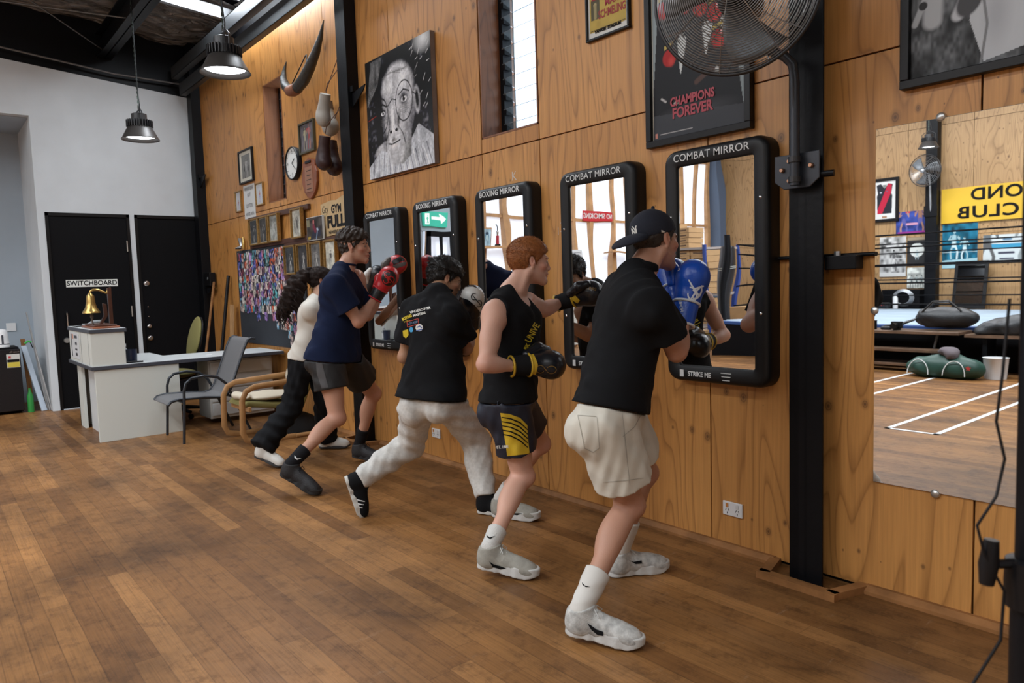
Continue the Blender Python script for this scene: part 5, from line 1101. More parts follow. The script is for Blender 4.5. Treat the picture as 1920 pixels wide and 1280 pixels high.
# ------------------------------------------------------------------ racks of boxes, boxing ring and bench
t = thing('storage_rack', 'blue steel storage rack stacked with cartons, seen in the nearest mirror', 'rack', (-9.9, -10.2, 0))
BL = mat('rack_blue', (.02, .05, .22), .4)
for (x, y) in ((-10.7, -9.6), (-9.15, -9.6), (-10.7, -10.6), (-9.15, -10.6)): MB().span((x-.03, y-.03, 0), (x+.03, y+.03, 2.05)).build('upright', BL, t)
for z in (.35, 1.05, 1.95): MB().span((-10.7, -10.6, z), (-9.15, -9.6, z+.05)).build('shelf_board', mat('rack_board', (.32, .28, .26), .7), t)
CB = mat('carton_brown', (.40, .25, .12), .8, vary=.1, vscale=5); bxp = None; cnt = 0
for z0, n_, cols in ((.40, 5, 3), (1.10, 7, 3), (2.0, 5, 2)):
    for cidx in range(cols):
        for k in range(n_ - (cidx % 2 if z0 > 1.9 else 0)):
            if bxp is None:
                bxp = thing('carton', '', 'box', (0, 0, 0)); MB().box((0, 0, .058), (.48, .62, .114)).build('carton_body', CB, bxp, bevel=.004)
                MB().box((0, .3115, .058), (.30, .002, .03)).build('carton_print', mat('carton_ink', (.10, .06, .035), .8), bxp); MB().box((0, 0, .116), (.05, .62, .002)).build('tape', mat('carton_tape', (.30, .20, .10), .4), bxp); o = bxp
            else: o = copy_tree(bxp)
            o.location = (-10.42+.52*cidx+rnd.uniform(-.02, .02), -9.98, z0+.12*k); o.rotation_euler.z = rnd.uniform(-.03, .03)
            tag(o, 'flat brown carton in the stacks on the blue rack', 'box', 'cartons on the blue rack'); cnt += 1
# ring
RX0, RX1, RY0, RY1, RZ = -8.0, -2.6, -12.9, -8.15, .60
t = thing('boxing_ring', 'raised boxing ring with black ropes across the gym', 'boxing ring', (-5.3, -10.5, 0))
MB().span((RX0, RY0, .0), (RX1, RY1, RZ-.06)).build('ring_platform', BLACK, t); MB().span((RX0, RY0, RZ-.06), (RX1, RY1, RZ)).build('ring_edge', mat('ring_blue', (.02, .06, .20), .6), t, bevel=.01)
MB().span((RX0+.05, RY0+.05, RZ), (RX1-.05, RY1-.12, RZ+.006)).build('ring_canvas', mat('ring_canvas', (.30, .38, .46), .8, vary=.1, vscale=2), t)
posts = [(-7.85, -8.35), (-7.75, -12.7), (-2.8, -8.35), (-2.8, -12.7)]
for (x, y) in posts: MB().cyl((x, y, 0), (x, y, 2.15), .05).build('ring_post', STEEL_BLK, t)
for (x, y, c_, nm) in ((-7.62, -12.55, (.02, .12, .45), 'post_pad'), (-2.95, -12.55, (.4, .03, .03), 'post_pad')): MB().lathe([(0, 0), (.1, 0), (.11, .03), (.11, 1.25), (.1, 1.28), (0, 1.28)], (x, y, .95)).build(nm, mat('pad_%s' % int(c_[0]*100), c_, .5), t, smooth=True)
MB().lathe([(0, 0), (.12, 0), (.12, .14), (0, .14)], (-7.62, -12.55, 2.23)).build('pad_cap', WHITE, t)
ro = MB()
for i, z in enumerate((.90+.0, 1.22, 1.50, 1.76, 1.95)):
    r = MB(); c4 = [(-7.7, -8.45), (-2.9, -8.45), (-2.9, -12.5), (-7.7, -12.5)]; r.tube([(x, y, z+(.0 if i else 0)) for x, y in c4], .014, 6, True); r.build('ring_rope', BLACK, t)
t = thing('corner_pad', 'dark navy corner pad with white lettering hanging in the ring corner', 'corner pad', (-7.3, -12.4, 1.1))
MB().box((-7.22, -12.3, 1.60), (.28, .10, 1.35)).build('pad_body', mat('pad_navy', (.008, .012, .03), .4), t, bevel=.03)
for z in (2.15, 1.75, 1.35, 1.03): lettering('pad_lettering', 'EVERLAST', (-7.22, -12.248, z), ROT_OPP, .055, PRINTW, t, bold=.002)
t = thing('ring_corner_bag', 'tall black padded corner column at the near ring post, seen in the nearest mirror', 'pad', (-8.25, -8.95, 0))
MB().lathe([(0, 0), (.17, 0), (.17, .01), (.11, .03), (.115, 1.9), (.10, 1.95), (0, 1.96)], (-8.25, -8.95, 0), n=28).build('pad_column', mat('black_vinyl', (.014, .014, .017), .3), t, smooth=True)
for z in (1.55, 1.52, .25): MB().tube([(-8.25+.12*math.cos(a), -8.95+.12*math.sin(a), z) for a in [2*PI*k/20 for k in range(20)]], .007, 6, True).build('strap', mat('pad_rope', (.35, .36, .33), .6), t)
# gear beside the ring
small('blue_mat_roll', 'rolled blue mat on top of gear beside the ring', 'mat', MB().cyl((-8.0, -10.2, 1.35), (-7.5, -10.3, 1.35), .07), mat('mat_blue', (.03, .22, .38), .7))
for i, (x, y, w, d_, h) in enumerate(((-8.7, -10.0, .5, .4, .45), (-8.9, -10.5, .6, .5, .8), (-9.0, -8.9, .35, .4, .35))): small('open_carton', ('open carton beside the ring post', 'tall open carton behind the ring post', 'low open carton right of the ring post')[i], 'box', MB().span((x, y, 0), (x+w, y+d_, h)), CB, 'loose cartons beside the ring', bevel=.004)
# bench steps in front of the ring
t = thing('bleacher_bench', 'stepped dark timber bench along the front of the ring', 'bench', (-4.6, -7.7, 0))
PB = mat('bench_plank', (.13, .075, .045), .5, vary=.35, vscale=7)
for y0, y1, z in ((-8.05, -7.55, .565), (-7.75, -7.45, .325), (-7.85, -7.5, .12)): MB().span((-6.6, y0, z-.04), (-3.75 if z > .4 else -3.9, y1, z)).build('plank', PB, t, bevel=.004)
for x in (-6.3, -5.2, -4.1):
    MB().tube([(x, -8.0, 0), (x, -7.9, .52)], .02).build('leg', STEEL_BLK, t); MB().tube([(x, -7.5, 0), (x, -7.8, .52)], .018).build('leg', GREYST, t)
PB2 = thing('low_bench', 'dark bench heaped with jackets at the right of the big mirror', 'bench', (-3.1, -7.8, 0)); MB().span((-3.7, -8.05, .50), (-1.9, -7.6, .54)).build('plank', PB, PB2)
for x in (-3.5, -2.1): MB().span((x, -8.0, 0), (x+.05, -7.65, .5)).build('leg', STEEL_BLK, PB2)
def blob(name, label, cat, m, ells, base, h=.014, wr=.008, seed=1, rel=2, children=None):
    lo = np.min([np.array(c)-max(r) for c, r in ells], 0)-.05; hi = np.max([np.array(c)+max(r) for c, r in ells], 0)+.05
    F_ = Field(lo, hi, h)
    for c, r in ells: F_.ell(c, r, k=.05)
    F_.wrinkle(wr, [((28, 9, 14), 1), ((-12, 30, 20), .8), ((6, 12, 38), .7)], seed); F_.plane(base, (0, 0, -1))
    t = thing(name, label, cat, base); field_obj('body', F_, m, t, rel); return t
NY = mat('black_nylon', (.012, .013, .015), .45, bump=.3, bscale=60)
t = blob('duffel_bag', 'large black duffel bag on the bench in front of the ring', 'bag', NY, [((-4.15, -7.9, .74), (.28, .17, .15)), ((-3.9, -7.9, .74), (.28, .17, .14))], (-4.05, -7.9, .605), seed=3)
MB().tube([(-4.3, -7.78, .82), (-4.15, -7.76, .97), (-3.95, -7.76, .98), (-3.8, -7.78, .84)], .014, 6).build('bag_handle', NY, t); MB().tube([(-4.3, -7.95, .84), (-4.2, -7.95, .95), (-4.0, -7.95, .95), (-3.9, -7.95, .85)], .012, 6).build('bag_handle', NY, t)
MB().tube([(-4.4, -7.85, .72), (-4.6, -7.8, .64), (-4.8, -7.75, .62)], [.03, .045, .02], 8, False, (1, .5)).build('shoulder_strap', NY, t, smooth=True)
t = blob('sports_bag', 'dark green sports bag with white piping on the floor below the bench', 'bag', mat('dark_green_nylon', (.010, .05, .035), .5), [((-3.95, -7.2, .13), (.30, .17, .15)), ((-3.60, -7.2, .13), (.28, .17, .15)), ((-3.75, -7.25, .22), (.2, .12, .1))], (-3.8, -7.2, .004), seed=6)
for x in (-4.05, -3.62): MB().tube([(x+.13*math.cos(a), -7.02-.03*math.sin(a), .05+.19*math.sin(a)) for a in [PI*i/12 for i in range(13)]], .006, 6).build('bag_piping', PRINTW, t)
q = MB(); q.prism([(.035*(1 if k % 2 == 0 else .42)*math.sin(k*PI/5), .035*(1 if k % 2 == 0 else .42)*math.cos(k*PI/5)) for k in range(10)], (-3.45, -7.02, .16), (-1, 0, 0), (0, 0, 1), .004); q.build('red_star', mat('star_red', (.5, .04, .04), .5), t)
blob('grey_towel', 'crumpled grey towel on top of the green sports bag', 'towel', mat('grey_towel', (.12, .10, .11), .9), [((-3.75, -7.2, .34), (.13, .09, .06)), ((-3.68, -7.15, .30), (.08, .09, .07))], (-3.75, -7.2, .25), seed=8)
blob('folded_jackets', 'heap of black jackets on the right hand bench', 'jacket', NY, [((-3.3, -7.8, .62), (.25, .2, .14)), ((-3.0, -7.8, .66), (.28, .2, .17)), ((-3.5, -7.72, .52), (.12, .12, .18))], (-3.2, -7.8, .545), seed=9, wr=.014)
t = thing('camera', 'black camera body standing on the bench', 'camera', (-4.55, -7.75, .57)); MB().box((-4.60, -7.70, .64), (.15, .07, .1)).build('camera_body', BLKF, t, bevel=.012); MB().cyl((-4.60, -7.66, .63), (-4.60, -7.56, .63), .04).build('lens', BLKF, t, smooth=True); MB().cyl((-4.60, -7.70, .567), (-4.60, -7.70, .59), .05).build('lens_hood', BLKF, t)
small('camera_lens', 'black camera lens standing at the left end of the bench', 'lens', MB().lathe([(0, 0), (.045, 0), (.045, .12), (.05, .13), (0, .13)], (-4.95, -7.75, .566)), BLKF, smooth=True)
small('lens_cap_pouch', 'small black pouch lying between lens and camera', 'pouch', MB().box((-4.76, -7.72, .59), (.14, .08, .05)), NY, bevel=.02)
small('white_tub', 'white plastic tub on the floor behind the green bag', 'tub', MB().lathe([(0, 0), (.12, 0), (.14, .26), (.15, .27), (0, .27)], (-3.28, -7.45, 0)), WHITE, smooth=True)
# on and by the opposite wall
fan((-6.35, -13.12, 3.43), (-.1, 1, -.05), .32, 'caged wall fan across the gym, seen in the big mirror', False)
MB().tube([(-6.31, -13.3, 2.6), (-6.31, -13.25, 3.1), (-6.33, -13.22, 3.4)], .02).build('support_arm', GREYST, [o for o in bpy.data.objects if o.get('label', '').startswith('caged wall fan across')][0])
MB().span((-6.44, -13.3, 2.5), (-6.18, -13.28, 2.72)).build('bracket_plate', STEEL_BLK, [o for o in bpy.data.objects if o.get('label', '').startswith('caged wall fan across')][0])
t = thing('club_banner', 'yellow banner with black lettering high on the wall across the gym', 'banner', (-4.9, -13.48, 2.3)); MB().span((-6.17, -13.48, 2.34), (-2.6, -13.46, 3.04)).build('banner_sheet', mat('banner_yellow', (.62, .38, .02), .5), t)
lettering('banner_lettering', 'OND', (-5.18, -13.457, 2.87), ROT_OPP, .33, BLACK, t, bold=.008, sx=1.15, spacing=1.05); lettering('banner_lettering', 'CLUB', (-5.32, -13.457, 2.52), ROT_OPP, .33, BLACK, t, bold=.008, sx=1.25, spacing=1.1)
p = Pic(.50, .82, (.66, .66, .64), 90); p.poly([(.20, .14), (.80, .14), (.82, .62), (.78, .66), (.84, .90), (.66, .93), (.50, .80), (.34, .93), (.16, .90), (.22, .66), (.18, .62)], (.02, .022, .03)); p.poly([(.36, .93), (.20, .90), (.22, .70), (.60, .14), (.80, .14), (.80, .24)], (.45, .02, .05)); p.poly([(.40, .90), (.60, .90), (.50, .80)], (.2, .22, .2)); p.ell(.66, .70, .05, .04, (.4, .42, .5)); p.ell(.40, .72, .03, .03, (.1, .12, .2)); p.poly([(.40, .03), (.60, .03), (.60, .08), (.40, .08)], (.35, .2, .12))
frame('framed_jersey', 'black framed sleeveless jersey with a red sash, across the gym', 'framed jersey', -7.62, -7.02, 2.48, 3.42, .06, .06, BLKF, p, 'O', -13.5)
p.w, p.h = .74, .95
def opp(name, label, cat, x0, x1, z0, z1, pic, thick=.01):
    t = thing(name, label, cat, ((x0+x1)/2, -13.5, z0)); MB().span((x0, -13.499, z0), (x1, -13.5+thick, z1)).build('backing', mat('white_card', (.62, .64, .64), .7), t)
    pic.w, pic.h = x1-x0, z1-z0; pic.build('print', ((x0+x1)/2, -13.5+thick+.0015, (z0+z1)/2), ROT_OPP, t); return t
p = Pic(.72, .52, (.03, .05, .22), 70); p.noise(.6, 8, 6, 2).body(.25, .0, .9, (.35, .18, .12), (.3, .15, .1), (.1, .1, .3), (.04, .04, .15)).body(.75, .0, .9, (.4, .22, .15), (.04, .06, .25), (.1, .1, .3), (.5, .03, .05), -1); p.line([(.35, .45), (.65, .45)], .04, (.6, .3, .4)); p.line([(.1, .08), (.9, .08)], .05, (.25, .03, .2))
opp('fight_poster', 'blue fight poster with two boxers, below the fan across the gym', 'poster', -7.08, -6.43, 2.17, 2.66, p)
p = Pic(.6, .9, (.35, .35, .34), 60); p.noise(.9, 10, 12, 4).body(.45, .15, .8, (.10, .10, .10), (.12, .12, .12), (.6, .6, .58)); p.poly([(0, 0), (1, 0), (1, .1), (0, .1)], (.6, .6, .58)); p.line([(0, .6), (1, .6)], .006, (.6, .6, .6)); p.line([(0, .45), (1, .45)], .006, (.6, .6, .6))
opp('ringside_photograph', 'tall black and white ring photo beside the corner pad across the gym', 'photograph', -7.42, -6.87, 1.28, 2.14, p)
p = Pic(.4, .7, (.03, .03, .03), 50); p.ell(.5, .55, .36, .44, (.6, .62, .58), soft=.02); p.body(.5, .22, .6, (.3, .4, .42), (.3, .4, .42), (.4, .5, .52), (.1, .12, .12)); p.poly([(0, .9), (1, .9), (1, 1), (0, 1)], (.30, .24, .16))
opp('oval_photograph', 'black poster with a boxer in a white oval, across the gym', 'poster', -6.84, -6.45, 1.50, 2.10, p)
p = Pic(.4, .4, (.50, .52, .48), 44); p.noise(.5, 9, 9, 3); [p.body(x, .05, .6, (.12, .14, .14), (.3, .36, .36), (.08, .1, .1)) for x in (.25, .5, .75)]
opp('group_photograph', 'small pale group photo under the oval poster', 'photograph', -6.84, -6.45, 1.02, 1.46, p)
p = Pic(.64, .9, (.01, .10, .16), 80); p.noise(.8, 10, 8, 8).body(.36, .18, .75, (.30, .45, .48), (.30, .45, .48), (.55, .66, .68), (.02, .1, .13)).body(.66, .22, .92, (.30, .44, .47), (.30, .44, .47), (.55, .66, .68), (.02, .1, .13), -1); p.poly([(0, 0), (1, 0), (1, .18), (0, .22)], (.35, .55, .6)); p.line([(0, .36), (1, .36)], .006, (.5, .6, .6))
opp('boxing_photograph', 'large teal tinted photo of two boxers, under the yellow banner', 'photograph', -6.15, -5.50, 1.42, 2.32, p)
p = Pic(.9, .58, (.55, .60, .60), 80); p.poly([(0, .5), (1, .5), (1, .66), (0, .66)], (.05, .28, .45)); p.body(.22, -.15, 1.1, (.25, .28, .28), (.25, .28, .28), (.25, .28, .28)).body(.92, -.15, 1.1, (.12, .14, .15), (.12, .14, .15), (.1, .1, .1), None, -1); p.line([(.45, .35), (.7, .35)], .03, (.05, .05, .08)); p.line([(.45, .15), (.68, .15)], .02, (.05, .05, .08)); p.line([(.5, .82), (.62, .82)], .03, (.1, .2, .3))
opp('fight_banner', 'pale blue and white fight poster right of the teal photo', 'poster', -5.40, -4.45, 1.50, 2.05, p)
t = thing('gym_mirror', 'portable black framed mirror leaning behind the ring', 'mirror', (-5.55, -13.3, .6)); MB().prism([(-.30, 0), (.30, 0), (.30, .95), (-.30, .95)], (-5.55, -13.2, .6), (-1, 0, 0), (0, -.2, 1), .03).build('mirror_frame', BLKF, t); MB().prism([(-.24, .07), (.24, .07), (.24, .86), (-.24, .86)], (-5.55, -13.168, .606), (-1, 0, 0), (0, -.2, 1), .003).build('mirror_glass', MIRR, t)
t = thing('equipment_case', 'black speaker case with a coiled grey hose, behind the ring', 'case', (-6.7, -13.2, .6)); MB().span((-7.2, -13.4, .6), (-6.43, -13.1, 1.0)).build('case_body', BLACK, t, bevel=.01)
for k in range(4): MB().tube([(-6.75+(.15+.02*k)*math.cos(a), -13.06-.012*k, .83+(.13+.015*k)*math.sin(a)) for a in [2*PI*i/24 for i in range(24)]], .011, 6, True).build('hose_coil', GREYST, t)
small('white_bottle', 'white bottle standing behind the ring', 'bottle', MB().lathe([(0, 0), (.05, 0), (.05, .22), (.02, .28), (0, .28)], (-6.85, -12.95, .607)), WHITE, smooth=True)
t = thing('glove_bag', 'black glove bag with red markings behind the ring', 'bag', (-7.0, -12.9, .607)); MB().box((-7.05, -12.85, .68), (.26, .18, .13)).build('bag_body', NY, t, bevel=.04)
q = MB()
for dx, a in ((-.06, .6), (-.03, -.2), (.03, .2), (.06, -.6), (0, 1.5)): q.box((-7.05+dx, -12.757, .70), (.05, .004, .014), (0, a, 0))
q.build('bag_markings', mat('star_red', (.5, .04, .04), .5), t)

# light stand at the right edge, close to the camera
t = thing('light_stand', 'black light stand with a dangling cable at the right edge', 'light stand', (-.215, -2.25, 0))
sx, sy = -.272, -2.20
MB().cyl((sx, sy, 0), (sx, sy, 1.06), .020, n=20).build('pole', STEEL_BLK, t, smooth=True); MB().cyl((sx, sy, 1.06), (sx, sy, 1.78), .0165, n=20).build('upper_pole', STEEL_BLK, t, smooth=True)
MB().lathe([(.018, -.03), (.026, -.028), (.027, .0), (.026, .028), (.018, .03)], (sx, sy, 1.045), n=24).build('collar', BLKF, t, smooth=True)
kd = Vector((-.63, -.78, 0)); kp = Vector((sx, sy, 1.07))
MB().tube([kp+kd*.02, kp+kd*.045], .006, 8).build('knob_screw', BLKF, t); MB().tube([kp+kd*.052+Vector((0, 0, -.024)), kp+kd*.05+Vector((0, 0, .0)), kp+kd*.047+Vector((0, 0, .03))], [.008, .011, .008], 10).build('knob', BLKF, t, smooth=True)
for a in (0.4, 2.5, 4.6): MB().tube([(sx, sy, .35), (sx+.4*math.cos(a), sy+.4*math.sin(a), .01)], .011, 8).build('leg', STEEL_BLK, t)
CA = [(1893, 560), (1880, 700), (1868, 790), (1884, 860), (1868, 930), (1832, 985), (1846, 1040), (1883, 1108), (1876, 1200), (1822, 1285), (1790, 1400)]
def cam_pt(px, py, dist):
    d = (fwd*1375+rt2*(px-960)-up2*(py-640))/1375; return cam.matrix_world.translation+d*dist
MB().tube([cam_pt(x, y, .86) for x, y in CA], .0018, 8).build('cable', BLKF, t, smooth=True)
# ------------------------------------------------------------------ joints of the five people, metres in the room
SK = {
 'cap': {'anR': (-2.014, -1.254, 0.141), 'anL': (-2.356, -0.664, 0.117), 'knR': (-2.078, -0.895, 0.46), 'knL': (-2.245, -0.603, 0.513), 'hiR': (-2.069, -1.042, 0.818), 'hiL': (-2.183, -0.871, 0.836), 'nek': (-2.115, -0.793, 1.435), 'shR': (-1.92, -0.923, 1.305), 'shL': (-2.281, -0.697, 1.366), 'elR': (-1.923, -0.761, 1.114), 'wrR': (-2.011, -0.6, 1.231), 'glR': (-2.014, -0.557, 1.342), 'elL': (-2.26, -0.465, 1.155), 'wrL': (-2.099, -0.557, 1.299), 'glL': (-2.151, -0.489, 1.406), 'hed': (-2.113, -0.657, 1.584), 'pel': (-2.126, -0.956, 0.827), 'heR': (-2.072, -1.292, 0.034), 'toR': (-1.834, -1.139, 0), 'heL': (-2.384, -0.718, 0.003), 'toL': (-2.251, -0.466, 0)},
 'red': {'anR': (-2.785, -1.115, 0.147), 'anL': (-3.439, -0.532, 0.121), 'knR': (-2.927, -0.78, 0.401), 'knL': (-3.185, -0.429, 0.481), 'hiR': (-2.926, -0.866, 0.782), 'hiL': (-3.059, -0.722, 0.778), 'nek': (-3.003, -0.757, 1.376), 'shR': (-2.908, -0.943, 1.274), 'shL': (-3.074, -0.601, 1.304), 'elR': (-2.84, -1.065, 1.029), 'wrR': (-2.836, -0.888, 1.001), 'glR': (-2.78, -0.708, 1.001), 'elL': (-3.125, -0.42, 1.26), 'wrL': (-3.142, -0.27, 1.296), 'glL': (-3.026, -0.2, 1.333), 'hed': (-2.994, -0.63, 1.528), 'pel': (-2.992, -0.794, 0.78), 'heR': (-2.843, -1.156, 0.042), 'toR': (-2.613, -0.994, 0), 'heL': (-3.493, -0.563, 0.008), 'toL': (-3.246, -0.421, 0)},
 'nav': {'anR': (-4.858, -1.256, 0.219), 'anL': (-5.365, -0.476, 0.15), 'knR': (-4.886, -0.885, 0.487), 'knL': (-5.187, -0.423, 0.577), 'hiR': (-4.965, -0.908, 0.912), 'hiL': (-5.057, -0.724, 0.889), 'nek': (-4.982, -0.738, 1.554), 'shR': (-4.838, -0.873, 1.438), 'shL': (-5.083, -0.577, 1.494), 'elR': (-4.777, -0.735, 1.173), 'wrR': (-4.859, -0.548, 1.331), 'glR': (-4.808, -0.457, 1.493), 'elL': (-5.118, -0.474, 1.204), 'wrL': (-5.173, -0.28, 1.448), 'glL': (-5.045, -0.22, 1.62), 'hed': (-5.004, -0.623, 1.723), 'pel': (-5.011, -0.816, 0.901), 'heR': (-4.931, -1.314, 0.147), 'toR': (-4.725, -1.15, 0), 'heL': (-5.428, -0.511, 0.046), 'toL': (-5.169, -0.368, 0)},
 'asi': {'anR': (-3.564, -0.554, 0.119), 'anL': (-4.075, -1.136, 0.236), 'knR': (-3.725, -0.493, 0.427), 'knL': (-4.037, -0.789, 0.394), 'hiR': (-3.625, -0.783, 0.732), 'hiL': (-3.782, -0.872, 0.71), 'nek': (-3.7, -0.753, 1.367), 'shR': (-3.549, -0.762, 1.242), 'shL': (-3.866, -0.819, 1.273), 'elR': (-3.631, -0.612, 1.031), 'wrR': (-3.773, -0.464, 1.148), 'glR': (-3.732, -0.488, 1.265), 'elL': (-3.938, -0.866, 0.983), 'wrL': (-4.058, -0.663, 1.056), 'glL': (-4.022, -0.558, 1.154), 'hed': (-3.803, -0.628, 1.457), 'pel': (-3.703, -0.828, 0.721), 'heR': (-3.622, -0.575, 0.005), 'toR': (-3.369, -0.481, 0), 'heL': (-4.115, -1.226, 0.261), 'toL': (-4.086, -1.162, 0)},
 'wom': {'anR': (-5.794, -1.105, 0.176), 'anL': (-6.039, -0.459, 0.122), 'knR': (-5.862, -0.833, 0.436), 'knL': (-5.87, -0.52, 0.462), 'hiR': (-5.834, -0.706, 0.841), 'hiL': (-5.924, -0.562, 0.822), 'nek': (-5.809, -0.585, 1.335), 'shR': (-5.682, -0.693, 1.252), 'shL': (-5.899, -0.452, 1.261), 'elR': (-5.656, -0.515, 1.044), 'wrR': (-5.625, -0.329, 1.19), 'glR': (-5.383, -0.28, 1.269), 'elL': (-5.938, -0.25, 1.11), 'wrL': (-5.5, -0.26, 1.388), 'glL': (-5.424, -0.22, 1.513), 'hed': (-5.858, -0.502, 1.481), 'pel': (-5.879, -0.634, 0.831), 'heR': (-5.863, -1.156, 0.089), 'toR': (-5.675, -1.017, 0), 'heL': (-6.076, -0.51, 0.009), 'toL': (-5.929, -0.307, 0)},
}
# ------------------------------------------------------------------ people
def lerp(a, b, t): return V3(a)*(1-t)+V3(b)*t
def cam_ray(px, py):
    return (fwd*1375+rt2*(px-960)-up2*(py-640)).normalized()
def print_on(name, P2, faces, bvh, m, parent, off=.003, label=None, sub=.0, tmin=0):
    """a print on cloth or leather: outline in picture units, laid on the surface it covers"""
    import bmesh
    me = bpy.data.meshes.new(name); me.from_pydata([(x, y, 0) for x, y in P2], [], faces)
    if sub:
        bm = bmesh.new(); bm.from_mesh(me); bmesh.ops.triangulate(bm, faces=bm.faces[:])
        for _ in range(5):
            es = [e for e in bm.edges if e.calc_length() > sub]
            if not es: break
            bmesh.ops.subdivide_edges(bm, edges=es, cuts=1); bmesh.ops.triangulate(bm, faces=bm.faces[:])
        bm.to_mesh(me); bm.free()
    o0 = cam.matrix_world.translation; w = wl(parent); bad = set()
    for v in me.vertices:
        d = cam_ray(v.co.x, v.co.y); hit, nrm, _, _ = bvh.ray_cast(o0, d, 12)
        if hit is None: bad.add(v.index); v.co = (0, 0, 0); continue
        v.co = hit-d*off-w
    bm = bmesh.new(); bm.from_mesh(me); bm.verts.ensure_lookup_table()
    bmesh.ops.delete(bm, geom=[bm.verts[i] for i in bad], context='VERTS')
    bmesh.ops.delete(bm, geom=[e for e in bm.edges if e.calc_length() > .12], context='EDGES'); bm.to_mesh(me); bm.free()
    me.materials.append(m); o = bpy.data.objects.new(name, me); link(o, parent)
    if label: o['label'] = label
    return o
def poly_on(name, pts, bvh, m, parent, sub=4, **k): return print_on(name, pts, [tuple(range(len(pts)))], bvh, m, parent, sub=sub, **k)
def stroke_on(name, strokes, w, bvh, m, parent, **k):
    P = []; Fc = []
    for pts in strokes:
        q_ = []
        for a, b in zip(pts, pts[1:]):
            nn_ = max(1, int(math.hypot(b[0]-a[0], b[1]-a[1])/4)); q_ += [(a[0]+(b[0]-a[0])*i/nn_, a[1]+(b[1]-a[1])*i/nn_) for i in range(nn_)]
        pts = q_+[pts[-1]]
        n0 = len(P)
        for i, p in enumerate(pts):
            a = pts[max(i-1, 0)]; b = pts[min(i+1, len(pts)-1)]; dx, dy = b[0]-a[0], b[1]-a[1]; L = math.hypot(dx, dy)+1e-9
            ww = w*(.55+.45*math.sin(PI*(i+.5)/len(pts))); P += [(p[0]-dy/L*ww/2, p[1]+dx/L*ww/2), (p[0]+dy/L*ww/2, p[1]-dx/L*ww/2)]
        Fc += [(n0+2*i, n0+2*i+1, n0+2*i+3, n0+2*i+2) for i in range(len(pts)-1)]
    return print_on(name, P, Fc, bvh, m, parent, **k)
def arc(cx, cy, rx, ry, a0, a1, n=12, rot=0):
    o = []
    for i in range(n+1):
        a = R_(a0+(a1-a0)*i/n); x, y = rx*math.cos(a), ry*math.sin(a); c, s = math.cos(R_(rot)), math.sin(R_(rot)); o.append((cx+x*c-y*s, cy+x*s+y*c))
    return o
def text_on(name, txt, cx, cy, size, ang, bvh, m, parent, sx=1, bold=.0, shear=0, **k):
    me = text_mesh(txt, size, bold=bold, sx=sx, shear=shear, res=2); c, s = math.cos(R_(ang)), math.sin(R_(ang))
    P = [(cx+v.co.x*c+v.co.y*s, cy+v.co.x*s-v.co.y*c) for v in me.vertices]; Fc = [tuple(p.vertices) for p in me.polygons]
    return print_on(name, P, Fc, bvh, m, parent, sub=5, **k)

def basis(up, right):
    u = unit(up); r = V3(right); r = unit(r-u*(r@u)); f = np.cross(u, r); return np.array([r, f, u])
def skin_cols(base, Hc, HF, s, extra=()):
    base = np.array(base)
    def fn(P):
        q = (P-Hc)@HF.T/s; C = np.tile(base, (len(P), 1)).astype(np.float32)
        n = np.sin(P[:, 0]*31+P[:, 2]*17)*np.sin(P[:, 1]*27-P[:, 2]*23); C *= (1+.035*n)[:, None]
        def blob(c, r, col, a):
            nonlocal C
            d = np.sqrt((((q-np.array(c))/np.array(r))**2).sum(1)); w = np.clip(1.3-d, 0, 1)[:, None]*a; C = C*(1-w)+np.array(col)*w
        red = base*np.array([1.05, .62, .60])
        blob((0, .095, -.066), (.026, .02, .011), base*np.array([.80, .42, .42]), .9)
        for sx in (-1, 1):
            blob((.055*sx, .065, -.03), (.03, .03, .025), red, .45); blob((.078*sx, -.005, -.005), (.014, .018, .028), red, .5)
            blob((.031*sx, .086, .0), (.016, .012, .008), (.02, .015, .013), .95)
        blob((0, .115, -.03), (.016, .016, .016), red, .4)
        for c, r, a in extra:
            d = np.sqrt(((P-np.array(c))**2).sum(1))/r; w = np.clip(1.3-d, 0, 1)[:, None]*a; C = C*(1-w)+red*w
        return C
    return fn
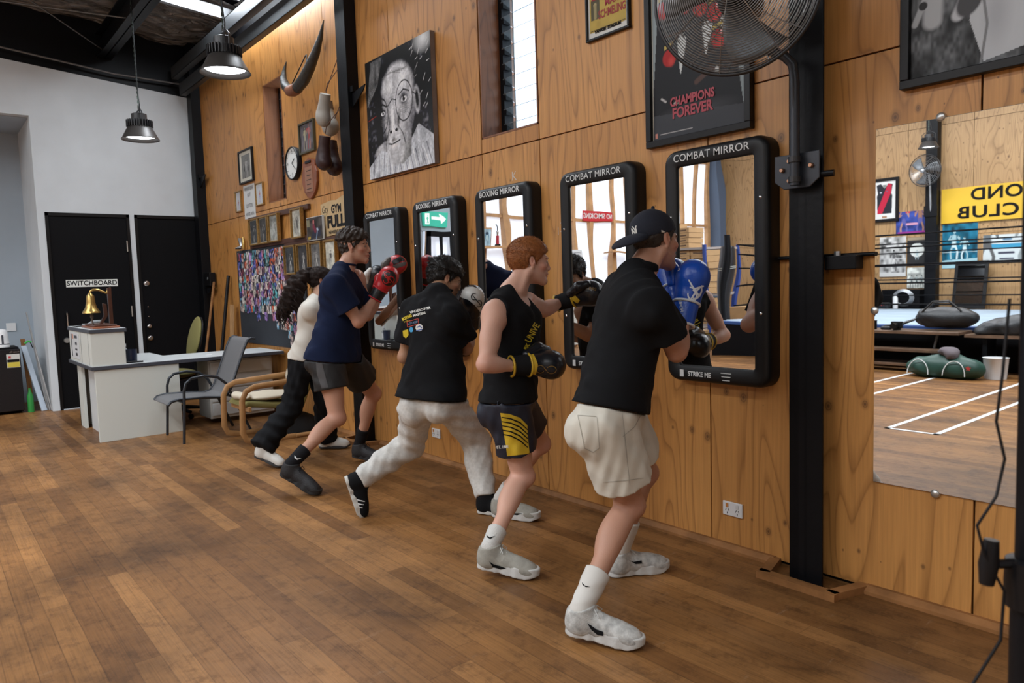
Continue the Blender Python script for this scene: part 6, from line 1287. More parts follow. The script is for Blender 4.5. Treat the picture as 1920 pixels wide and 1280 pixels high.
def head_prims(F_, c, B, s):
    R, Fw, U = B; g = lambda x, y, z: c+s*(R*x+Fw*y+U*z)
    F_.ell(g(0, -.012, .032), (.076*s, .096*s, .083*s), B, .01)
    F_.ell(g(0, .036, -.035), (.060*s, .058*s, .082*s), B, .03)
    for x in (-1, 1):
        F_.cone(g(.050*x, .0, -.055), g(.014*x, .078, -.100), .020*s, .017*s, .028)
        F_.ell(g(.044*x, .062, -.022), (.021*s, .022*s, .018*s), B, .02)
    F_.ell(g(0, .084, -.101), (.022*s, .016*s, .016*s), B, .018)
    F_.cone(g(-.034, .082, .020), g(.034, .082, .020), .0105*s, .0105*s, .016)
    for x in (-1, 1):
        F_.ell(g(.031*x, .101, .002), (.019*s, .016*s, .012*s), B, .010, 'sub'); F_.ell(g(.031*x, .078, .001), (.0145*s, .0125*s, .0115*s), B, .004)
    F_.cone(g(0, .090, .012), g(0, .1065, -.030), .0075*s, .0115*s, .010)
    for x in (-1, 1): F_.ell(g(.0135*x, .097, -.036), (.0085*s, .012*s, .008*s), B, .008)
    F_.ell(g(0, .090, -.058), (.026*s, .014*s, .013*s), B, .012); F_.ell(g(0, .098, -.0600), (.021*s, .0085*s, .0055*s), B, .005); F_.ell(g(0, .096, -.0735), (.018*s, .0085*s, .0065*s), B, .005)
    F_.ell(g(0, .108, -.0667), (.026*s, .010*s, .0022*s), B, .003, 'sub')
    for x in (-1, 1):
        E = basis(U+Fw*-.25, R*1.0+Fw*-.35*x)
        F_.ell(g(.079*x, -.006, -.004), (.0075*s, .0165*s, .028*s), E, .006); F_.ell(g(.089*x, -.001, .0), (.009*s, .0095*s, .017*s), E, .003, 'sub'); F_.ell(g(.075*x, .002, -.034), (.007*s, .009*s, .009*s), B, .006)

def body_prims(F_, J, s, m, Bh, Bs, female=False, arms=True, legs=True, g=0.0, torso=True):
    """shared limbs and trunk; g inflates everything (for cloth)"""
    P, N = V3(J['pel']), V3(J['nek']); up = unit(N-P); mid = lambda t: lerp(P, N, t)
    if torso:
        F_.ell(P+Bh[2]*.03, (.150*m+g, .102*m+g, .12+g), Bh, .03)
        for h in 'RL': F_.ell(V3(J['hi'+h])-Bh[1]*.055-Bh[2]*.03, (.078*m+g, .082*m+g, .095*m+g), Bh, .04)
        Bw = basis(up, Bh[0]+Bs[0])
        F_.ell(mid(.30), (.132*m+g, .094*m+g, .15+g), Bw, .05); F_.ell(mid(.60)+Bs[1]*.02, (.150*m+g, .112*m+g, .17+g), basis(up, Bs[0]), .05)
        F_.ell(mid(.82)+Bs[1]*.012, (.160*m+g, .088*m+g, .10+g), basis(up, Bs[0]), .05)
        for sx in (-1, 1):
            F_.ell(mid(.73)+Bs[0]*.075*sx+Bs[1]*.085, (.075*m+g, .042*m+g, .065+g), basis(up, Bs[0]), .04); F_.ell(mid(.72)+Bs[0]*.085*sx-Bs[1]*.050, (.07*m+g, .045*m+g, .10+g), basis(up, Bs[0]), .07)
    for h in 'RL':
        sh = V3(J['sh'+h]); el, wr = V3(J['el'+h]), V3(J['wr'+h])
        if torso:
            F_.cone(N-up*.01, sh+up*.01, .050*m+g, .046*m+g, .04); F_.cone(mid(.80), sh-up*.03, .07*m+g, .06*m+g, .05)
        if arms:
            ua = unit(el-sh); fa = unit(wr-el); F_.ell(sh+ua*.035, (.056*m+g, .056*m+g, .075*m+g), basis(ua, Bs[1]), .03)
            F_.cone(sh, el, .049*m+g, .037*m+g, .025); F_.ell(lerp(sh, el, .55)+fa*.014*1, (.040*m+g, .042*m+g, .085+g), basis(ua, Bs[1]), .025); F_.ell(lerp(sh, el, .45)-fa*.016, (.036*m+g, .04*m+g, .09+g), basis(ua, Bs[1]), .025)
            F_.cone(el, wr, .039*m+g, .027*m+g, .02); F_.ell(lerp(el, wr, .25), (.045*m+g, .041*m+g, .08+g), basis(fa, Bs[1]), .02); F_.ell(el-fa*.008+ua*.006, (.033*m, .033*m, .033*m), None, .015)
    if legs:
        for h in 'RL':
            hi, kn, an = V3(J['hi'+h]), V3(J['kn'+h]), V3(J['an'+h]); th = unit(kn-hi); sn = unit(an-kn)
            fk = Bh[1]-th*(Bh[1]@th); fk = fk/max(np.linalg.norm(fk), 1e-6)
            ft = unit(V3(J['to'+h])-V3(J['he'+h])); ff = unit(ft-sn*(ft@sn))
            F_.cone(hi+Bh[2]*.02, kn, .086*m+g, .055*m+g, .04); F_.ell(lerp(hi, kn, .45)+ff*.022, (.066*m+g, .058*m+g, .15+g), basis(th, np.cross(ff, th)), .03); F_.ell(lerp(hi, kn, .35)-ff*.02, (.066*m+g, .06*m+g, .15+g), basis(th, np.cross(ff, th)), .03)
            F_.ell(kn+ff*.012, (.048*m+g, .050*m+g, .058+g), basis(sn, np.cross(ff, sn)), .02); F_.ell(kn+ff*.045-sn*.0, (.026*m, .018*m, .03), basis(sn, np.cross(ff, sn)), .02)
            F_.cone(kn, an, .049*m+g, .032*m+g, .025); F_.ell(lerp(kn, an, .30)-ff*.022, (.050*m+g, .046*m+g, .115+g), basis(sn, np.cross(ff, sn)), .03); F_.ell(lerp(kn, an, .35)+ff*.012, (.034*m+g, .024*m+g, .11+g), basis(sn, np.cross(ff, sn)), .02)
            F_.cone(an-sn*.1, an, .031*m+g, .029*m+g, .02); F_.cone(an, an+sn*.02, .027*m, .018, .01)

def make_person(key, label, facing, headf, headup, s, m, skin, hs=1.0, female=False):
    J = {k: V3(v) for k, v in SK[key].items()}
    T = thing('person', label, 'person', (float(J['pel'][0]), float(J['pel'][1]), 0), 'boxers training at the wall mirrors')
    Bh = basis(J['nek']-J['pel'], unit(J['hiR']-J['hiL'])*.6+unit(J['shR']-J['shL'])*.4); Bs = basis(J['nek']-J['pel'], J['shR']-J['shL'])
    HF_f = unit(headf); HU = unit(V3(headup)); Rr = unit(np.cross(HF_f, HU)); HB = np.array([Rr, HF_f, np.cross(Rr, HF_f)])
    if HB[2] @ HU < 0: HB[2] *= -1
    Hc = J['hed']
    lo = np.min([J[k] for k in J], 0)-.19; hi = np.max([J[k] for k in J], 0)+.19; lo[2] = max(lo[2], -.01)
    extra = [(J['elR'], .05, .35), (J['elL'], .05, .35), (J['knR'], .07, .35), (J['knL'], .07, .35)]
    cf = skin_cols(skin, Hc, HB, hs, extra); SM = attr_mat('skin', .48, bump=.12, bscale=260, sss=.12, spec=.4)
    nb = Hc+hs*(HB[1]*-.022-HB[2]*.055); ncut = J['nek']*.62+nb*.38; nn = unit(nb-J['nek'])
    Fb = Field(lo, hi, .0065); body_prims(Fb, J, s, m, Bh, Bs, female)
    Fb.cone(J['nek']+Bs[1]*.012, nb+nn*.03, .058*m*(.86 if female else 1), .052*m*(.86 if female else 1), .03)
    for h in 'RL': Fb.cone(J['wr'+h], J['gl'+h], .028*m, .03, .015)
    head_prims(Fb, Hc, HB, hs)
    for x in (-1, 1): Fb.cone(Hc+hs*(HB[0]*.060*x-HB[1]*.015-HB[2]*.055), J['nek']+Bs[0]*.02*x+Bs[1]*.07, .014, .012, .025)
    Fb.cone(ncut+nn*.006, ncut+nn*.5, .15, .15, 0, op='sub', cut=[(ncut+nn*.006, -nn)]); P1, F1 = Fb.nets(); P1 = relax(P1, F1, 1)
    Fh = Field(Hc-.21, Hc+.17, .0036); body_prims(Fh, J, s, m, Bh, Bs, female, legs=False); Fh.cone(J['nek']+Bs[1]*.012, nb+nn*.03, .058*m*(.86 if female else 1), .052*m*(.86 if female else 1), .03); head_prims(Fh, Hc, HB, hs)
    for x in (-1, 1): Fh.cone(Hc+hs*(HB[0]*.060*x-HB[1]*.015-HB[2]*.055), J['nek']+Bs[0]*.02*x+Bs[1]*.07, .014, .012, .025)
    Fh.plane(ncut-nn*.006, -nn); Fh.tube_only(ncut, nn, .135); P2, F2 = Fh.nets(); P2 = relax(P2, F2, 1, .4)
    P = np.concatenate([P1, P2]); Fc = np.concatenate([F1, F2+len(P1)])
    o = raw_mesh('body', P-np.array(wl(T)), Fc, SM, cf(P), True); link(o, T)
    # eyes and brows
    for x in (-1, 1):
        g = lambda a, b, c: Vector(Hc+hs*(HB[0]*a+HB[1]*b+HB[2]*c))
        e = MB().lathe([(0, .0118*hs), (.006*hs, .0100*hs), (.0105*hs, .0048*hs), (.0116*hs, 0)], g(.031*x, .0795, .001), Vector(HB[1]), 16, False); eo = e.build('eye', mat('eye_white', (.55, .53, .50), .2), T, smooth=True)
        MB().lathe([(0, .0128*hs), (.0045*hs, .0121*hs), (.0055*hs, .0106*hs)], g(.031*x, .0795, .001), Vector(HB[1]), 14, False).build('iris', mat('iris_dark', (.03, .025, .02), .1), eo, smooth=True)
    return dict(T=T, J=J, Bh=Bh, Bs=Bs, HB=HB, Hc=Hc, s=s, m=m, hs=hs, skin=o, lo=lo, hi=hi)

def brows(D, m, th=.0045):
    Hc, HB, hs = D['Hc'], D['HB'], D['hs']; g = lambda a, b, c: Vector(Hc+hs*(HB[0]*a+HB[1]*b+HB[2]*c))
    for x in (-1, 1): MB().tube([g(.012*x, .094, .017), g(.028*x, .0925, .024), g(.044*x, .082, .020), g(.052*x, .072, .014)], [th*.7, th, th*.8, th*.3], 6, False, (1, .7)).build('eyebrow', m, D['T'], smooth=True)
def hair(D, m, top=.016, side=.007, fz=(.003, 160), spikes=6000, slen=.012, fringe=.0, curl=.6, back=-.085, seed=1, h=.004, topshift=0, lift=0):
    Hc, B, s = D['Hc'], D['HB'], D['hs']; g = lambda x, y, z: Hc+s*(B[0]*x+B[1]*y+B[2]*z)
    F_ = Field(Hc-.17, Hc+.18, h)
    v = lambda y, z: B[1]*y+B[2]*z
    F_.ell(g(0, -.012, .034+topshift), ((.076+top)*s, (.096+top)*s, (.083+top+lift)*s), B, .0, cut=[(g(0, .085+fringe, .068), v(.62, -.78)), (g(0, 0, .045), v(0, -1))])
    F_.ell(g(0, -.012, .032), ((.076+side)*s, (.096+side)*s, (.083+side)*s), B, .012, cut=[(g(0, .068, .05), v(.8, -.6)), (g(0, -.0, -.005), v(.35, -.94))])
    F_.ell(g(0, -.014, .022), ((.074+side)*s, (.094+side)*s, (.09+side)*s), B, .012, cut=[(g(0, -.022, 0), v(1, 0)), (g(0, 0, back), v(.0, -1))])
    F_.ell(g(0, -.045, -.055), (.05*s, .04*s, .035*s), B, .02, cut=[(g(0, 0, back), v(0, -1))]) if back < -.07 else None
    for x in (-1, 1): F_.cone(g(.076*x, .026, .03), g(.073*x, .02, -.012), .006*s, .004*s, .008)
    for x in (-1, 1): F_.ell(g(.086*x, -.004, -.004), (.018*s, .022*s, .030*s), B, .004, 'sub')
    F_.fuzz(fz[0], fz[1], seed); P, Fc = F_.nets(); P = relax(P, Fc, 1)
    o = raw_mesh('hair', P-np.array(wl(D['T'])), Fc, m, None, True); link(o, D['T'])
    me = o.data; n = len(me.vertices); nr = np.zeros(n*3, np.float32); me.vertices.foreach_get('normal', nr); nr = nr.reshape(-1, 3)
    r = np.random.RandomState(seed); idx = r.randint(0, n, spikes); p = P[idx]-np.array(wl(D['T'])); nn = nr[idx]
    flow = -B[1]*.5-B[2]*.3+r.randn(spikes, 3)*curl; d = nn*.28+flow*.75; d /= np.linalg.norm(d, axis=1)[:, None]; L = slen*(.5+r.rand(spikes))[:, None]
    side_ = np.cross(nn, d); side_ /= np.linalg.norm(side_, axis=1)[:, None]+1e-6; w = .0011
    b2 = np.cross(r.randn(spikes, 3), d)*.35*L
    Q = np.stack([p-side_*w-nn*.002, p+side_*w-nn*.002, p+d*L*.55+b2*.4+side_*w*.7, p+d*L*.55+b2*.4-side_*w*.7, p+d*L+b2], 1).reshape(-1, 3)
    k = np.arange(spikes)*5; Fq = np.stack([k, k+1, k+2, k+3], 1); Ft = np.stack([k+3, k+2, k+4, k+4], 1)
    me2 = bpy.data.meshes.new('hair_strands'); me2.from_pydata(Q.tolist(), [], Fq.tolist()+[f[:3] for f in Ft.tolist()]); me2.materials.append(m); so = bpy.data.objects.new('hair_strands', me2); link(so, o); so['kind'] = 'stuff'
    return o

def shirt(D, m, name='t_shirt', hem=-.06, sleeve=.60, loose=.016, flare=.02, seed=1, tank=False, amp=.0062, sl_r=(.068, .080), long=False, hip=.108):
    J, Bh, Bs, mm = D['J'], D['Bh'], D['Bs'], D['m']; P, N = J['pel'], J['nek']; up = unit(N-P)
    F_ = Field(D['lo']-.02, D['hi']+.02, .0065)
    g = loose
    F_.ell(P+Bh[2]*.06, (.155*mm+g+flare, .112*mm+g+flare, .15+g), Bh, .03); F_.ell(P-Bh[2]*.04, (.158*mm+g+flare, .118*mm+g+flare, .14), Bh, .04)
    for h in 'RL': F_.ell(J['hi'+h]-Bh[1]*.050+Bh[2]*.0, (.084*mm+g+flare*.7, .086*mm+g+flare*.7, .11), Bh, .05)
    for h in 'RL': F_.cone(J['hi'+h]-Bh[2]*.05, J['hi'+h]+Bh[2]*.14, hip*mm+g*.5, .09*mm+g, .05)
    body = {k: v for k, v in J.items()}
    body_prims(F_, body, 1, mm, Bh, Bs, arms=False, legs=False, g=g)
    Bw = basis(up, Bh[0]+Bs[0]); F_.ell(lerp(P, N, .35), (.142*mm+g+flare*.6, .108*mm+g+flare*.6, .20), Bw, .06)
    cuts_ = []; D0 = F_.D.copy()
    if not tank:
        for h in 'RL':
            sh, el, wr = J['sh'+h], J['el'+h], J['wr'+h]; e = lerp(sh, el, sleeve); ua = unit(el-sh)
            if long: F_.cone(sh, el, .062*mm, .054*mm, .05); F_.cone(el, wr, .054*mm, .044, .02)
            else:
                F_.cone(sh, e, sl_r[0]*mm, sl_r[1]*mm, .03, cut=[(e, ua)]); F_.cone(lerp(P, N, .62)+Bs[0]*(.08 if h == 'R' else -.08), lerp(sh, el, .3), .075*mm, .055*mm, .05); cuts_.append((e, ua, sl_r[1]*mm+.04))
    F_.wrinkle(amp, [((30, 20, 52), .8), ((-40, 50, 20), .8), ((60, -30, -20), .5)], seed)
    for (e, ua, r_) in cuts_: F_.cone(e+ua*.07, e+ua*.12, r_, r_, 0, op='sub', cut=[(e, -ua)])
    F_.D = np.minimum(F_.D, D0)
    hp = P+Bh[2]*hem; F_.plane(hp, -(Bh[2]+Bh[1]*.0))
    # neck opening
    nb = D['Hc']-D['HB'][2]*.055-D['HB'][1]*.022; nn = unit(nb-N); F_.plane(N+nn*.042+Bs[1]*.02, nn*1.0+Bs[1]*.25 if not tank else nn+Bs[1]*.35)
    if tank:
        for h, sx in (('R', 1), ('L', -1)):
            sh = J['sh'+h]; F_.ell(sh+Bs[0]*sx*.045-up*.055, (.075, .075, .135), basis(up, Bs[0]), .012, 'sub'); F_.ell(sh+Bs[0]*sx*.05+up*.04, (.06, .10, .08), basis(up, Bs[0]), .012, 'sub')
        F_.ell(N+Bs[1]*.085+up*.015, (.062, .07, .10), basis(up, Bs[0]), .012, 'sub'); F_.ell(N-Bs[1]*.03+up*.05, (.07, .06, .065), basis(up, Bs[0]), .012, 'sub')
    D['top'] = F_.D.copy(); return field_obj(name, F_, m, D['T'], 2)
def shorts(D, m, name='shorts', frac=.62, r0=.104, r1=.094, seed=2, amp=.005, wide=0.012, hem_tilt=0, fr=None):
    J, Bh, mm = D['J'], D['Bh'], D['m']; P = J['pel']
    F_ = Field(D['lo']-.02, D['hi']+.02, .0065)
    F_.ell(P+Bh[2]*.03, (.150*mm+wide, .105*mm+wide, .13), Bh, .03); hems = []
    for h in 'RL':
        f_ = fr[h] if fr else frac
        F_.ell(J['hi'+h]-Bh[1]*.055-Bh[2]*.03, (.080*mm+wide, .084*mm+wide, .10), Bh, .05)
        hi, kn = J['hi'+h], J['kn'+h]; th = unit(kn-hi); e = lerp(hi, kn, f_); F_.cone(hi-th*.02, e+th*.03, r0*mm, r1*mm, .035, cut=[(e+th*.02, th)]); hems.append((e, th, r1*mm+.03))
    F_.wrinkle(amp, [((90, 70, -30), .3), ((55, 40, 10), 1), ((-30, 55, 38), .6), ((20, 30, 70), .35)], seed); F_.plane(P+Bh[2]*.12, Bh[2])
    for (e, th, r_) in hems: F_.cone(e+th*.08, e+th*.13, r_, r_, 0, op='sub', cut=[(e, -th)])
    if 'top' in D: F_.D = np.maximum(F_.D, .004-D['top'])
    return field_obj(name, F_, m, D['T'], 2)
def trousers(D, m, name='track_pants', rad=(.105, .082, .066, .058), cuff=True, seed=3, amp=.005, low=.0):
    J, Bh, mm = D['J'], D['Bh'], D['m']; P = J['pel']
    F_ = Field(D['lo']-.02, D['hi']+.02, .0065)
    F_.ell(P+Bh[2]*.03, (.158*mm, .115*mm, .13), Bh, .03)
    for h in 'RL':
        F_.ell(J['hi'+h]-Bh[1]*.055-Bh[2]*.03, (.088*mm, .092*mm, .11), Bh, .05)
        hi, kn, an = J['hi'+h], J['kn'+h], J['an'+h]; sn = unit(an-kn); th = unit(kn-hi); e = an+sn*low
        ft = unit(J['to'+h]-J['he'+h]); ff = unit(ft-sn*(ft@sn))
        F_.cone(hi-th*.02, kn, rad[0]*mm, rad[1]*mm, .04); F_.cone(kn, lerp(kn, e, .9), rad[1]*mm, rad[2]*mm, .03, cut=[(e, sn)]); F_.ell(lerp(kn, an, .4)-ff*.02, (.068*mm, .07*mm, .14), basis(sn, np.cross(ff, sn)), .04)
        F_.cone(lerp(kn, e, .8), e, rad[2]*mm, rad[3]*mm, .02, cut=[(e, sn)])
        if cuff: F_.cone(lerp(kn, e, .88), e, .052*mm, .050*mm, .02, cut=[(e, sn)])
    F_.wrinkle(amp, [((90, 70, -30), .3), ((20, 14, 70), .8), ((45, 50, 20), .7), ((-30, 40, 50), .6)], seed); F_.plane(P+Bh[2]*.12, Bh[2])
    if 'top' in D: F_.D = np.maximum(F_.D, .004-D['top'])
    return field_obj(name, F_, m, D['T'], 2)
def sock(D, h, m, t=.55, r=.043):
    J = D['J']; kn, an = J['kn'+h], J['an'+h]; sn = unit(an-kn); F_ = Field(np.min([kn, an, J['he'+h]], 0)-.12, np.max([kn, an, J['he'+h]], 0)+.12, .005)
    a = lerp(kn, an, t); F_.cone(a, an+sn*.005, (r+.004)*D['m'], .0415*D['m'], .01, cut=[(a, -sn)])
    ft = unit(J['to'+h]-J['he'+h]); F_.cone(an+sn*.005, an+sn*.028+ft*.008, .0395*D['m'], .022, .008); F_.wrinkle(.0014, [((10, 10, 120), 1)], 3)
    return field_obj('sock', F_, m, D['T'], 1)
def shoe(D, h, um, sm, lm, L=.29, W=1.0, chunky=1.0, name='shoe', high=0):
    J = D['J']; he, to = J['he'+h], J['to'+h]; fx = unit(to-he); side = unit(np.cross(fx, (0, 0, 1))); up = np.cross(side, fx); L = np.linalg.norm(to-he)+.02; k = L/.29
    g = lambda x, y, z: he+side*x*W+fx*y*k+up*z; B = np.array([side, fx, up]); lo = np.minimum(he, to)-.16; hi = np.maximum(he, to)+.20
    F_ = Field(lo, hi, .0045)
    for (x, y, z, rx, ry, rz) in ((0, .045, .058, .0395, .046, .066), (0, .10, .060, .037, .06, .056), (.0, .165, .050, .039, .07, .048), (.002, .222, .040, .0425, .052, .042), (0, .258, .034, .035, .032, .032)):
        F_.ell(g(x, y, z), (rx*W, ry*k, rz), B, .03)
    F_.cone(g(0, .05, .05), J['an'+h]+up*(.02+high), .046*W, .050, .03, cut=[(g(0, .06, .118+high), up*.9-fx*.30)])
    F_.plane(g(0, 0, .016), -up); o = field_obj(name, F_, um, D['T'], 1)
    F_ = Field(lo, hi, .0045); zt = .030*chunky
    cuts = [(g(0, 0, zt), up), (g(0, 0, .0), -up)]
    for (y, r) in ((.04, .040), (.09, .037), (.15, .040), (.20, .047), (.245, .042), (.268, .030)): F_.cone(g(0, y, -.03), g(0, y, .05), r*W*1.02, r*W*.98, .02)
    F_.plane(g(0, 0, zt+.006*(chunky > 1)), up-fx*.05); F_.plane(g(0, 0, .001), -up); F_.plane(g(0, .27, .012), -up*.9+fx*.35) ; so = field_obj('sole', F_, sm, o, 1)
    lc = MB()
    for i in range(5):
        y = .105+.022*i; z = .118-.013*i+high*.3; lc.tube([Vector(g(-.026, y-.006, z-.018)), Vector(g(-.012, y, z-.001)), Vector(g(.012, y+.01, z-.001)), Vector(g(.026, y+.004, z-.018))], .0028, 6)
    for sx in (-1, 1): lc.tube([Vector(g(0, .11, .108)), Vector(g(.02*sx, .105, .125)), Vector(g(.035*sx, .125, .105)), Vector(g(.012*sx, .118, .10))], .0022, 5)
    lc.build('shoelace', lm, o, smooth=True); return o, so, g
def glove(D, h, main, cuffm, palm=None, L=1.0, thumb=None, trim=None, name='boxing_glove', long=0.10, split=None):
    """padded glove round the fist: mitt, attached thumb, cuff"""
    J = D['J']; w, c = J['wr'+h], J['gl'+h]; d = unit(c-w); tn = V3(thumb) if thumb is not None else V3((0, 0, 1)); tn = unit(tn-d*(tn@d)); sd = np.cross(d, tn); B = np.array([sd, tn, d])
    lo = np.minimum(w, c)-.2; hi = np.maximum(w, c)+.2; base = w+d*.02; q = lambda a, b, l: base+sd*a+tn*b+d*l
    def sh(F_):
        F_.cone(q(0, 0, .02), q(0, .0, .07), .044*L, .050*L, .02); F_.ell(q(0, .0, .135*L), (.060*L, .058*L, .085*L), B, .03); F_.ell(q(0.012*L, -.01*L, .165*L), (.060*L, .064*L, .062*L), B, .03); F_.ell(q(-.022*L, -.0, .15*L), (.045*L, .055*L, .06*L), B, .03)
    def th(F_):
        F_.cone(q(-.015*L, .045*L, .060), q(-.03*L, .070*L, .115*L), .026*L, .028*L, .02); F_.cone(q(-.03*L, .070*L, .115*L), q(-.034*L, .058*L, .160*L), .028*L, .024*L, .02)
    F_ = Field(lo, hi, .0045); sh(F_)
    for i in range(1, 4): F_.cone(q(.075*L, (-.035+.0175*i*1.0)*L, .20*L), q(.05*L, (-.035+.0175*i)*L, .225*L), .004, .004, .01, op='sub')
    o = field_obj(name, F_, main, D['T'], 1)
    F_ = Field(lo, hi, .0045); th(F_); field_obj('glove_thumb', F_, palm or main, o, 1)
    F_ = Field(lo, hi, .0045); F_.cone(q(0, 0, -long+.02), q(0, 0, .062), .043*L, .049*L, 0, cut=[(q(0, 0, -long+.03), -d), (q(0, 0, .060), d)]); cu = field_obj('glove_cuff', F_, cuffm, o, 1)
    if trim is not None:
        for l, r in ((-long+.034, .045), (.058, .051)): MB().tube([Vector(q(r*L*math.cos(a), r*L*math.sin(a), l)) for a in [2*PI*i/28 for i in range(28)]], .006, 8, True).build('glove_trim', trim, cu, smooth=True)
    return o, cu

COT = lambda n, c, r=.88: mat(n, c, r, bump=.12, bscale=800, spec=.15)
BLKC = COT('black_cotton', (.0075, .0078, .009)); NAVYC = COT('navy_cotton', (.008, .014, .042)); WHITEC = COT('white_cotton', (.60, .58, .54)); CREAMC = mat('cream_twill', (.60, .57, .49),   .85, bump=.10, bscale=900, vary=.05, vscale=10)
GREYC = mat('marle_grey_fleece', (.56, .55, .52), .92, bump=.15, bscale=700, vary=.10, vscale=60)
def leather(n, c, r=.30): return mat(n, c, r, bump=.12, bscale=120, spec=.5)
DS = MATS

# --- man in the cap, nearest the camera
D = make_person('cap', 'man in backwards navy cap, black shirt and cream shorts, nearest the camera, blue glove raised', None, (.15, .98, -.10), (-.08, .05, 1), 1, 1.08, (.46, .245, .165), 1.03)
T = D['T']; Hc, HB = D['Hc'], D['HB']; brows(D, mat('brown_brow', (.05, .03, .02), .9)); gq = lambda x, y, z: Hc+1.03*(HB[0]*x+HB[1]*y+HB[2]*z)
hair(D, mat('dark_brown_hair', (.022, .014, .010), .6), top=.002, side=.004, spikes=4000, slen=.006, back=-.07, fz=(.0012, 300))
CAPM = mat('navy_cap_wool', (.008, .011, .022), .85, bump=.25, bscale=300)
F_ = Field(Hc-.22, Hc+.2, .0045); F_.ell(gq(0, -.014, .038), (.089, .110, .095), HB, .0, cut=[(gq(0, 0, .022), -HB[2]+HB[1]*.28)]); F_.cone(gq(-.0, -.012, .137), gq(0, -.012, .139), .009, .009, .004)
F_.wrinkle(.0008, [((40, 40, 40), 1)], 2); cp = field_obj('cap', F_, CAPM, T, 2)
F_ = Field(Hc-.30, Hc+.2, .0045); F_.ell(gq(0, -.135, -.022), (.078, .088, .030), np.array([HB[0], unit(HB[1]+HB[2]*.42), unit(HB[2]-HB[1]*.42)]), 0); F_.ell(gq(0, -.130, -.042), (.078, .092, .031), np.array([HB[0], unit(HB[1]+HB[2]*.42), unit(HB[2]-HB[1]*.42)]), .004, 'sub'); F_.plane(gq(0, -.075, 0), HB[1]); field_obj('cap_brim', F_, CAPM, cp, 1)
cb = join_bvh([cp]); LW = mat('logo_white', (.66, .66, .62), .6)
text_on('cap_logo', 'N', 1190, 437, 24, -12, cb, LW, cp, sx=.6, bold=.6, off=.002); text_on('cap_logo', 'Y', 1191, 433, 24, -12, cb, LW, cp, sx=.6, bold=.4, off=.003)
poly_on('cap_badge', [(1240, 431), (1251, 436), (1248, 441), (1240, 440)], cb, LW, cp, off=.002)
sh_ = shirt(D, BLKC, 'polo_shirt', hem=.05, hip=.125, sleeve=.62, seed=4, loose=.015, flare=.020, sl_r=(.075, .088))
NB = D['J']['nek']; nn = unit(Hc-NB); MB().tube([Vector(NB+nn*.045+D['Bs'][1]*.012+(D['Bs'][0]*math.cos(a)*.066+D['Bs'][1]*math.sin(a)*.066)) for a in [2*PI*i/28 for i in range(28)]], .014, 8, True, (.5, 1.3)).build('collar', BLKC, sh_, smooth=True)
so = shorts(D, CREAMC, frac=.74, r0=.112, r1=.116, seed=5, wide=.020, amp=.0065, fr={'R': .69, 'L': .66})
bv = join_bvh([so]); SEAM = mat('seam_thread', (.36, .34, .29), .9)  # seam, pocket and hem lines, a darker tone than the cream cloth
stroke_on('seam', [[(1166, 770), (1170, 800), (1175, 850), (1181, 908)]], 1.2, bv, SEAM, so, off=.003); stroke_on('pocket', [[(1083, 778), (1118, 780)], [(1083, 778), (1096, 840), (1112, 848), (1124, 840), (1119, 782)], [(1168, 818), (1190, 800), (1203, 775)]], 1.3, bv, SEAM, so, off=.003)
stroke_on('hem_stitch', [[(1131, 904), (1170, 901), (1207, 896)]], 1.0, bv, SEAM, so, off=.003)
for h in 'RL': sk_ = sock(D, h, WHITEC, .68 if h == 'R' else .60, .046); bvs = join_bvh([sk_]); (poly_on('sock_logo', [(1091, 1091), (1096, 1097), (1107, 1100), (1098, 1100), (1092, 1096)], bvs, BLKC, sk_, sub=0) if h == 'R' else None)
SHW = mat('runner_white_mesh', (.44, .44, .42), .6, bump=.3, bscale=220, vary=.35, vscale=34); SOLEW = mat('runner_sole_white', (.52, .52, .50), .55, bump=.2, bscale=60)
for h in 'RL':
    o, s2, g = shoe(D, h, SHW, SOLEW, mat('lace_grey', (.45, .45, .43), .8), W=1.06, chunky=1.1); bvs = join_bvh([o])
    sw = [(1101, 1168), (1108, 1172), (1119, 1180), (1131, 1184), (1131, 1192), (1120, 1190), (1109, 1181)] if h == 'R' else [(1178, 1049), (1188, 1053), (1203, 1050), (1204, 1056), (1192, 1057)]
    poly_on('swoosh', sw, bvs, BLKC, o, sub=4, off=.003)
BLU = leather('glove_blue', (.008, .07, .42)); BLUT = mat('glove_white_trim', (.62, .64, .66), .4)
tc_ = unit(V3((-.45, -.2, .5)))
gR, cR = glove(D, 'R', BLU, BLU, L=1.12, thumb=(-.8, -.1, .35), trim=BLUT, long=.075); gL, cL = glove(D, 'L', BLU, BLU, L=1.02, thumb=(.6, -.3, .5), trim=BLUT)
bv = join_bvh([gR]); LG = mat('glove_logo_white', (.68, .72, .78), .4)
stroke_on('glove_logo', [arc(1298, 553, 8, 10, -60, 220, 14, -20), arc(1307, 548, 13, 7, 20, 210, 14, -60), [(1291, 524), (1300, 540), (1312, 556), (1318, 560)], [(1317, 535), (1306, 545), (1296, 560), (1294, 565)], [(1293, 538), (1304, 541), (1320, 536)]], 3.6, bv, LG, gR, off=.003)
text_on('glove_lettering', 'STING', 1262, 512, 11, -42, bv, LG, gR, bold=.3); text_on('glove_lettering', 'HO-02', 1277, 573, 8, -100, join_bvh([cR]), LG, cR, bold=.2)

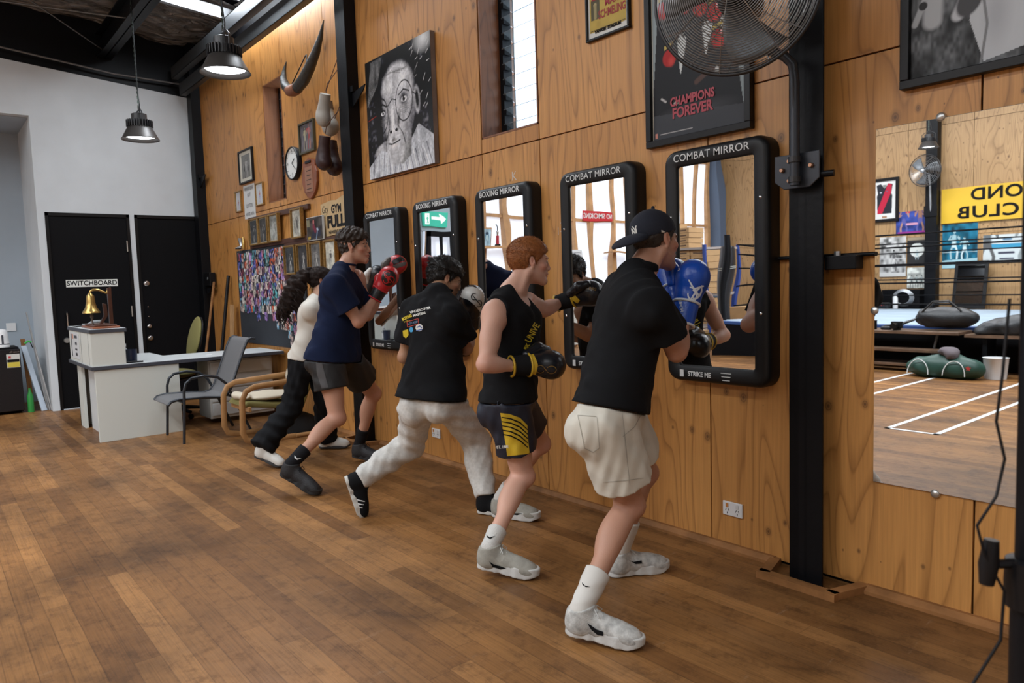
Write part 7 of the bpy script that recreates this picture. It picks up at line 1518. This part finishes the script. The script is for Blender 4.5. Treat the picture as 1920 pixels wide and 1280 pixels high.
# --- red-haired man
D = make_person('red', 'red-haired man in black singlet and navy shorts with yellow panel, punching with black gloves', None, (.45, .88, -.10), (-.02, .05, 1), .98, 1.03, (.60, .345, .255), 1.0)
T = D['T']; RH = mat('ginger_hair', (.30, .105, .028), .55, vary=.25, vscale=70); hair(D, RH, top=.016, side=.012, fz=(.0008, 260), spikes=15000, slen=.006, fringe=.012, curl=.30, back=-.06, seed=3, lift=.0); brows(D, RH)
J = D['J']; sh_ = shirt(D, BLKC, 'singlet', hem=.02, tank=True, seed=7, loose=.008, flare=.012, amp=.0065)
YE = mat('print_yellow', (.62, .48, .02), .6); bv = join_bvh([sh_]); text_on('singlet_lettering', 'UNIVE', 999, 624, 17, -62, bv, YE, sh_, bold=.4, sx=.8); text_on('singlet_lettering', 'BK', 988, 650, 10, -60, bv, YE, sh_, bold=.3)
so = shorts(D, mat('navy_polyester', (.008, .011, .024), .6, bump=.2, bscale=300), frac=.60, r0=.112, r1=.106, seed=8, wide=.018, fr={'R': .63, 'L': .58})
bv = join_bvh([so]); GY = mat('short_panel_yellow', (.60, .40, .02), .6)
poly_on('side_panel', [(938, 774), (955, 776), (975, 783), (989, 797), (990, 820), (993, 850), (970, 853), (951, 855), (948, 832), (942, 800)], bv, GY, so, sub=4, label='yellow side panel', off=.002)
for i in range(5): stroke_on('panel_stripe', [[(940+i*.6, 782+i*8), (958, 785+i*8), (975, 792+i*8.4), (990, 806+i*8.2)]], 2.6, bv, BLKC, so, off=.004)
text_on('shorts_lettering', 'EST. 1981', 941, 838, 7.5, -3, bv, LW, so, bold=.3, sx=.85)
WRIB = mat('white_rib_sock', (.58, .57, .54), .9, bump=.5, bscale=200)
for h in 'RL': sk_ = sock(D, h, WRIB, .78, .043); (poly_on('sock_logo', [(912, 1001), (918, 1007), (929, 1004), (919, 1010), (913, 1007)], join_bvh([sk_]), BLKC, sk_, sub=0) if h == 'R' else None)
SG = mat('runner_grey_mesh', (.30, .29, .25), .75, bump=.3, bscale=240, vary=.15, vscale=30)
for h in 'RL':
    o, s2, g = shoe(D, h, SG, SOLEW, mat('lace_pale', (.5, .5, .47), .8), W=1.05, chunky=1.25); bvs = join_bvh([o])
    poly_on('shoe_mark', [(917, 1052), (926, 1058), (938, 1061), (950, 1066), (938, 1067), (924, 1063)] if h == 'R' else [(955, 956), (964, 962), (980, 962), (966, 967)], bvs, BLKC, o, sub=4)
BG = leather('glove_black', (.010, .011, .014), .26); GW = COT('glove_wrap_black', (.010, .010, .011)); GT = leather('glove_gold', (.52, .33, .02), .4)
gR, cR = glove(D, 'R', BG, GW, L=1.12, thumb=(-.1, -.1, 1), trim=GT, long=.07); gL, cL = glove(D, 'L', BG, GW, L=1.05, thumb=(.1, -.7, .1), trim=GT, long=.08)
bv = join_bvh([gR, cR]); stroke_on('glove_logo', [arc(1013, 692, 8, 7, 30, 330, 16), arc(1034, 693, 9, 7, -150, 150, 16), [(1020, 689), (1025, 695)]], 1.8, bv, mat('glove_logo_gold', (.16, .09, .02), .4), gR)
for o_, pts in ((cR, [[(957, 668), (959, 684), (957, 699)], [(997, 664), (1003, 684), (1000, 706)]]), (cL, [[(1033, 552), (1037, 568), (1040, 583)], [(1068, 540), (1073, 556), (1085, 566)]])):
    stroke_on('glove_band', pts, 11, join_bvh([o_, gR if o_ is cR else gL]), GT, o_, off=.004)
text_on('glove_lettering', 'STING', 1107, 541, 8, 8, join_bvh([gL]), mat('glove_logo_gold', (.16, .09, .02), .4), gL, bold=.3)

# --- man in the navy t-shirt with red gloves
D = make_person('nav', 'tall man in navy t-shirt and black shorts throwing punches with red boxing gloves', None, (.66, .75, -.02), (0, 0, 1), 1.05, 1.06, (.50, .27, .185), 1.06)
T = D['T']; NH = mat('dark_curly_hair', (.030, .018, .012), .6, vary=.3, vscale=60); hair(D, NH, top=.024, side=.003, fz=(.0052, 170), spikes=9000, slen=.007, fringe=.014, curl=1.2, back=-.075, seed=6); brows(D, NH, .005)
sh_ = shirt(D, NAVYC, 't_shirt', hem=-.015, sleeve=.66, seed=9, loose=.014, flare=.018, sl_r=(.075, .086)); J = D['J']
NB = J['nek']; nn = unit(D['Hc']-NB); MB().tube([Vector(NB+nn*.046+D['Bs'][1]*.014+(D['Bs'][0]*math.cos(a)*.064+D['Bs'][1]*math.sin(a)*.064)) for a in [2*PI*i/28 for i in range(28)]], .008, 8, True).build('collar', NAVYC, sh_, smooth=True)
so = shorts(D, mat('black_polyester', (.0085, .0085, .0095), .6, bump=.2, bscale=300), frac=.60, r0=.118, r1=.118, seed=10, wide=.02, amp=.007, fr={'R': .52, 'L': .62}); bv = join_bvh([so])
poly_on('side_panel', [(592, 676), (602, 674), (612, 712), (616, 726), (603, 728), (594, 700)], bv, mat('panel_grey', (.06, .058, .06), .7), so, sub=4, label='grey side panel')
BSK = COT('black_sock', (.011, .011, .013))
for h in 'RL': sk_ = sock(D, h, BSK, .70, .044); (poly_on('sock_logo', [(552, 853), (557, 859), (565, 859), (557, 862), (552, 858)], join_bvh([sk_]), PRINTW, sk_, sub=0) if h == 'R' else None)
SB = mat('runner_black_mesh', (.010, .010, .012), .6, bump=.4, bscale=220)
for h in 'RL':
    o, s2, g = shoe(D, h, SB, mat('black_rubber', (.012, .012, .013), .7), BSK, W=1.06, chunky=1.2)
    if h == 'R': stroke_on('shoe_mark', [[(540, 900), (550, 912), (560, 925)], [(547, 898), (553, 910), (563, 920)], [(538, 912), (556, 908)], [(541, 922), (560, 915)]], 1.6, join_bvh([o]), mat('mark_grey', (.08, .08, .085), .5), o)
RG = leather('glove_red', (.46, .014, .020), .32); RC = leather('glove_cuff_black', (.012, .012, .014), .35)
gR, cR = glove(D, 'R', RG, RC, L=1.10, thumb=(-.5, -.2, .5), trim=RG, long=.055); GP = leather('glove_palm_grey', (.13, .12, .11), .4)
gL, cL = glove(D, 'L', RG, RC, L=1.05, thumb=(.3, -.8, .2), palm=GP, trim=RG, long=.055)
bv = join_bvh([gR]); poly_on('glove_patch', arc(729, 521, 14, 15, 0, 350, 20), bv, RC, gR, sub=4); stroke_on('glove_logo', [arc(727, 515, 6, 6, 0, 320), arc(733, 524, 6, 6, 90, 420), arc(724, 526, 5, 5, -90, 200), [(718, 510), (728, 520), (738, 531)]], 2.0, bv, RG, gR, off=.006)
bv = join_bvh([gL]); poly_on('glove_panel', [(734, 489), (750, 480), (768, 478), (770, 486), (752, 490), (738, 497)], bv, RC, gL, sub=4); poly_on('glove_panel', [(736, 498), (752, 492), (768, 489), (764, 496), (750, 501), (740, 504)], bv, GP, gL, sub=4)

# --- man in grey track pants
D = make_person('asi', 'black-haired man in printed black t-shirt and pale grey track pants, guarding with a white glove', None, (.36, .88, -.42), (.12, .36, .9), .96, 1.0, (.40, .225, .135), .99)
T = D['T']; BH = mat('black_hair', (.009, .008, .008), .5, vary=.3, vscale=60); hair(D, BH, top=.024, side=.014, fz=(.0032, 130), spikes=10000, slen=.012, fringe=.02, curl=.45, back=-.062, seed=11); brows(D, BH)
sh_ = shirt(D, BLKC, 't_shirt', hem=.02, sleeve=.70, seed=12, loose=.018, flare=.028, sl_r=(.078, .092), amp=.007); bv = join_bvh([sh_])
NB = D['J']['nek']; nn = unit(D['Hc']-NB); MB().tube([Vector(NB+nn*.046+D['Bs'][1]*.014+(D['Bs'][0]*math.cos(a)*.062+D['Bs'][1]*math.sin(a)*.062)) for a in [2*PI*i/28 for i in range(28)]], .008, 8, True).build('collar', BLKC, sh_, smooth=True)
text_on('back_print', 'BOXING', 763, 595, 7.5, -24, bv, YE, sh_, bold=.4, sx=.68); text_on('back_print', 'FOR A', 763, 602, 4, -20, bv, YE, sh_)
text_on('back_print', 'UNDERCOVER', 788, 581, 6, -14, bv, LW, sh_, bold=.2); text_on('back_print', 'MASTERS', 786, 589, 6, -14, bv, LW, sh_, bold=.2)
stroke_on('back_print', [[(763, 603), (784, 597)], [(764, 613), (785, 607)], [(763, 603), (764, 613)], [(784, 597), (785, 607)]], 1.3, bv, mat('print_red', (.4, .04, .03), .6), sh_); text_on('back_print', 'LOCKED', 774, 605, 5, -14, bv, mat('print_blue', (.10, .16, .28), .6), sh_, bold=.2)
poly_on('back_print', [(755, 620), (765, 617), (766, 628), (761, 634), (756, 630)], bv, YE, sh_); poly_on('back_print', arc(771, 618, 3.6, 5, 0, 340, 12), bv, mat('print_cyan', (.05, .32, .60), .6), sh_)
poly_on('back_print', arc(786, 614, 7, 7, 0, 340, 16), bv, LW, sh_); stroke_on('back_print', [[(781, 614), (787, 611), (791, 615)], [(780, 620), (793, 617)]], 2, bv, mat('print_blue2', (.02, .08, .30), .6), sh_, off=.005)
tr = trousers(D, GREYC, seed=13, rad=(.112, .085, .066, .056), amp=.006)
for h in 'RL': sock(D, h, BSK, .82, .044)
for h in 'RL':
    o, s2, g = shoe(D, h, BLKC, mat('sole_cream', (.50, .49, .45), .6), BSK, W=.98, chunky=.8)
    if h == 'L': stroke_on('shoe_stripe', [[(660, 934), (671, 937), (684, 940)], [(660, 941), (670, 944), (682, 946)], [(661, 948), (670, 951), (680, 952)]], 2.2, join_bvh([o]), PRINTW, o)
WG = leather('glove_white', (.58, .57, .54), .35); gR, cR = glove(D, 'R', BG, RC, L=1.15, thumb=(-.6, -.4, .3), long=.06); gL, cL = glove(D, 'L', BG, RC, L=1.1, thumb=(.5, -.4, .5), long=.06)
bv = join_bvh([gR]); poly_on('white_panel', [(855, 552), (862, 543), (874, 538), (886, 537), (898, 541), (909, 549), (914, 560), (913, 574), (905, 592), (899, 583), (890, 572), (878, 562), (866, 558)], bv, WG, gR, sub=3, off=.004, label='white back of glove')
stroke_on('glove_logo', [arc(889, 556, 5.5, 6, 40, 300, 14), arc(898, 569, 5.5, 6, -140, 130, 14), [(884, 551), (893, 562), (903, 574)]], 1.6, bv, BLKC, gR, off=.008)
text_on('glove_lettering', 'STING', 868, 604, 6, -80, join_bvh([cR]), LW, cR)

# --- woman with the long dark ponytail
D = make_person('wom', 'woman with long dark curly ponytail, white long-sleeved top and wide black trousers', None, (.40, .85, -.15), (.0, .1, 1), .92, .88, (.42, .235, .155), .95, True)
T = D['T']; WH = mat('dark_curls', (.016, .009, .007), .8, spec=.25, vary=.4, vscale=50); ho = hair(D, WH, top=.014, side=.012, fz=(.0025, 140), spikes=3000, slen=.010, back=-.07, seed=15)
HB, Hc = D['HB'], D['Hc']; F_ = Field(Hc+np.array([-.55, -.55, -.5]), Hc+np.array([.3, .3, .2]), .007)
def pp(px, py, ref, dd=0):
    d = V3(cam_ray(px, py)); o0 = V3(cam.matrix_world.translation); k = (V3(ref)-o0)@V3(fwd)/(d@V3(fwd)); return o0+d*(k+dd)
tail = [pp(580, 512, Hc), pp(568, 518, Hc, -.05), pp(556, 532, Hc, -.08), pp(546, 550, Hc, -.10), pp(538, 568, Hc, -.10), pp(531, 583, Hc, -.10), pp(524, 596, Hc, -.1)]
rr_ = [.045, .05, .062, .066, .060, .048, .022]
for (a, b, ra, rb) in zip(tail, tail[1:], rr_, rr_[1:]): F_.cone(a, b, ra, rb, .03)
F_.cone(pp(562, 540, Hc, -.08), pp(560, 590, Hc, -.08), .045, .018, .04)
F_.fuzz(.010, 95, 3).fuzz(.004, 210, 5); to_ = field_obj('ponytail', F_, WH, T, 1)
cl = MB(); rc_ = random.Random(8)
for i in range(60):
    k = rc_.randrange(1, 6); p0 = Vector(tail[k]); off_ = Vector([rc_.gauss(0, 1) for _ in range(3)]).normalized()*rr_[k]*.9; a0 = rc_.random()*6
    cl.tube([p0+off_*(1+.12*j)+Vector((.012*math.cos(a0+j*1.3), .012*math.sin(a0+j*1.3), -.014*j)) for j in range(7)], [.006, .006, .0055, .005, .004, .003, .001], 5)
cl.build('curl', WH, to_, smooth=True)['kind'] = 'stuff'
sh_ = shirt(D, mat('white_jersey', (.62, .59, .53), .75, bump=.2, bscale=300), 'long_sleeved_top', hem=.0, long=True, seed=16, loose=.006, flare=.004, amp=.005)
tr = trousers(D, BLKC, 'wide_trousers', rad=(.118, .10, .105, .12), cuff=False, seed=17, amp=.008, low=.03)
for h in 'RL': sock(D, h, WHITEC, .9, .04)
for h in 'RL': shoe(D, h, mat('white_leather_shoe', (.60, .59, .55), .5, bump=.2, bscale=120), mat('dark_sole', (.03, .03, .03), .7), WHITEC, W=.92, chunky=.7)
gR, cR = glove(D, 'R', BG, RC, L=.95, thumb=(-.5, -.3, .5)); gL, cL = glove(D, 'L', BG, RC, L=.95, thumb=(.3, -.8, .2), palm=WG)

# old gloves hanging beside the far column
def hung_glove(label, c, m, ang, sc=1.0, cuffm=None):
    c = Vector(c); t = thing('hanging_boxing_glove', label, 'boxing glove', c, 'old gloves hanging by the column')
    F_ = Field(V3(c)-.22, V3(c)+.22, .006); d = unit((math.sin(ang), 0, -math.cos(ang))); sd = np.cross(d, (0, 1, 0)); q = lambda a, l: V3(c)+sd*a*sc+d*l*sc
    B = np.array([sd, (0, 1, 0), d]); F_.cone(q(0, -.07), q(0, -.02), .042*sc, .048*sc, .02); F_.ell(q(0, .05), (.070*sc, .055*sc, .080*sc), B, .03); F_.ell(q(.025, .08), (.062*sc, .056*sc, .058*sc), B, .03); F_.cone(q(-.045, .0), q(-.058, .06), .024*sc, .026*sc, .02); F_.wrinkle(.0012, [((50, 30, 40), 1)], 1)
    field_obj('glove_body', F_, m, t, 1)
    MB().cyl(Vector(q(0, -.12)), Vector(q(0, -.06)), .043*sc, .046*sc, 20).build('glove_cuff', cuffm or m, t, smooth=True); MB().tube([Vector(q(0, -.14)), Vector(q(.01, -.2)), (c[0]+.1, -.02, c[2]+.42*sc)], .004, 5).build('lace', mat('lace_brown', (.12, .06, .04), .8), t); return t
OW = leather('old_white_glove', (.40, .38, .34), .5); OB = leather('old_oxblood_glove', (.035, .012, .012), .45)
hung_glove('cream coloured old boxing glove hanging highest beside the far column', (-6.42, -.09, 2.99), OW, .15, 1.25, mat('old_cuff_brown', (.12, .09, .07), .6)); hung_glove('second cream boxing glove partly behind the far column', (-6.24, -.22, 3.02), OW, -.4, 1.1)
hung_glove('oxblood old boxing glove hanging below the cream pair', (-6.36, -.10, 2.62), OB, .1, 1.25); hung_glove('second oxblood boxing glove nearest the far column', (-6.24, -.24, 2.64), OB, -.3, 1.15)
